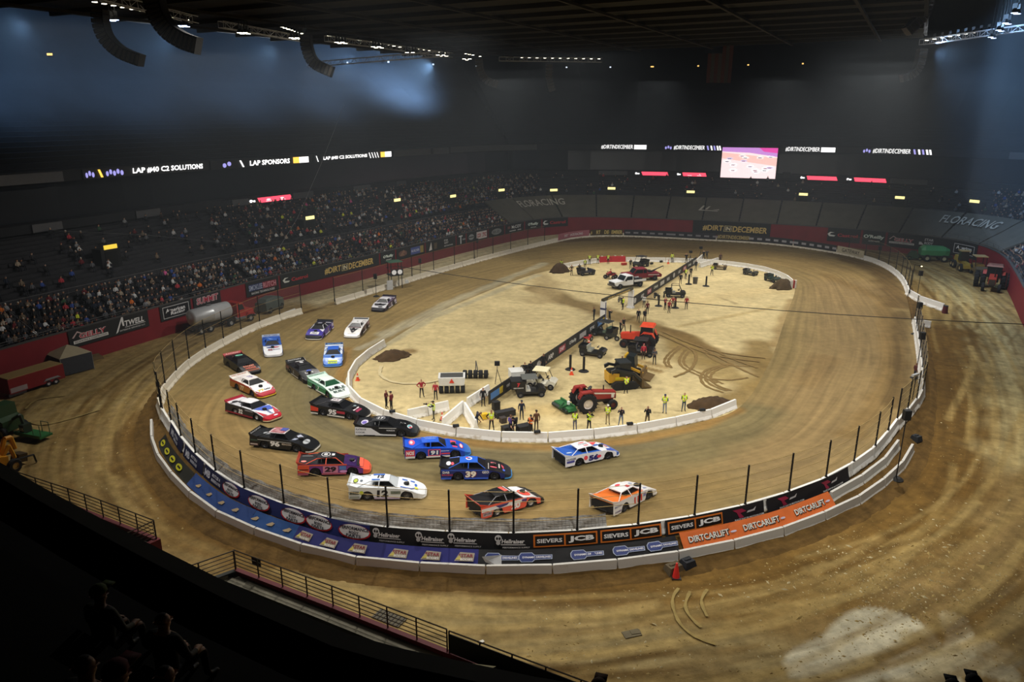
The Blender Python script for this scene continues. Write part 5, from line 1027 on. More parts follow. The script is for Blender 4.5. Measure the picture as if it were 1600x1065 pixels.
CARS = [
 dict(tail=(364, 566), nose=(396, 585), label='black race car with red spoiler and a green oval on its roof', side='1c2020', hood=K, deck=K, roof=K, nosec=K, spoil='c83a3c', ri=[('e', -.25, .0, .3, .42, '7cc8a8'), ('e', -.25, .05, .15, .2, '3c8a78')], di=[('e', -1.6, .2, .3, .6, 'd89088')], hi=[FT('ROCKET', 0, -.1, .28, 'e08a70', 1.2), FT('WINGS', 0, -.48, .28, 'd86a50', 1.2)], ni=[('r', 2.25, -.8, 2.5, .8, '8a4a2c')], sp=[('t', 'RACING', 0, 0, .5, 'f0c8c0', 1.4)]),
 dict(tail=(376, 601), nose=(418, 619), label='white race car with orange sides, crimson nose and yellow lip', side='b0702c', hood=WT, deck='e8e4de', roof='e6e2e0', nosec='b02a38', lip='e8c23c', pil='e8e4de', si=[('t', '77', -.3, .5, .5, 'e8d8b0', 0, .06, .05), ('r', -2.5, .8, 1, .93, 'c8322c')], hi=[FT('77', -.35, -.42, .3, 'e8c818', .7), FT('SUPPLY', .35, -.42, .22, '2a2a30', .7), ('p', [(1.0, -.9), (1.9, -.98), (2.18, -.6), (2.18, -.98), (1, -1.0)], 'b02a38'), ('p', [(1.0, .9), (1.9, .98), (2.18, .6), (2.18, .98), (1, 1.0)], 'b02a38')], ri=[('t', '77', -.1, 0, .4, '6a5aa8', .7)], di=[('r', -2.4, -.5, -1.3, .5, 'd8d0d0')], sp=[('t', 'DIRT RACING', 0, 0, .5, 'c86a3c', 1.6)]),
 dict(tail=(368, 640), nose=(428, 656), label='black and white race car number 32 with a red and blue nose', side='23232a', hood='e4e8f0', deck='d8d8dc', roof='ecebee', nosec='c02434', lip='e0c8a0', spoil='b0283c', pil='2a2a30', skirt='8a2a34', rim='b0b0b0', si=num('32', 'f0f0f0', -.55, .52, .42) + [('r', -2.5, .17, 1, .3, '9a2838'), ('r', .0, .7, 1.0, .82, '8a8a92')], hi=[('p', [(.8, -.8), (1.5, -.2), (1.6, .8), (1.0, .95), (.78, .5)], '3a5ac0'), ('p', [(1.2, -.98), (2.19, -.95), (2.19, -.4)], 'c02434'), ('p', [(1.2, .98), (2.19, .95), (2.19, .4)], 'c02434'), ('t', 'COMMUNITY', 1.75, .1, .26, '28408c', .9)], di=[('e', -1.4, .1, .5, .5, '2a2a30'), ('e', -2.0, -.4, .25, .3, '2a2a30'), ('e', -.8, .6, .3, .2, '2a2a30')], ni=[('e', 2.45, .3, .08, .25, 'e8e8f0')]),
 dict(tail=(424, 536), nose=(428, 559), label='blue roofed race car with a broad white hood, heading straight down', side='2c5ab4', hood='e6e8ec', deck='2c5ab4', roof='2f62c0', nosec='e8e8ea', spoil='b8c4d8', lip='d8d8da', skirt='e8e8d8', si=num('66', WT), hi=[FT('66', -.3, -.25, .34, '8a3040', .5), FT('MACHINE', .35, -.25, .16, '6a6a90', .8), ('F', 'e', .2, .2, .55, .12, 'c03a5a'), ('F', 'e', -.2, .2, .5, .12, '2a3c90'), ('p', [(.76, -1), (.95, -1), (.95, 1), (.76, 1)], '2c5ab4')], ri=[('p', [(-.5, -.5), (.5, -.2), (.5, .2)], '7a9ad8')], sp=[('t', 'RACE CARS', 0, 0, .55, '2a3c78', 1.5)]),
 dict(tail=(509, 513), nose=(489, 531), label='purple and white race car with yellow number, black nose and white lip', side='5a46b0', hood='44389c', deck='26243c', roof='18181c', nosec='1a1a20', lip='ece6da', spoil='18181c', pil='e8e8ec', skirt='e8e8e8', rim='6a5ab0', si=num('1', 'e8dc30', -.3, .55, .5) + [('r', -2.5, .5, -1.8, .9, 'e0dcf0')], hi=[('F', 'r', -.55, -.5, .55, .0, 'e8e8f0'), FT('PRO', 0, -.25, .26, '3a3a50', .7), ('p', [(.8, .3), (1.5, .95), (.8, .98)], 'e0e0ea')], ri=[('e', 0, 0, .3, .3, '8a8a98')]),
 dict(tail=(566, 509), nose=(548, 529), label='white race car with a black V on its hood', side='503844', hood='ecebe8', deck='d8d6d6', roof='f0f0f0', nosec='ecebe8', spoil='dcdcdc', pil='ecebe8', skirt='e8e4e0', si=num('1', 'e8e8e8') + [('r', -2.5, .6, -1.6, .9, 'c8a8b0'), ('r', .2, .3, 1, .6, '2a2028')], hi=[('F', 'p', [(-.6, .45), (-.25, .4), (0, -.2), (.25, .4), (.6, .45), (.1, -.55), (-.1, -.55)], '1c1c20'), ('F', 't', 'RACING', 0, -.78, .1, '8a8a8a', 1.0, 0, .02), ('p', [(.76, -.85), (.95, -.8), (.95, .8), (.76, .85)], '5a2c38')], ri=[('e', .1, .1, .12, .12, '2a2a2a')], sp=[('r', -.9, -.3, .9, .3, '2a3038')]),
 dict(tail=(609, 473), nose=(590, 487), label='dark purple and white race car, last of the field by the far straight', side='4a3a58', hood='e0dfe4', deck='5a4a66', roof='e4e2e8', nosec='26242c', lip='26242c', spoil='2a2434', skirt='e8e6e8', si=num('8', 'e8e4ec') + [('r', -2.4, .4, -1.6, .8, 'd8d0e0')], hi=[('F', 'p', [(-.9, .3), (.9, .4), (.6, -.1), (-.7, -.2)], '2a2830'), ('F', 'e', .2, -.45, .35, .15, '3a3840')], di=[('e', -1.5, .2, .3, .5, 'e0d8e8')]),
 dict(tail=(523, 551), nose=(520, 573), label='bright blue race car with a yellow patch on its nose', side='2e6ac4', hood='2d6cc8', deck='e0e6ee', roof='2f66d0', nosec='2d6cc8', spoil='2a4a78', pil='3070d0', lip='6a9ad8', si=num('1', 'e8f0c0') + [('r', .2, .2, 1, .7, 'd8e8d0')], ni=[('F', 'r', -.5, -1.0, .5, -.72, 'd8e848'), ('F', 't', 'VP FUEL', 0, -.86, .2, '3a8a3c', .9, 0, .03)], hi=[('p', [(1.0, -.9), (1.1, -.9), (1.1, .9), (1.0, .9)], '8ab4e8'), ('F', 'r', -.5, -.62, .5, -.4, 'd8e848')], sp=[('t', 'RACE CARS', 0, 0, .5, '8ab4e0', 1.5)]),
 dict(tail=(461, 576), nose=(492, 598), label='black race car with pale roof patches and a blue spot on its cowl', side='2c2426', hood=K, deck='141418', roof='16161a', nosec=K, spoil='1a1a1c', pil='26262a', si=num('4', '8a8a8a') + [('r', -2.5, .5, -1.6, .8, '7a5048'), ('r', -1, .17, 1, .25, 'd8d0c0')], hi=[('F', 't', 'LATE', 0, .15, .28, 'e0e0e0', .9, 0, .04), ('e', 1.0, .1, .2, .25, '3a5ac8')], ri=[('e', -.2, 0, .28, .2, 'c8c8cc'), ('r', -.75, -.45, -.62, .45, 'e0e0e0')], sp=[('t', 'FACTORY', 0, 0, .55, 'e0e0e0', 1.5)]),
 dict(tail=(496, 601), nose=(536, 622), label='white and green race car with big dark letters on its hood', side='2c7a4c', hood='e8f2ee', deck='d8ece2', roof='eaf2ee', nosec='e8f2ee', spoil='cfe8dc', scr='1c5034', pil='d8ece2', skirt='e4e4dc', si=num('7', 'e0f0e6') + [('r', -2.5, .7, 1, .9, '7ac0a0')], hi=[FT('EAGLE', 0, .1, .42, '1f4034', 1.7), FT('BUILT', 0, -.4, .3, '1f4034', 1.3)], di=[('e', -1.6, 0, .3, .4, '3a7a5c'), ('p', [(-1.9, -.7), (-1.0, -.3), (-1.2, -.7)], '3a7a5c')], sp=[('t', 'PERFORMANCE', 0, 0, .5, '2c6a4c', 1.7)]),
 dict(tail=(496, 641), nose=(572, 652), label='black race car number 95 with red orange rear quarter and white skirt', side='1a1a1c', hood='1c1d20', deck=K, roof='26262a', nosec='18181a', lip='d8d4cc', skirt='e4e0d8', pil='1c1c20', si=num('95', 'ece8e8', -.3, .55, .5, .85) + [('p', [(-2.58, .4), (-1.8, .42), (-1.75, .75), (-2.58, .9)], 'd8442c'), ('r', .15, .5, 1.0, .72, 'b03040')], ri=[('r', -.45, -.3, .5, .35, 'd8d4d6'), ('t', '95', 0, 0, .4, '6a4a58', .7)], hi=[('r', 1.5, -.5, 1.62, .5, 'e8d8dc'), ('r', 1.7, -.45, 1.95, .45, '9a3050'), ('e', 1.2, .4, .12, .2, '9ab0b4')]),
 dict(tail=(557, 674), nose=(653, 676), label='black race car with silver white rear quarter and an eagle badge on its nose', side='1b1b1f', hood='101014', deck='131317', roof='16161a', nosec='1a2028', lip='1a2028', pil='131317', skirt='dcdcdc', si=[('p', [(-2.58, .2), (-2.58, .88), (-1.2, .8), (-.4, .3), (.3, .22), (.9, .22), (.9, .18), (-2.5, .18)], 'dcdce0'), ('t', 'FLATROCK', -2.05, .66, .16, '3a3a44', .9), ('t', 'COOK', -2.1, .4, .14, '3a3a44', .8), ('t', 'HORIZON', .5, .62, .13, 'e0e0e4', .7), ('r', -.5, .8, 1.0, .84, 'e8e8ea')], hi=[('e', 2.0, 0, .22, .4, 'd0d4d8'), ('e', 1.98, .05, .15, .28, '5ab0b8'), ('e', 2.08, -.12, .12, .2, 'c84858'), ('r', 1.15, .3, 1.6, .38, 'd8d8d8')], ri=[('e', 0, 0, .4, .42, '8a8a90'), ('e', 0, 0, .33, .35, '16161a'), ('t', '17', 0, 0, .4, 'e8e8ea', .45)], di=[('e', -1.9, -.2, .3, .55, 'c8c0d8'), ('e', -1.9, -.3, .2, .35, '6a5ab0')]),
 dict(tail=(632, 711), nose=(732, 706), label='bright blue race car with a pink framed number and red rear lettering', side='2048b8', hood='1d52c8', deck='1c54d0', roof='2a62d8', nosec='2868c0', lip='3a90d8', spoil='18388c', pil='2458d0', si=[('r', -2.55, .35, -1.8, .86, 'd83a4c'), ('t', 'NOS', -2.17, .6, .32, 'f0e8e8', .62, .08, .05), ('r', -2.55, .17, -1.8, .34, 'e8e4e0'), ('r', -.75, .3, .25, .84, 'f05a78'), ('r', -.68, .36, .18, .78, '1c2c6c'), ('t', '91', -.25, .57, .36, 'f0f0f4', .6, .06, .05), ('r', -.9, .17, 1.0, .3, 'e8e0dc'), ('r', .3, .4, 1.0, .52, 'e04858'), ('t', 'ARIZONA', .6, .68, .1, 'e0e8f8', .7)], hi=[('r', 1.15, .25, 1.6, .75, 'e84860'), ('r', 1.2, -.2, 1.7, .12, '14142c'), ('r', 1.25, -.6, 1.65, -.35, 'e84860'), ('e', 2.0, 0, .16, .5, 'e03a50'), ('e', 2.0, 0, .1, .4, 'f0d0d4')], ri=[('t', 'MOTORSPORTS', 0, .35, .16, 'a8c4f0', 1.1), ('t', 'ENGINES', 0, .05, .14, 'a8c4f0', .9)], di=[('e', -2.0, .2, .25, .55, 'f05a78'), ('e', -2.05, .2, .12, .3, 'f0d8dc')]),
 dict(tail=(689, 742), nose=(797, 741), label='black race car number 39 with blue roof and blue nose lip', side='1c2a6c', hood='222022', deck='18181c', roof='2a66d8', nosec='262a34', lip='4a9ae0', pil='3a68d0', skirt='3a62d0', si=num('39', 'f0ece0', -.35, .52, .5, .8, '7a2a30') + [('t', 'DAB', -2.2, .68, .17, 'f0f0f0', .5), ('t', 'RACING', -2.1, .48, .12, 'd04850', .8), ('t', 'GEO', .75, .68, .2, 'f0f0f4', .5), ('r', -2.55, .8, 1.0, .86, '3a62d0')], hi=[('r', .95, -.9, 1.0, .3, 'c8c0b8'), ('e', 1.35, .45, .22, .12, 'd86a74'), ('e', 1.35, -.35, .28, .13, 'd85a6c'), ('r', 1.75, -.3, 1.85, .5, 'd0c8c0'), ('p', [(1.95, .5), (2.15, .3), (2.15, -.4), (2.0, .1)], 'c84a5c'), ('e', 2.15, -.45, .1, .2, '4a6ad8')], ri=[('e', 0, .05, .26, .3, 'e8e4f0'), ('e', .0, .05, .15, .15, '3a4ab0'), ('e', -.15, .2, .12, .1, 'd84858')], di=[('e', -2.05, -.1, .18, .4, 'd8d8e0'), ('e', -1.75, -.15, .12, .3, 'd85868')]),
 dict(tail=(467, 736), nose=(577, 733), label='orange edged purple and black race car with a framed side number', side='7a3a8a', hood='3a2058', deck='141216', roof='16141a', nosec='f0644a', lip='f0704c', spoil='c8503c', pil='f2684c', skirt='c06078', si=[('r', -2.58, .3, -1.75, .9, 'e85a3c'), ('r', -2.5, .52, -1.8, .6, '2a1414'), ('r', -.75, .28, .35, .82, 'd88ab0'), ('t', '29', -.2, .55, .42, '1c1020', .85, .06, .06), ('r', -2.55, .85, 1.0, .95, 'f0644a'), ('r', .45, .5, .95, .8, '5a80c8'), ('e', .75, .38, .28, .1, 'e0a0e0')], hi=[('p', [(.8, -1.0), (1.9, -1.03), (2.2, -.7), (2.2, -.98), (2.1, -1.02)], 'f0644a'), ('r', 1.9, -.7, 2.19, .95, 'f0644a'), ('r', 1.7, -.7, 1.95, .8, '17131a'), ('e', 1.45, 0, .14, .25, 'b8a0c8'), ('e', 1.45, 0, .09, .16, '3a2058')], ri=[('e', -.1, 0, .36, .42, 'e8e8ec'), ('e', -.1, 0, .31, .36, '17151a'), ('t', '8', -.1, 0, .4, 'f0f0f0', .3), ('r', .38, -.3, .6, .1, 'e0e0e4')], di=[('e', -2.2, -.5, .2, .18, 'f08a80'), ('r', -2.4, .5, -1.6, .6, '8a8a8a')]),
 dict(tail=(400, 691), nose=(493, 702), label='black race car number 96 with a striped flag roof and white nose lip', side='17181a', hood='141518', deck='111214', roof='e8e0e2', nosec='17181c', lip='f0ece4', spoil='1c1c1e', pil='1a1a1e', si=num('96', 'eceaea', -.4, .55, .46, .85) + [('r', -2.55, .25, -1.85, .42, '7a5a58'), ('r', -2.5, .32, -1.9, .38, 'd8d4d0'), ('t', 'BEACON', .6, .6, .14, 'd8c8b8', .8), ('r', -1.9, .74, 1, .78, 'c8c8c8'), ('r', -2.5, .62, -1.9, .74, '3c5044')], hi=[('e', 1.85, -.05, .22, .5, 'b8bcc0'), ('t', 'DURRENCE', 1.9, 0, .26, '3a3c40', .5), ('p', [(.85, .3), (1.3, -.1), (1.35, .5), (1.0, .7)], 'b8bcd0'), ('p', [(.85, -.7), (1.1, -.5), (1.2, -.1), (.9, -.2)], '9aa0b4')], ri=[('r', -.62, -.55 + k * .17, .62, -.47 + k * .17, 'b83a4a') for k in range(7)] + [('r', .05, -.1, .62, .57, '3a4a9c')], di=[('e', -1.55, -.1, .3, .25, 'a0a4a8')], sp=[('t', 'RACING', 0, 0, .5, 'd8d8d8', 1.6)]),
 dict(tail=(546, 772), nose=(665, 771), label='white race car number 12 with blue hood stripes and yellow spots', side='dfe3e6', hood='e9edf0', deck='e8ecf0', roof='e6eaee', nosec='edeff0', lip='f2f2ee', pil='cdd3d8', scr='c4cace', rim='6a6864', skirt='c8b8d0', si=[('t', '12', -.25, .54, .5, '1a1a1e', .8, .06, .06), ('r', -2.55, .45, -1.9, .7, '7a8078'), ('t', 'BUDDA', -2.2, .58, .18, '2c3028', .6), ('e', -1.72, .6, .14, .14, 'c8d838'), ('r', .3, .5, 1.0, .72, '8a9488'), ('t', 'CORNETT', .65, .6, .13, '2a3a2a', .6), ('r', -2.55, .17, -1.85, .36, '9aa098')], hi=[('r', 1.0, .55, 1.9, .75, '3a6ac0'), ('p', [(.95, -.72), (1.75, -.72), (2.1, -.2), (2.0, -.2), (1.7, -.52), (.95, -.55)], '3a6ac0'), ('e', 2.05, -.3, .14, .2, 'd8e040'), ('e', 2.0, .2, .1, .2, '3a6ac0')], ri=[('r', -.55, .3, .3, .55, '3a6ac0'), ('t', '12', .05, .05, .5, '24242a', .5, .1, .06), ('r', -.6, -.55, 0, -.35, '4a7ac8')], di=[('e', -2.25, .1, .18, .4, '3a4428'), ('e', -2.25, .1, .13, .3, 'b0c040'), ('e', -1.85, .1, .1, .18, '5a6470')]),
 dict(tail=(741, 805), nose=(838, 778), label='black race car number 20 with an orange and white flank and red spoiler', side='f0604a', hood='e9e6e6', deck='15151a', roof='141417', nosec='17171b', lip='202024', spoil='d8402c', pil='8a8a90', rim='b8b0a8', steer=-.25, si=[('r', -2.58, .6, 1.0, .84, 'e8e6ea'), ('t', '20', .1, .5, .46, 'f4f2f2', .75, .06, .06), ('p', [(-1.5, .84), (-.4, .84), (-.6, .7), (-1.2, .62)], '3a3a78'), ('r', -2.5, .3, -1.8, .55, 'b8a0a8'), ('t', 'SPORT', -2.1, .44, .14, '3a3040', .7), ('r', .6, .6, 1.0, .8, '5a3a78')], hi=[('p', [(.85, .95), (1.3, .95), (1.5, .3), (1.1, -.1)], 'f0f0f2'), ('e', 1.35, -.15, .45, .55, 'e85040'), ('r', 1.95, -.98, 2.19, .98, '17171b'), ('p', [(1.5, .98), (1.95, .7), (1.95, .98)], '17171b')], ri=[('p', [(.1, .5), (.4, .5), (.5, -.3), (.2, -.3)], 'e8584a'), ('r', .5, -.5, .56, .5, 'd8d8dc')], di=[('r', .0, -.2, .4, -.1, 'c8c8cc')]),
 dict(tail=(940, 802), nose=(1010, 766), label='white race car with orange deck and red side number, nearest to the fence', side='e8e6e4', hood='eceaea', deck='ec7a2c', roof='ecebeb', nosec='eeecea', spoil='e8e4e0', pil='eceaea', rim='2a2a2a', scr='e87a30', steer=-.3, si=[('t', '111', .1, .52, .46, 'd8402c', .9, .06, .06), ('t', 'BILSTEIN', -2.1, .7, .12, '5a5a8a', .8), ('t', 'HANSEN', -2.15, .35, .12, '5a4a8a', .7), ('r', .7, .5, 1.0, .75, '8a8ab8')], hi=[('r', .8, -.95, .88, .95, 'd8402c'), ('e', 1.4, .6, .2, .12, 'a8b4d0'), ('e', 1.5, -.6, .2, .1, '8a98c8')], ri=[('e', -.05, .25, .25, .14, 'd84a5a'), ('r', .2, -.45, .5, -.15, 'd8384a')], di=[('r', -2.58, -1, -2.45, 1, 'eceaea')]),
 dict(tail=(871, 726), nose=(960, 706), label='blue, white and red race car number 56 leading along the infield wall', side='e8e8f0', hood='e8eaf0', deck='2a5cb8', roof='f0f0f2', nosec='2c5cb0', lip='e8e8ec', spoil='e8eaf0', pil='ecebef', scr='2a5cb8', rim='2c2c30', steer=-.2, si=[('t', '56', .0, .5, .46, '24206c', .95, .06, .07), ('e', -.75, .6, .18, .18, 'e84a58'), ('e', .5, .5, .2, .12, 'e0485c'), ('t', 'VALVOLINE', -2.1, .74, .15, '2a2a50', .85), ('r', -2.5, .46, -1.8, .62, '4a4a9c'), ('r', -2.5, .2, -1.8, .4, 'f0eef4')], hi=[('p', [(.8, .3), (1.5, .95), (.8, .98)], 'e04a48'), ('p', [(.78, .1), (.78, .35), (2.1, .9), (2.18, .6)], '2a5cb8'), ('p', [(1.5, -.5), (2.15, -.2), (2.15, -.95), (1.3, -1.0)], '2c50b0'), ('e', 2.0, .3, .1, .3, 'e07a70')], ri=[('e', .1, .25, .3, .1, 'd86a70'), ('t', 'RACING', .05, -.05, .2, '5a5a6a', .8), ('e', .2, -.35, .25, .1, 'e08a90')], di=[('r', -2.58, -1, -2.48, 1, 'eceaf0'), ('e', -1.9, -.4, .25, .12, 'a8c0e0')]),
]
for c in CARS: race_car(**c)

# ---------------------------------------------------------------- work vehicles and gear
TY = M('19191b', .85, 0, .2, 5)
def rig(name, label, cat, tail, nose, group=None, scale=1.0):
    a, b = PS(*tail), PS(*nose); r = thing(name, label, cat, (0, 0, 0), 0, group); align(r, (a + b) / 2, b - a); r.scale = (scale,) * 3; return r
def wheel(r, x, y, rad, w_, rimc='8a8a8c', lug=0, name='wheel'):
    mb = MB(); mb.lathe([(rad * .5, -w_ / 2), (rad * .9, -w_ / 2), (rad, -w_ * .3), (rad, w_ * .3), (rad * .9, w_ / 2), (rad * .5, w_ / 2), (rad * .5, -w_ / 2)], axis='Y', n=18)
    for k in range(lug):
        a = 2 * PI * k / lug
        for s in (-1, 1): mb.box(((rad + .02) * math.cos(a + s * .07), s * w_ * .25, (rad + .02) * math.sin(a + s * .07)), (.09, w_ * .5, .06), ry=-(a + PI / 2))
    o = mb.build(name, TY, r, loc=(x, y, rad)); s = 1 if y >= 0 else -1
    b = MB(); b.lathe([(0, s * w_ * .25), (rad * .2, s * w_ * .3), (rad * .45, s * w_ * .2), (rad * .52, s * w_ * .5), (rad * .52, -s * w_ * .45), (0, -s * w_ * .45)], axis='Y', n=14); b.build('rim', M(rimc, .5, .3), o); return o
GLS = M('20262b', .15, 0, .05)
def part(r, name, c, mb, rough=.4, metal=0.0, smooth=False): return mb.build(name, M(c, rough, metal, .08, 1.5) if isinstance(c, str) else c, r, smooth)
def truck(label, tail, nose, c, crew, bed, c2='3a3a3c', chrome='6a6a6c'):
    r = rig('pickup_truck', label, 'truck', tail, nose); k = .55 if crew else 0
    part(r, 'hood', c, MB().prism([(1.25, .55), (2.75, .55), (2.8, .95), (2.65, 1.12), (1.25, 1.22)], -.92, .92)); part(r, 'grille', '2a2a2c', MB().box((2.8, 0, .8), (.08, 1.4, .42))); part(r, 'bumper', chrome, MB().box((2.85, 0, .52), (.2, 1.95, .22)), .3, .6)
    for y in (-.75, .75): MB().box((2.8, y, .92), (.06, .3, .2)).build('headlight', M('e8e8e0', .2), r)
    part(r, 'cab', c, MB().prism([(-.45 - k, .5), (1.3, .5), (1.3, 1.2), (.75, 1.88), (-.35 - k, 1.9), (-.45 - k, 1.2)], -.93, .93))
    part(r, 'windshield', GLS, MB().add([(1.29, -.82, 1.24), (1.29, .82, 1.24), (.79, .72, 1.86), (.79, -.72, 1.86)], [(0, 1, 2, 3)]).add([(1.32, -.82, 1.25), (1.32, .82, 1.25), (.82, .72, 1.86), (.82, -.72, 1.86)], [(0, 1, 2, 3)]))
    for s in (-1, 1):
        part(r, 'side_window', GLS, MB().prism([(-.28, 1.25), (1.08, 1.25), (.68, 1.78), (-.25, 1.78)], s * .935, s * .95))
        if crew: part(r, 'side_window', GLS, MB().prism([(-.9, 1.25), (-.38, 1.25), (-.35, 1.78), (-.85, 1.78)], s * .935, s * .95))
        MB().box((1.0, s * 1.08, 1.3), (.12, .22, .25)).build('mirror', M('1a1a1c'), r)
    x0 = -.5 - k
    if bed == 'flat': part(r, 'bed', c2, MB().box((x0 - 1.15, 0, .88), (2.3, 1.9, .12)).box((x0 - .05, 0, 1.25), (.08, 1.8, .7))); part(r, 'bed_side', c, MB().box((x0 - 1.2, .93, 1.02), (2.2, .06, .3)).box((x0 - 1.2, -.93, 1.02), (2.2, .06, .3))); part(r, 'tool_box', '2a2a2c', MB().box((x0 - .5, 0, 1.15), (.6, 1.5, .4)).box((x0 - 1.5, .3, 1.1), (.7, .5, .35)))
    else:
        part(r, 'bed', c, MB().prism([(x0 - 2.3, .55), (x0, .55), (x0, 1.25), (x0 - 2.1, 1.15), (x0 - 2.4, .9)], -.95, .95)); part(r, 'boom', '1c1c1e', MB().cyl((x0 - .6, 0, 1.2), (x0 - 2.9, 0, 2.1), .1, .07, 6).cyl((x0 - .6, .4, 1.1), (x0 - 2.3, 0, 1.9), .05, n=5)); part(r, 'winch', '2a2a2e', MB().box((x0 - .6, 0, 1.35), (.5, 1.0, .3)).cyl((x0 - 2.9, 0, 2.1), (x0 - 2.9, 0, 1.6), .02, n=4)); part(r, 'stripe', 'd8c8c8', MB().box((x0 - 1.0, .955, .95), (1.8, .01, .12)).box((x0 - 1.0, -.955, .95), (1.8, .01, .12)))
    part(r, 'chassis', '141416', MB().box((0, 0, .5), (5.0, 1.2, .25)))
    for x in (1.95, x0 - 1.25):
        for y in (-.85, .85): wheel(r, x, y, .42, .3, '5a5a5c')
    return r
truck('white pickup truck with a flat work bed, by the gate arch', (1003, 445), (956, 451), 'e8eaec', False, 'flat')
truck('burgundy tow truck with a raised black boom behind the white pickup', (1022, 436), (974, 438), '7c2430', True, 'tow')
def utv(label, tail, nose, c, roof=None, cage=True, bed='box', seats='3a3a3c', name='utility_cart', cat='cart', box=None, scale=1.0, rimc='6a6a6c'):
    r = rig(name, label, cat, tail, nose, None, scale)
    part(r, 'body', c, MB().prism([(-1.35, .38), (1.3, .38), (1.42, .7), (1.2, .88), (.75, .92), (.62, .55), (-.45, .55), (-.5, .85), (-1.35, .88)], -.68, .68)); part(r, 'seat', seats, MB().box((-.28, 0, .68), (.5, 1.2, .2)).box((-.5, 0, .98), (.16, 1.2, .5))); part(r, 'steering_wheel', '111113', MB().cyl((.5, .32, .95), (.42, .32, 1.02), .17, n=10).cyl((.7, .32, .75), (.45, .32, .98), .025, n=5))
    if cage:
        mb = MB()
        for s in (-.62, .62): mb.tube([(.85, s, .9), (.45, s, 1.78), (-.55, s, 1.8), (-.7, s, .8)], .035, 5)
        for x, z in ((.45, 1.78), (-.55, 1.8)): mb.cyl((x, -.62, z), (x, .62, z), .035, n=5)
        part(r, 'roll_cage', '18181a', mb)
    if roof: part(r, 'roof', roof, MB().box((-.08, 0, 1.84), (1.5, 1.4, .08), top=.92))
    if bed == 'box': part(r, 'cargo_bed', '1a1a1c', MB().box((-1.0, 0, .92), (.9, 1.3, .06)).box((-1.0, .63, 1.05), (.9, .05, .28)).box((-1.0, -.63, 1.05), (.9, .05, .28)).box((-1.43, 0, 1.05), (.05, 1.3, .28)))
    if box: part(r, 'cargo_box', box, MB().box((-1.15, 0, 1.2), (1.3, 1.35, .75)).box((-1.15, 0, 1.6), (1.34, 1.4, .05)))
    for x in (.98, -.98):
        for y in (-.62, .62): wheel(r, x, y, .3, .22, rimc)
    return r
utv('dark jeep like utility cart with a roof by the far infield wall', (1010, 415), (992, 418), '26282a', '2a2c2c'); utv('black side by side cart standing beside the far sponsor boards', (1043, 463), (1067, 464), '1c1e1c', None, seats='8a8c84'); utv('black open utility cart with pale seats between the sponsor boards and the loader', (908, 553), (945, 558), '17191a', None, False, seats='9a9c90')
utv('black roofed cart parked against the gate end of the near sponsor boards', (955, 527), (935, 523), '1d201e', '2c2e2c', seats='5a6a58'); e = utv('black cart with a big box carrying a red numeral, left of the loaders', (806, 618), (850, 616), '1c1c1e', '5c5e5a', box='18181a', seats='c8c8c0'); utv('black cart with a white topped box behind the numeral cart', (812, 602), (838, 600), '222224', None, box='d8d8d4')
decals(lambda u, v, el: (-1.15 + u, -.69 - el, 1.2 + v), [('t', '7', 0, .08, .38, 'c8303c', 0, 0, .06), ('t', 'PERFORMANCE', 0, -.22, .1, 'd8d8d8', .9)], e)
utv('small golf cart with a cream roof behind the numeral cart', (832, 603), (862, 606), 'd8d4c4', 'e8dfb8', bed=None, name='golf_cart', seats='c0b898'); utv('black cart parked in front of the red cab tractor', (986, 553), (1018, 556), '18181a', '2a2c2e', seats='4a4c50'); utv('low utility cart with dark bed near the far dirt pile', (905, 430), (926, 428), '33333c', None, False, seats='6a6a70'); utv('small tan machine by the far ring wall on the right', (1117, 420), (1133, 421), '6a5c40', None, False, seats='8a7a58', scale=.8); utv('dark low rig lying along the far ring wall', (1163, 428), (1182, 431), '3a3c38', None, False, seats='55574f', scale=.8); utv('dark green equipment frame at the right end of the far ring', (1198, 437), (1215, 442), '2e3a34', None, False, seats='3a4a42', scale=.9)
def bike(label, tail, nose, c, quad=False, scale=1.0):
    r = rig('quad_bike' if quad else 'pit_bike', label, 'quad bike' if quad else 'motorbike', tail, nose, None if quad else 'small motorbikes', scale)
    part(r, 'body', c, MB().prism([(-.55, .55), (-.1, .45), (.35, .5), (.6, .75), (.4, .85), (0, .75), (-.5, .8), (-.75, .75)], -.12 - .25 * quad, .12 + .25 * quad)); part(r, 'handlebar', '141416', MB().cyl((.45, -.35, .98), (.45, .35, .98), .025, n=5).cyl((.5, 0, .7), (.45, 0, .98), .03, n=5).cyl((.62, .05, .32), (.48, .05, .8), .025, n=5)); part(r, 'seat', '1a1a1c', MB().box((-.3, 0, .82), (.6, .22 + .15 * quad, .1)))
    for x in (.62, -.58):
        for y in ((-.42, .42) if quad else (0,)): wheel(r, x, y, .3 if not quad else .28, .09 if not quad else .24, '8a8a86')
bike('red and white quad bike ridden by a person in red', (963, 436), (945, 434), '9c3038', True, 1.15)
for lb, a, b, c in [('small motorbike leaning by the yellow vested man at the gate arch', (973, 477), (965, 471), '3a3a3c'), ('small motorbike beside the far sponsor boards', (1021, 465), (1030, 470), '2a2c2c'), ('small motorbike standing before the side by side cart', (1037, 465), (1042, 462), '5a5648'), ('small motorbike in front of the roofed cart', (945, 531), (966, 533), '2c302c'), ('small red motorbike by the near sponsor boards', (914, 536), (923, 533), 'b02834')]: bike(lb, a, b, c)
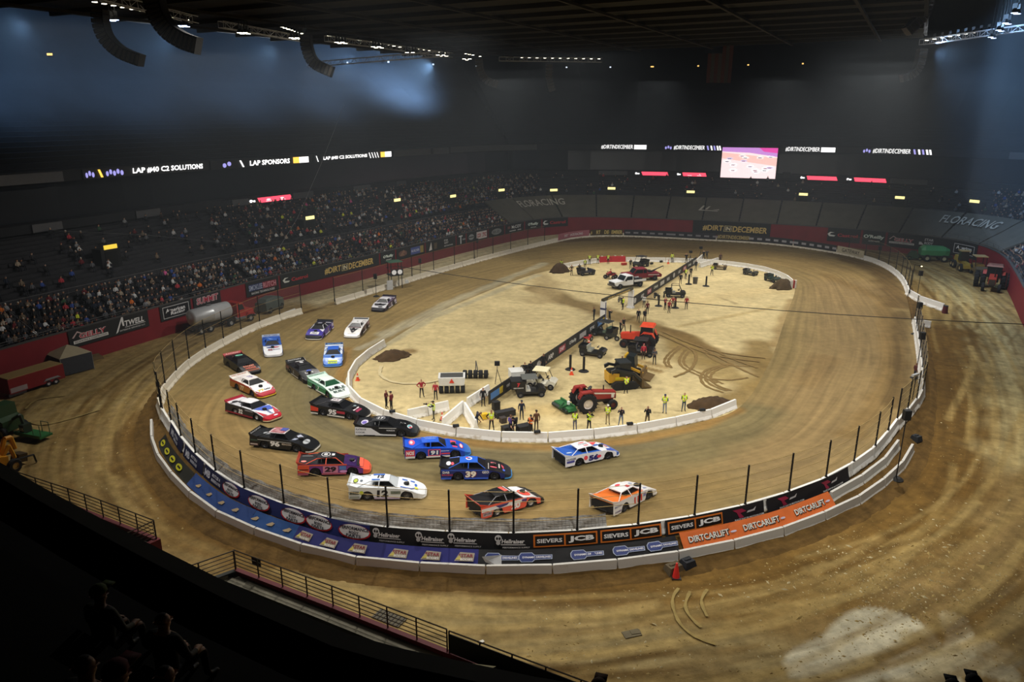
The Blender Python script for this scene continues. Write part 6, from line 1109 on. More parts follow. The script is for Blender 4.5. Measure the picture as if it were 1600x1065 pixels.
def tractor(label, tail, nose, c, cab=None, rimc='d8cfc8', duals=False, scale=1.0, stripe=None):
    r = rig('tractor', label, 'tractor', tail, nose, None, scale)
    part(r, 'hood', c, MB().prism([(0, .95), (2.1, .85), (2.2, 1.45), (0, 1.7)], -.36, .36)); part(r, 'chassis', '2a2220', MB().box((.5, 0, .8), (3.0, .5, .4)).box((-.7, 0, 1.0), (.9, 1.0, .6))); part(r, 'grille', '38302c', MB().box((2.2, 0, 1.1), (.06, .6, .6)))
    for s in (-1, 1):
        part(r, 'fender', c, MB().prism([(-1.5, 1.35), (-1.25, 1.9), (-.3, 1.95), (0, 1.6), (-.3, 1.8), (-1.2, 1.78)], s * .5, s * 1.05))
        if stripe: part(r, 'stripe', stripe, MB().prism([(.1, 1.45), (2.1, 1.25), (2.1, 1.36), (.1, 1.58)], s * .365, s * .375).prism([(1.75, .95), (2.0, .95), (2.05, 1.3), (1.75, 1.3)], s * .365, s * .38))
    if cab:
        part(r, 'cab', '1b1d1f', MB().prism([(-1.3, 1.3), (.15, 1.3), (0, 2.45), (-1.2, 2.5)], -.7, .7), .2); part(r, 'cab_roof', cab, MB().box((-.6, 0, 2.56), (1.5, 1.6, .18), top=.85))
    else: part(r, 'seat', c if stripe else '2a2a2c', MB().box((-.75, 0, 1.55), (.5, .6, .14)).box((-1.0, 0, 1.85), (.14, .6, .5))); part(r, 'steering_wheel', '161618', MB().cyl((-.15, 0, 1.9), (-.2, 0, 1.95), .24, n=12).cyl((.1, 0, 1.6), (-.17, 0, 1.92), .03, n=5))
    part(r, 'exhaust_pipe', '1a1a1c', MB().cyl((1.2, .15, 1.5), (1.2, .15, 2.4 if cab else 2.0), .06, n=7))
    for s in (-1, 1):
        wheel(r, -.75, s * .95, .88, .5, rimc, 16, 'rear_wheel'); wheel(r, 1.75, s * .75, .45, .3, rimc if cab else '5a2c28', 0, 'front_wheel')
        if duals: wheel(r, -.75, s * 1.55, .88, .45, rimc, 16, 'rear_wheel')
    return r
tractor('old red open tractor with big pale rimmed rear wheels in the infield', (893, 641), (953, 634), '8e2c26', None, stripe='d8d0c4', scale=1.0); tractor('orange red cab tractor with a bright roof behind the black cart', (1026, 545), (978, 540), 'd8442c', 'e8502f', '4a2c2a', scale=1.05); tractor('big dusty red cab tractor with dual wheels at the tractor corner wall', (1552, 441), (1545, 462), 'a83c30', '8a5c50', '3a3436', True, 1.35)
# green implement behind the open tractor
r = rig('mower_deck', 'green towed implement behind the old red tractor', 'implement', (866, 628), (900, 650)); part(r, 'deck', '2f6b3c', MB().box((0, 0, .35), (2.6, .9, .25), top=.9).box((0, .3, .55), (2.4, .12, .2))); part(r, 'hitch', '244c2c', MB().cyl((.4, 0, .5), (.9, -1.1, .6), .07, n=6).cyl((-.2, 0, .5), (.8, -1.1, .6), .07, n=6)); part(r, 'roller', '1c2a20', MB().cyl((-1.2, -.5, .2), (1.2, -.5, .2), .18, n=10)); part(r, 'tank', 'e0e4e0', MB().cyl((.5, .05, .62), (.5, .05, .9), .14, n=8))
# compact track loader
r = rig('track_loader', 'black and yellow tracked loader with a dirt caked bucket', 'loader', (943, 606), (1000, 601), None, 1.12)
for s in (-1, 1):
    t = part(r, 'track', '1c1a17', MB().prism([(-1.2, .25), (-.9, .02), (.9, .02), (1.25, .3), (.9, .62), (-.8, .75), (-1.2, .55)], s * .55, s * .95), .9)
    part(r, 'lift_arm', '1d1f20', MB().prism([(-1.3, 1.5), (-.9, 1.72), (.6, 1.3), (1.4, .55), (1.55, .62), (1.3, .95), (.7, 1.5), (-1.0, 1.95), (-1.35, 1.8)], s * .78, s * .95))
part(r, 'body', 'c99a2a', MB().prism([(-1.4, .6), (.5, .6), (.5, 1.2), (-.4, 1.35), (-1.45, 1.45)], -.55, .55)); part(r, 'engine_cover', '1a1b1c', MB().box((-.95, 0, 1.5), (.8, 1.0, .25), top=.9)); part(r, 'cab', '16181a', MB().prism([(-.5, 1.1), (.6, 1.0), (.45, 2.2), (-.45, 2.25)], -.6, .6), .25); part(r, 'cab_roof', '2a2e30', MB().box((0, 0, 2.28), (1.05, 1.25, .1))); part(r, 'bucket', '5a4828', MB().prism([(1.4, .1), (2.2, .05), (2.3, .12), (1.6, .25), (1.5, .85), (1.35, .9)], -1.05, 1.05), .8); part(r, 'decal_plate', 'd8c020', MB().box((-.45, -.57, .95), (.8, .02, .25)).box((-.45, .57, .95), (.8, .02, .25)))
# second loader behind it, cab only partly seen
r = rig('track_loader', 'second dark loader with yellow cab post, just behind the first one', 'loader', (958, 583), (1008, 590), None, 1.0)
for s in (-1, 1): part(r, 'track', '1e1b17', MB().prism([(-1.2, .25), (-.9, .02), (.9, .02), (1.25, .3), (.9, .62), (-.8, .7), (-1.2, .55)], s * .55, s * .9), .9)
part(r, 'body', '23262a', MB().prism([(-1.4, .6), (.6, .6), (.6, 1.3), (-.5, 1.4), (-1.45, 1.2)], -.55, .55)); part(r, 'cab', '22282a', MB().prism([(-.2, 1.2), (.7, 1.1), (.6, 2.2), (-.15, 2.25)], -.58, .58), .3); part(r, 'cab_post', 'd0a428', MB().box((-.35, 0, 1.8), (.16, 1.1, .9))); part(r, 'bucket', '6a5430', MB().prism([(1.4, .1), (2.3, .05), (2.4, .12), (1.6, .3), (1.5, .95), (1.35, 1.0)], -1.0, 1.0), .9); part(r, 'lift_arm', 'c8982c', MB().box((.9, .75, .9), (1.4, .14, .22), ry=.3).box((.9, -.75, .9), (1.4, .14, .22), ry=.3))
# tyre packers
r = rig('tire_packer', 'white hopper packer on a row of tires with a red triangle on its back', 'roller', (707, 603), (706, 621), None, 1.1); part(r, 'hopper', 'dcdcd8', MB().box((0, 0, 1.15), (1.3, 2.1, .7), top=1.08).box((0, 0, .75), (.9, 1.9, .15))); part(r, 'hopper_shade', '4a4a48', MB().box((0, 0, 1.51), (1.1, 1.9, .02))); part(r, 'triangle_sign', 'd8402c', MB().add([(.74, -.22, 1.05), (.74, .22, 1.05), (.75, 0, 1.45)], [(0, 1, 2)]))  # dark sheet on the hopper top stands in for its shaded inside
for k in range(5): wheel(r, .25, (k - 2) * .46, .38, .36, '6a5c44')
r = rig('tire_roller', 'bare row of five dusty packer tires standing by the sponsor boards', 'roller', (744, 585), (742, 596), None, 1.0); part(r, 'axle', '3a342c', MB().cyl((0, -1.3, .42), (0, 1.3, .42), .06, n=6).cyl((-.3, 0, .5), (-.9, 0, 1.5), .05, n=5).cyl((-.3, .25, .5), (-.9, 0, 1.5), .05, n=5))
for k in range(5): wheel(r, 0, (k - 2) * .52, .42, .4, '5c5040')
# sponsor boards dividing the infield
def sponsor_boards(pts, label, texts, hgt=1.25):
    A, Bq = P(*pts[0]), P(*pts[1]); d = Bq - A; L_ = d.length; d.normalize(); n = Vector((d.y, -d.x, 0)); r = thing('sponsor_boards', label, 'boards', A); k = max(2, round(L_ / 3.0)); it = []
    for i in range(k):
        a, b = d * (L_ * i / k + .03), d * (L_ * (i + 1) / k - .03); MB().add([a, b, b + Vector((0, 0, hgt)), a + Vector((0, 0, hgt)), a - n * .08, b - n * .08, b - n * .08 + Vector((0, 0, hgt)), a - n * .08 + Vector((0, 0, hgt))], [(0, 1, 2, 3), (5, 4, 7, 6), (3, 2, 6, 7), (0, 4, 5, 1), (0, 3, 7, 4), (1, 5, 6, 2)]).build('board_panel', M('2c2b2a', .7), r)
        MB().cyl(a - n * .1, a - n * .9, .03, n=4).cyl(a - n * .1 + Vector((0, 0, hgt * .9)), a - n * .9, .03, n=4).build('brace', M('8a867c', .5), r)
        it += [(t[0], t[1] + L_ * (i + .5) / k, *t[2:]) if t[0] in 'er' and t[0] == 'e' else (('r', t[1] + L_ * (i + .5) / k, t[2], t[3] + L_ * (i + .5) / k, t[4], t[5]) if t[0] == 'r' else (t[0], t[1], t[2] + L_ * (i + .5) / k, *t[3:])) for t in texts[i % len(texts)]]
    decals(frame_fn(n * .01 + Vector((0, 0, hgt / 2)), d, (0, 0, 1), n), it, r); return r
SG_ = [[('r', -1.2, -.3, .5, .35, '4a7ab8'), ('r', .5, -.3, 1.2, .35, 'c8b038')], [('t', 'PERFORMANCE', 0, 0, .28, 'c8c8c8', 2.2)], [('t', 'STAR', -.4, .25, .25, 'd0d0d0', 1.0), ('t', 'BODY', -.3, -.15, .25, 'd0d0d0', 1.0)], [('e', 0, 0, .5, .4, 'b8b8b8')], [('t', 'ARP', 0, 0, .5, 'd8d8d8', 1.4)], [('r', -.9, -.35, .9, .35, '9a3a4a'), ('t', 'DRP', 0, 0, .4, 'e0d8dc', 1.2)], [('t', "O'Reilly", 0, 0, .5, 'd8dcd8', 2.0)], [('r', -1, -.3, 1, .3, 'a8a8a8')], [('t', 'FOX', 0, 0, .5, 'e0e0e0', 1.4)]]
sponsor_boards([(764, 632), (945, 506)], 'long run of dark sponsor boards from the near ring towards the gate arch', SG_); sponsor_boards([(986, 480), (1088, 412)], 'run of dark sponsor boards from the gate arch towards the far ring', SG_[3:])
# gate arch
a, b = P(942, 500), P(985, 481); r = thing('gate_arch', 'white gate arch with a blue banded post between the two runs of boards', 'arch', a); d = b - a; R_ = math.atan2(d.y, d.x)
for v, nm in ((Vector((0, 0, 0)), 0), (d, 1)):
    mb = MB(); mb.box(v + Vector((0, 0, 1.25)), (.35, .7, 2.5), rz=R_).box(v + Vector((0, 0, .1)), (.7, .9, .2), rz=R_); part(r, 'post', 'e4e4e6', mb)
mb = MB(); mb.box(Vector((0, 0, 1.5)), (.37, .72, .25), rz=R_).box(Vector((-.02, -.02, 1.2)), (.2, .74, 2.3), rz=R_); part(r, 'blue_band', '28305c', mb)
mb = MB(); mb.box(d / 2 + Vector((0, 0, 2.65)), (d.length + .5, .4, .3), rz=R_); part(r, 'top_beam', '3a3628', mb); f = frame_fn(d / 2 + Vector((0, 0, 2.65)) + Vector((d.y, -d.x, 0)).normalized() * .21, d.normalized(), (0, 0, 1), Vector((d.y, -d.x, 0)).normalized()); decals(f, [('t', D_, 0, 0, .2, 'd8bc72', d.length * .8, .02, .03)], r)
# pipe stands, cones, bin
for px, py, lb in [(891, 577, 'left of two by the black open cart'), (912, 580, 'right of two by the black open cart'), (1076, 444, 'left one by the grey bin'), (1103, 447, 'standing alone right of the grey bin'), (1029, 478, 'by the red shirted group, near side'), (1055, 481, 'among the red shirted group')]:
    t = thing('pipe_stand', 'black pipe stand on a round base, ' + lb, 'stand', PS(px, py), 0, 'pipe stands'); MB().cyl((0, 0, 0), (0, 0, .12), .55, .4, 14).build('base', M('1c1a18', .8), t); MB().cyl((0, 0, .12), (0, 0, 1.55), .13, n=10).build('pipe', M('17171a', .5), t)
def cone(px, py, lb, c='e2502c', s=1.0):
    t = thing('traffic_cone', lb, 'cone', PS(px, py)); t.scale = (s,) * 3; MB().box((0, 0, .02), (.42, .42, .05)).build('base', M('2a2422' if c != 'e2502c' else c), t); MB().cyl((0, 0, .04), (0, 0, .75), .17, .04, 12).build('cone', M(c, .5), t); MB().cyl((0, 0, .38), (0, 0, .52), .112, .085, 12).build('band', M('f0e8e0' if s < 1.2 else c, .4), t)
for a in [(559, 594, 'orange cone alone behind the near left ring wall'), (893, 585, 'orange cone beside the left pipe stand'), (920, 538, 'orange cone before the small motorbikes'), (691, 656, 'pinkish orange cone between the white barrier pieces', 'e86a5c'), (1044, 412, 'tiny orange cone by the far ring wall'), (1056, 902, 'red orange cone on the outer dirt lane by the dark mats', 'f03a34', 1.25)]: cone(*a)
t = thing('trash_bin', 'grey ribbed bin standing by the pipe stand', 'bin', PS(1086, 443)); MB().cyl((0, 0, 0), (0, 0, .95), .32, .38, 12).build('barrel', M('5a564e', .7), t); MB().cyl((0, 0, .95), (0, 0, 1.0), .4, n=12).build('rim', M('3a3834'), t)
# dark mats / bags by the outer wall, road cases and monitors in the near infield
for px, py, c, lb, w_ in [(1052, 892, '5a4e38', 'brown sagging sandbag on the outer lane beside the red cone', 1.1), (1074, 884, '23252b', 'black box on the outer lane behind the red cone', .85), (1431, 688, '2a2c30', 'black monitor box lying on the outer lane at the right', .7)]:
    t = tag(MB().box((0, 0, .22), (w_, .7, .42), top=.75).box((0, 0, .46), (w_ * .5, .12, .06)).build('sandbag' if c == '5a4e38' else 'equipment_box', M(c, .8, 0, .3, 3), None, loc=PS(px, py), rz=.5), lb, 'box')
for px, py, w_, d_, h_, c, lb in [(789, 650, 1.8, .6, .55, '26262a', 'long black road case by the near ring crew'), (786, 660, .5, .5, .5, '3a3230', 'small dark case at the end of the road case'), (775, 640, .6, .5, .8, '1c1c1e', 'upright black case behind the road case'), (757, 654, .5, .4, .5, 'e0b828', 'yellow box beside the dark suited man'), (792, 675, .8, .6, .55, '222020', 'black bag at the feet of the purple shirted person'), (818, 674, 1.1, .7, .6, '1e1e20', 'black heap of camera bags next to the orange vested man'), (948, 675, .5, .4, .12, '2a2420', 'dark bag at the feet of the black vested man'), (1072, 655, .9, .4, .2, '2a2824', 'dark bag lying against the near ring wall'), (1018, 413, .5, .3, .35, '2a2c28', 'small dark box by the far ring wall'), (1033, 410, .5, .3, .35, '23231f', 'second small dark box by the far ring wall'), (975, 414, .9, .5, .4, 'b83a30', 'low red cart before the red barrier panels')]:
    t = thing('road_case', lb, 'case', PS(px, py), .5); MB().box((0, 0, h_ / 2), (w_, d_, h_ - .06)).build('shell', M(c, .6), t); MB().box((0, 0, h_ - .04), (w_ + .03, d_ + .03, .08)).build('lid', M(c, .5), t)
t = thing('floor_board', 'pale board lying behind the near ring wall', 'board', PS(972, 674), .4); MB().box((0, 0, .04), (1.4, .8, .08)).build('sheet', M('c8c8c4', .6), t); MB().box((0, 0, .09), (1.0, .5, .02)).build('print', M('8a9c98', .6), t)
for px, py, lb in [(840, 679, 'near the orange vested man'), (985, 669, 'beside the pale board'), (1097, 643, 'at the right part of the near ring'), (712, 666, 'by the slanting barrier pieces'), (613, 636, 'by two red shirted men')]:
    q = q_px(INN, px, -.3, .81, py=py - 3); p = INN.off(q, -.3, .8); t = thing('timing_box', 'small black box on the infield ring wall ' + lb, 'box', p, .2); MB().box((0, 0, .09), (.5, .25, .18)).build('case', M('17171a'), t); MB().box((0, -.14, .09), (.3, .03, .1)).build('window', M('3a4046', .2), t)
# dirt piles
def pile(pts, hgt, label, c='4c3820'):
    g = np.random.default_rng(int(hgt * 100)); c0 = P(*pts[0]); c1 = P(*pts[1]); m = (c0 + c1) / 2; L_ = (c1 - c0).length / 2; d = (c1 - c0).normalized(); n = Vector((-d.y, d.x, 0)); mb = MB(); N_ = 30; rg = []
    for j in range(9):
        f = j / 8; rr = []
        for i in range(N_):
            a = 2 * PI * i / N_; w_ = 1 + .13 * math.sin(3 * a + 1) + .08 * math.sin(7 * a) + .04 * g.normal(); k = (1 - f) ** .8; rr.append(tuple(d * math.cos(a) * L_ * w_ * k + n * math.sin(a) * L_ * .6 * w_ * k + Vector((0, 0, hgt * (math.sin(f * PI / 2) ** 1.3) + .05 * g.normal() * (0 < j < 8)))))
        rg.append(rr)
    mb.loft(rg); tag(mb.build('dirt_pile', M(c, .95, 0, .25, 2), None, True, loc=m), label, 'dirt pile')
pile([(583, 563), (640, 555)], .85, 'dark dirt pile behind the left end of the near ring'); pile([(1078, 640), (1140, 628)], .8, 'dark dirt pile behind the right end of the near ring', '46331c'); pile([(858, 426), (890, 424)], 1.5, 'dark dirt pile at the crowd side end of the far ring', '42301a'); pile([(1206, 452), (1240, 447)], 1.35, 'dark dirt pile at the tractor side end of the far ring', '4a3a22')
# speakers / lights on poles around the outside
for px, py, hh, lb in [(588, 463, 2.6, 'on the straight below the crowd, near end'), (657, 431, 2.2, 'just past the flag tower'), (746, 404, 3.0, 'farther along the straight below the crowd'), (1372, 410, 2.2, 'at the far tractor side corner'), (1433, 462, 3.0, 'behind the angled white barriers'), (1430, 522, 3.2, 'beside the short white barrier'), (1430, 590, 4.0, 'on the right straight outside the fence'), (1400, 748, 4.6, 'nearest one outside the triple barriers at the right')]:
    p = PS(px, py); t = thing('pole_speaker', 'black box on a tall thin pole ' + lb, 'speaker', p); MB().cyl((0, 0, .1), (0, 0, hh), .04, n=6).build('pole', M('1c1c1e', .5), t); MB().cyl((0, 0, 0), (0, 0, .14), .5, .3, 10).build('base', M('1f1e1c', .8), t); MB().box((0, 0, hh + .3), (.45, .4, .7)).build('cabinet', M('111113', .6), t)
p = P(1409, 672, 3.5); q = PS(1404, 700)
t = thing('lamp_bracket', 'silver lamp on a bracket leaning over the fence at the right', 'lamp', OT.off(QR + 6, .3, 1.86)); MB().cyl((0, 0, 0), (0, 0, 2.2), .04, n=5).build('pole', M('1c1c1e'), t); MB().box((-.2, -.2, 2.25), (.9, .22, .16), rz=.6).build('head', M('c8ccd0', .3, .5), t)
t = thing('floodlight', 'small lit floodlight on a bracket at the tractor side fence', 'lamp', PS(1424, 446)); MB().cyl((0, 0, 0), (0, 0, 3.2), .05, n=5).cyl((0, 0, 3.2), (.9, 0, 3.1), .04, n=5).build('pole', M('1c1c1e'), t); MB().box((1.0, 0, 3.05), (.3, .25, .2)).build('head', M('17171a'), t); MB().box((1.0, -.14, 3.0), (.2, .04, .16)).build('lens', M('fff0a8', .4, emit=4), t)
# flag tower
p = PS(618, 449); r = thing('flag_tower', 'small flag stand tower with two white signs and a green roof over the straight', 'tower', p, .5)
for x, y in ((-.8, -.7), (.8, -.7), (.8, .7), (-.8, .7)): MB().cyl((x, y, 0), (x, y, 3.9), .06, n=5).build('leg', M('26282a'), r)
MB().box((0, 0, 2.0), (2.0, 1.8, .12)).build('platform', M('3a3a3a'), r); MB().box((0, 0, 4.0), (2.2, 2.0, .12), top=.7).build('roof', M('3a5c48', .7), r); mb = MB(); mb.tube([(-1, -.9, 3.0), (1, -.9, 3.0), (1, .9, 3.0), (-1, .9, 3.0), (-1, -.9, 3.0)], .04, 4); mb.build('railing', M('2a2c2e'), r); MB().box((0, -.95, 2.5), (1.9, .06, .8)).build('skirt', M('1c1c1e'), r)
for x in (-.45, .45): MB().cyl((x, -1.0, 2.5), (x, -.97, 2.5), .36, n=12).build('sign', M('e4e4e4', .4, emit=.25), r)  # faint glow put into the white signs, which are no lamps
MB().box((-1.2, -1.0, .7), (.9, .1, 1.4)).box((1.5, -.9, .9), (.5, .1, .5)).build('white_panel', M('d4d8dc', .6), r)
# ---------------------------------------------------------------- round the outside: tanker, trailer, canopy, machines
r = rig('tanker_truck', 'red cab tanker truck with a dented silver tank along the red wall', 'truck', (303, 522), (387, 499), None, .96)
part(r, 'tank', 'd2d4d6', MB().lathe([(0, -4.3), (.7, -4.28), (1.05, -4.1), (1.08, -1.6), (1.11, -1.55), (1.11, -1.45), (1.08, -1.4), (1.05, 1.1), (.7, 1.28), (0, 1.3)], (0, 0, 2.05), 'X', 20), .34, .35, True); MB().cyl((-1.5, 0, 3.1), (-1.5, 0, 3.25), .3, n=10).build('hatch', M('8a8c8e', .4, .6), r)
part(r, 'chassis', '1e1c1c', MB().box((-.6, 0, .85), (8.0, .9, .3)).box((-3.0, .9, .7), (1.2, .3, .5)).box((-3.0, -.9, .7), (1.2, .3, .5))); part(r, 'cab', 'a82e2a', MB().prism([(1.7, .8), (3.0, .8), (3.0, 1.8), (2.7, 2.75), (1.75, 2.8)], -1.1, 1.1)); part(r, 'hood', 'b03430', MB().prism([(3.0, .8), (4.5, .75), (4.55, 1.4), (4.3, 1.65), (3.0, 1.85)], -.75, .75)); part(r, 'windshield', GLS, MB().add([(3.02, -.95, 1.85), (3.02, .95, 1.85), (2.76, .9, 2.65), (2.76, -.9, 2.65)], [(0, 1, 2, 3)]))
for s in (-1, 1): part(r, 'side_window', GLS, MB().prism([(1.95, 1.85), (2.85, 1.85), (2.62, 2.55), (1.95, 2.6)], s * 1.105, s * 1.12)); part(r, 'fender', 'a82e2a', MB().prism([(3.1, .9), (3.4, 1.3), (4.1, 1.3), (4.5, .8), (4.2, 1.0), (3.4, 1.0)], s * .7, s * 1.15)); part(r, 'fuel_tank', 'c0c4c8', MB().cyl((1.4, s * .85, .75), (2.9, s * .85, .75), .32, n=10), .2, .9)
part(r, 'bumper', 'c8c8c8', MB().box((4.6, 0, .6), (.15, 2.1, .3)), .25, .8)
for x in (-3.6, -2.3, .7, 3.75):
    for y in (-.95, .95): wheel(r, x, y, .5, .34, 'a8a8a8')
r = rig('cargo_trailer', 'long red enclosed trailer with dusty roof under the red wall', 'trailer', (18, 617), (84, 596), None, .84); part(r, 'box', '7c1e24', MB().box((0, 0, 1.3), (6.2, 2.3, 1.7))); part(r, 'roof', '9c8656', MB().box((0, 0, 2.18), (6.1, 2.25, .08))); part(r, 'fender', '8a8c8e', MB().prism([(.6, .7), (.9, .98), (2.3, .98), (2.6, .7), (2.4, .8), (.8, .8)], -1.25, -1.12)); part(r, 'wall_lettering', '9a8c8c', MB().box((-2.1, -1.17, .85), (1.8, .03, .55))); part(r, 'hitch', '2a2a2a', MB().cyl((3.1, .5, .5), (4.3, 0, .5), .06, n=5).cyl((3.1, -.5, .5), (4.3, 0, .5), .06, n=5)); MB().box((-2.3, -1.12, .36), (1.9, .05, .35)).build('mud_flap', M('3a3434'), r)
for x in (1.15, 2.0):
    for y in (-1.05, 1.05): wheel(r, x, y, .36, .24, 'c0c0c0')
p = PS(112, 578); r = thing('canopy_tent', 'grey canopy tent with pale pointed roof and dark side walls', 'tent', p, .95); r.scale = (.88,) * 3; mb = MB()
mb.add([(-1.75, -1.75, 2.1), (1.75, -1.75, 2.1), (1.75, 1.75, 2.1), (-1.75, 1.75, 2.1), (0, 0, 3.1)], [(0, 1, 4), (1, 2, 4), (2, 3, 4), (3, 0, 4)]); part(r, 'roof', 'a89c80', mb, .8)
for s, nm in ((1, 0), (-1, 1)): MB().box((0, s * 1.72, 1.1), (3.4, .05, 2.0)).build('side_wall', M('383a40', .8), r); MB().box((s * 1.72, 0, 1.1), (.05, 3.4, 2.0)).build('side_wall', M('34363c', .8), r)
for x in (-1.72, 1.72):
    for y in (-1.72, 1.72): MB().cyl((x, y, 0), (x, y, 2.12), .05, n=5).build('leg', M('8a8c8e', .4, .5), r)
p = PS(140, 563); tag(MB().box((0, 0, .18), (2.6, .9, .3), top=.9).box((0, .2, .4), (2.2, .3, .15)).build('folded_frame', M('6a5638', .8), None, loc=p, rz=.9), 'low tan folded frame lying behind the canopy tent', 'frame')
r = rig('covered_machine', 'dark green machine under a sheet beyond the crowd side fence', 'machine', (411, 490), (434, 480), None, .95); part(r, 'cover', '4a5450', MB().loft([[(x, y * w_, z) for y, z in ((-1, .4), (-.95, 1.5), (-.6, h), (.6, h), (.95, 1.5), (1, .4))] for x, w_, h in ((-2.2, .9, 1.6), (-1.6, 1.0, 2.0), (0, 1.05, 2.1), (1.5, 1.0, 1.8), (2.2, .85, 1.5))]), .5)
for x in (-1.4, 1.4):
    for y in (-.9, .9): wheel(r, x, y, .42, .3, '4a4a48')
# green boom machine and yellow backhoe at the crowd side edge
r = rig('boom_mower', 'green machine with an arm and flat railed deck at the crowd side edge', 'machine', (6, 676), (68, 688), None, 1.0); part(r, 'body', '2c4428', MB().prism([(-2.6, .5), (-.8, .5), (-.8, 1.4), (-1.4, 1.6), (-1.5, 2.5), (-2.6, 2.5)], -.9, .9)); part(r, 'deck', '2f6a3a', MB().box((1.1, .1, .38), (2.8, 1.1, .16)).box((1.1, -.45, .5), (2.8, .08, .2))); part(r, 'arm', '2e3a2a', MB().tube([(-.8, 0, 1.4), (.1, 0, 1.9), (.5, 0, .5)], .13, 6)); part(r, 'deck_frame', '2a3428', MB().box((.45, 0, .85), (.5, .7, .7))); mb = MB()
for x in (1.6, 2.4): mb.cyl((x, .5, .45), (x, .5, 1.4), .03, n=4).cyl((x, -.3, .45), (x, -.3, 1.4), .03, n=4)
part(r, 'deck_rail', '4a5a44', mb.cyl((1.6, .5, 1.4), (2.4, .5, 1.4), .03, n=4)); decals(lambda u, v, e: (.45 + u, -.36 - e, .85 + v), [('t', 'LAM', 0, 0, .3, 'd8dcd4', .45)], r)
for x in (-2.2, -1.0):
    for y in (-.9, .9): wheel(r, x, y, .5, .35, '8a8a3a')
r = rig('backhoe', 'yellow backhoe with a raised hooked boom behind the dark balcony edge', 'digger', (-32, 752), (24, 728), None, 1.0); part(r, 'body', 'c98a1c', MB().prism([(-2.0, .7), (.4, .7), (.5, 1.3), (-.2, 1.5), (-.3, 2.5), (-1.6, 2.5), (-2.0, 1.4)], -.8, .8)); part(r, 'boom', 'd0921e', MB().tube([(.4, 0, 1.1), (1.0, .1, 2.3), (1.5, .2, 2.2), (1.7, .3, 1.2)], .17, 6).tube([(.3, -.4, 1.2), (.9, -.4, 1.9), (1.2, -.3, .8)], .14, 6)); part(r, 'bucket', '4a3c28', MB().prism([(1.3, .3), (2.0, .2), (2.1, .8), (1.5, .9)], -.4, .5)); part(r, 'stabilizer', '1e1e1e', MB().tube([(.6, .8, .9), (1.9, 1.1, .6), (1.9, 1.1, .05)], .07, 5).tube([(.6, -.8, .9), (2.2, -.9, .7), (2.3, -.9, .05)], .07, 5))
for x, rad in ((-1.3, .8), (.7, .5)):
    for y in (-.9, .9): wheel(r, x, y, rad, .4, 'c8b070')
# tractor corner machines
r = rig('tank_sprayer', 'bright green tank trailer against the far red wall', 'trailer', (1443, 407), (1472, 408), None, 1.25); part(r, 'tank', '3f8f5c', MB().loft([[(x, y * w_, z) for y, z in ((-.9, .9), (-1, 1.6), (-.6, h), (.6, h), (1, 1.6), (.9, .9))] for x, w_, h in ((-1.9, .7, 1.9), (-1.4, .95, 2.2), (1.2, .95, 2.1), (1.8, .7, 1.8))])); part(r, 'frame', '2c3a30', MB().box((0, 0, .75), (3.8, 1.2, .2)).box((1.9, 0, .7), (1.0, .8, .3)))
for x in (-1.1, 1.1):
    for y in (-.85, .85): wheel(r, x, y, .5, .35, 'b8b8a0')
r = rig('green_mower', 'small green machine left of the green tank trailer', 'machine', (1420, 405), (1436, 406), None, 1.2); part(r, 'body', '2c4a34', MB().prism([(-1.0, .3), (1.0, .3), (.9, .7), (.3, .8), (.2, 1.3), (-.5, 1.3), (-.9, .7)], -.6, .6)); part(r, 'deck', '244030', MB().box((-.9, 0, .25), (1.2, 1.5, .2)))
for x in (-.7, .7):
    for y in (-.6, .6): wheel(r, x, y, .3, .22, '8a8a50')
r = rig('road_grader', 'dusty yellow grader with big wheels in the tractor corner', 'grader', (1492, 414), (1516, 428), None, 1.2); part(r, 'frame', 'a08a3a', MB().box((0, 0, 1.0), (4.4, .5, .4)).box((-1.6, 0, 1.3), (1.5, 1.2, .9), top=.85)); part(r, 'cab', '2c2c28', MB().box((-.3, 0, 1.9), (1.0, 1.1, 1.3), top=.9), .3); part(r, 'cab_roof', 'b09a6a', MB().box((-.3, 0, 2.6), (1.2, 1.3, .1))); part(r, 'blade', '6a5c40', MB().box((.8, 0, .4), (.15, 2.6, .6), rz=.4)); part(r, 'counterweight', '9c8638', MB().box((2.2, 0, .8), (.7, 1.4, .5)))
for x in (-2.0, -1.1, 1.7):
    for y in (-.8, .8): wheel(r, x, y, .55, .35, 'a8966a')
r = rig('soil_roller', 'tan roofed roller between the grader and the red cab tractor', 'roller', (1520, 424), (1536, 434), None, 1.2); part(r, 'body', '8a7440', MB().box((-.6, 0, 1.0), (1.6, 1.3, .8), top=.9)); mb = MB(); mb.cyl((1.1, -.8, .65), (1.1, .8, .65), .65, n=16); part(r, 'drum', '5c5444', mb); part(r, 'roof', 'b8a070', MB().box((-.3, 0, 2.5), (1.7, 1.5, .1))); mb = MB()
for x in (-1.0, .4):
    for y in (-.65, .65): mb.cyl((x, y, 1.2), (x, y, 2.5), .05, n=5)
part(r, 'roof_post', '2a2a28', mb); part(r, 'yoke', '6a5a38', MB().box((.6, .85, .75), (1.4, .08, .3)).box((.6, -.85, .75), (1.4, .08, .3)))
for y in (-.6, .6): wheel(r, -.8, y, .6, .4, '8a7a50', 12)
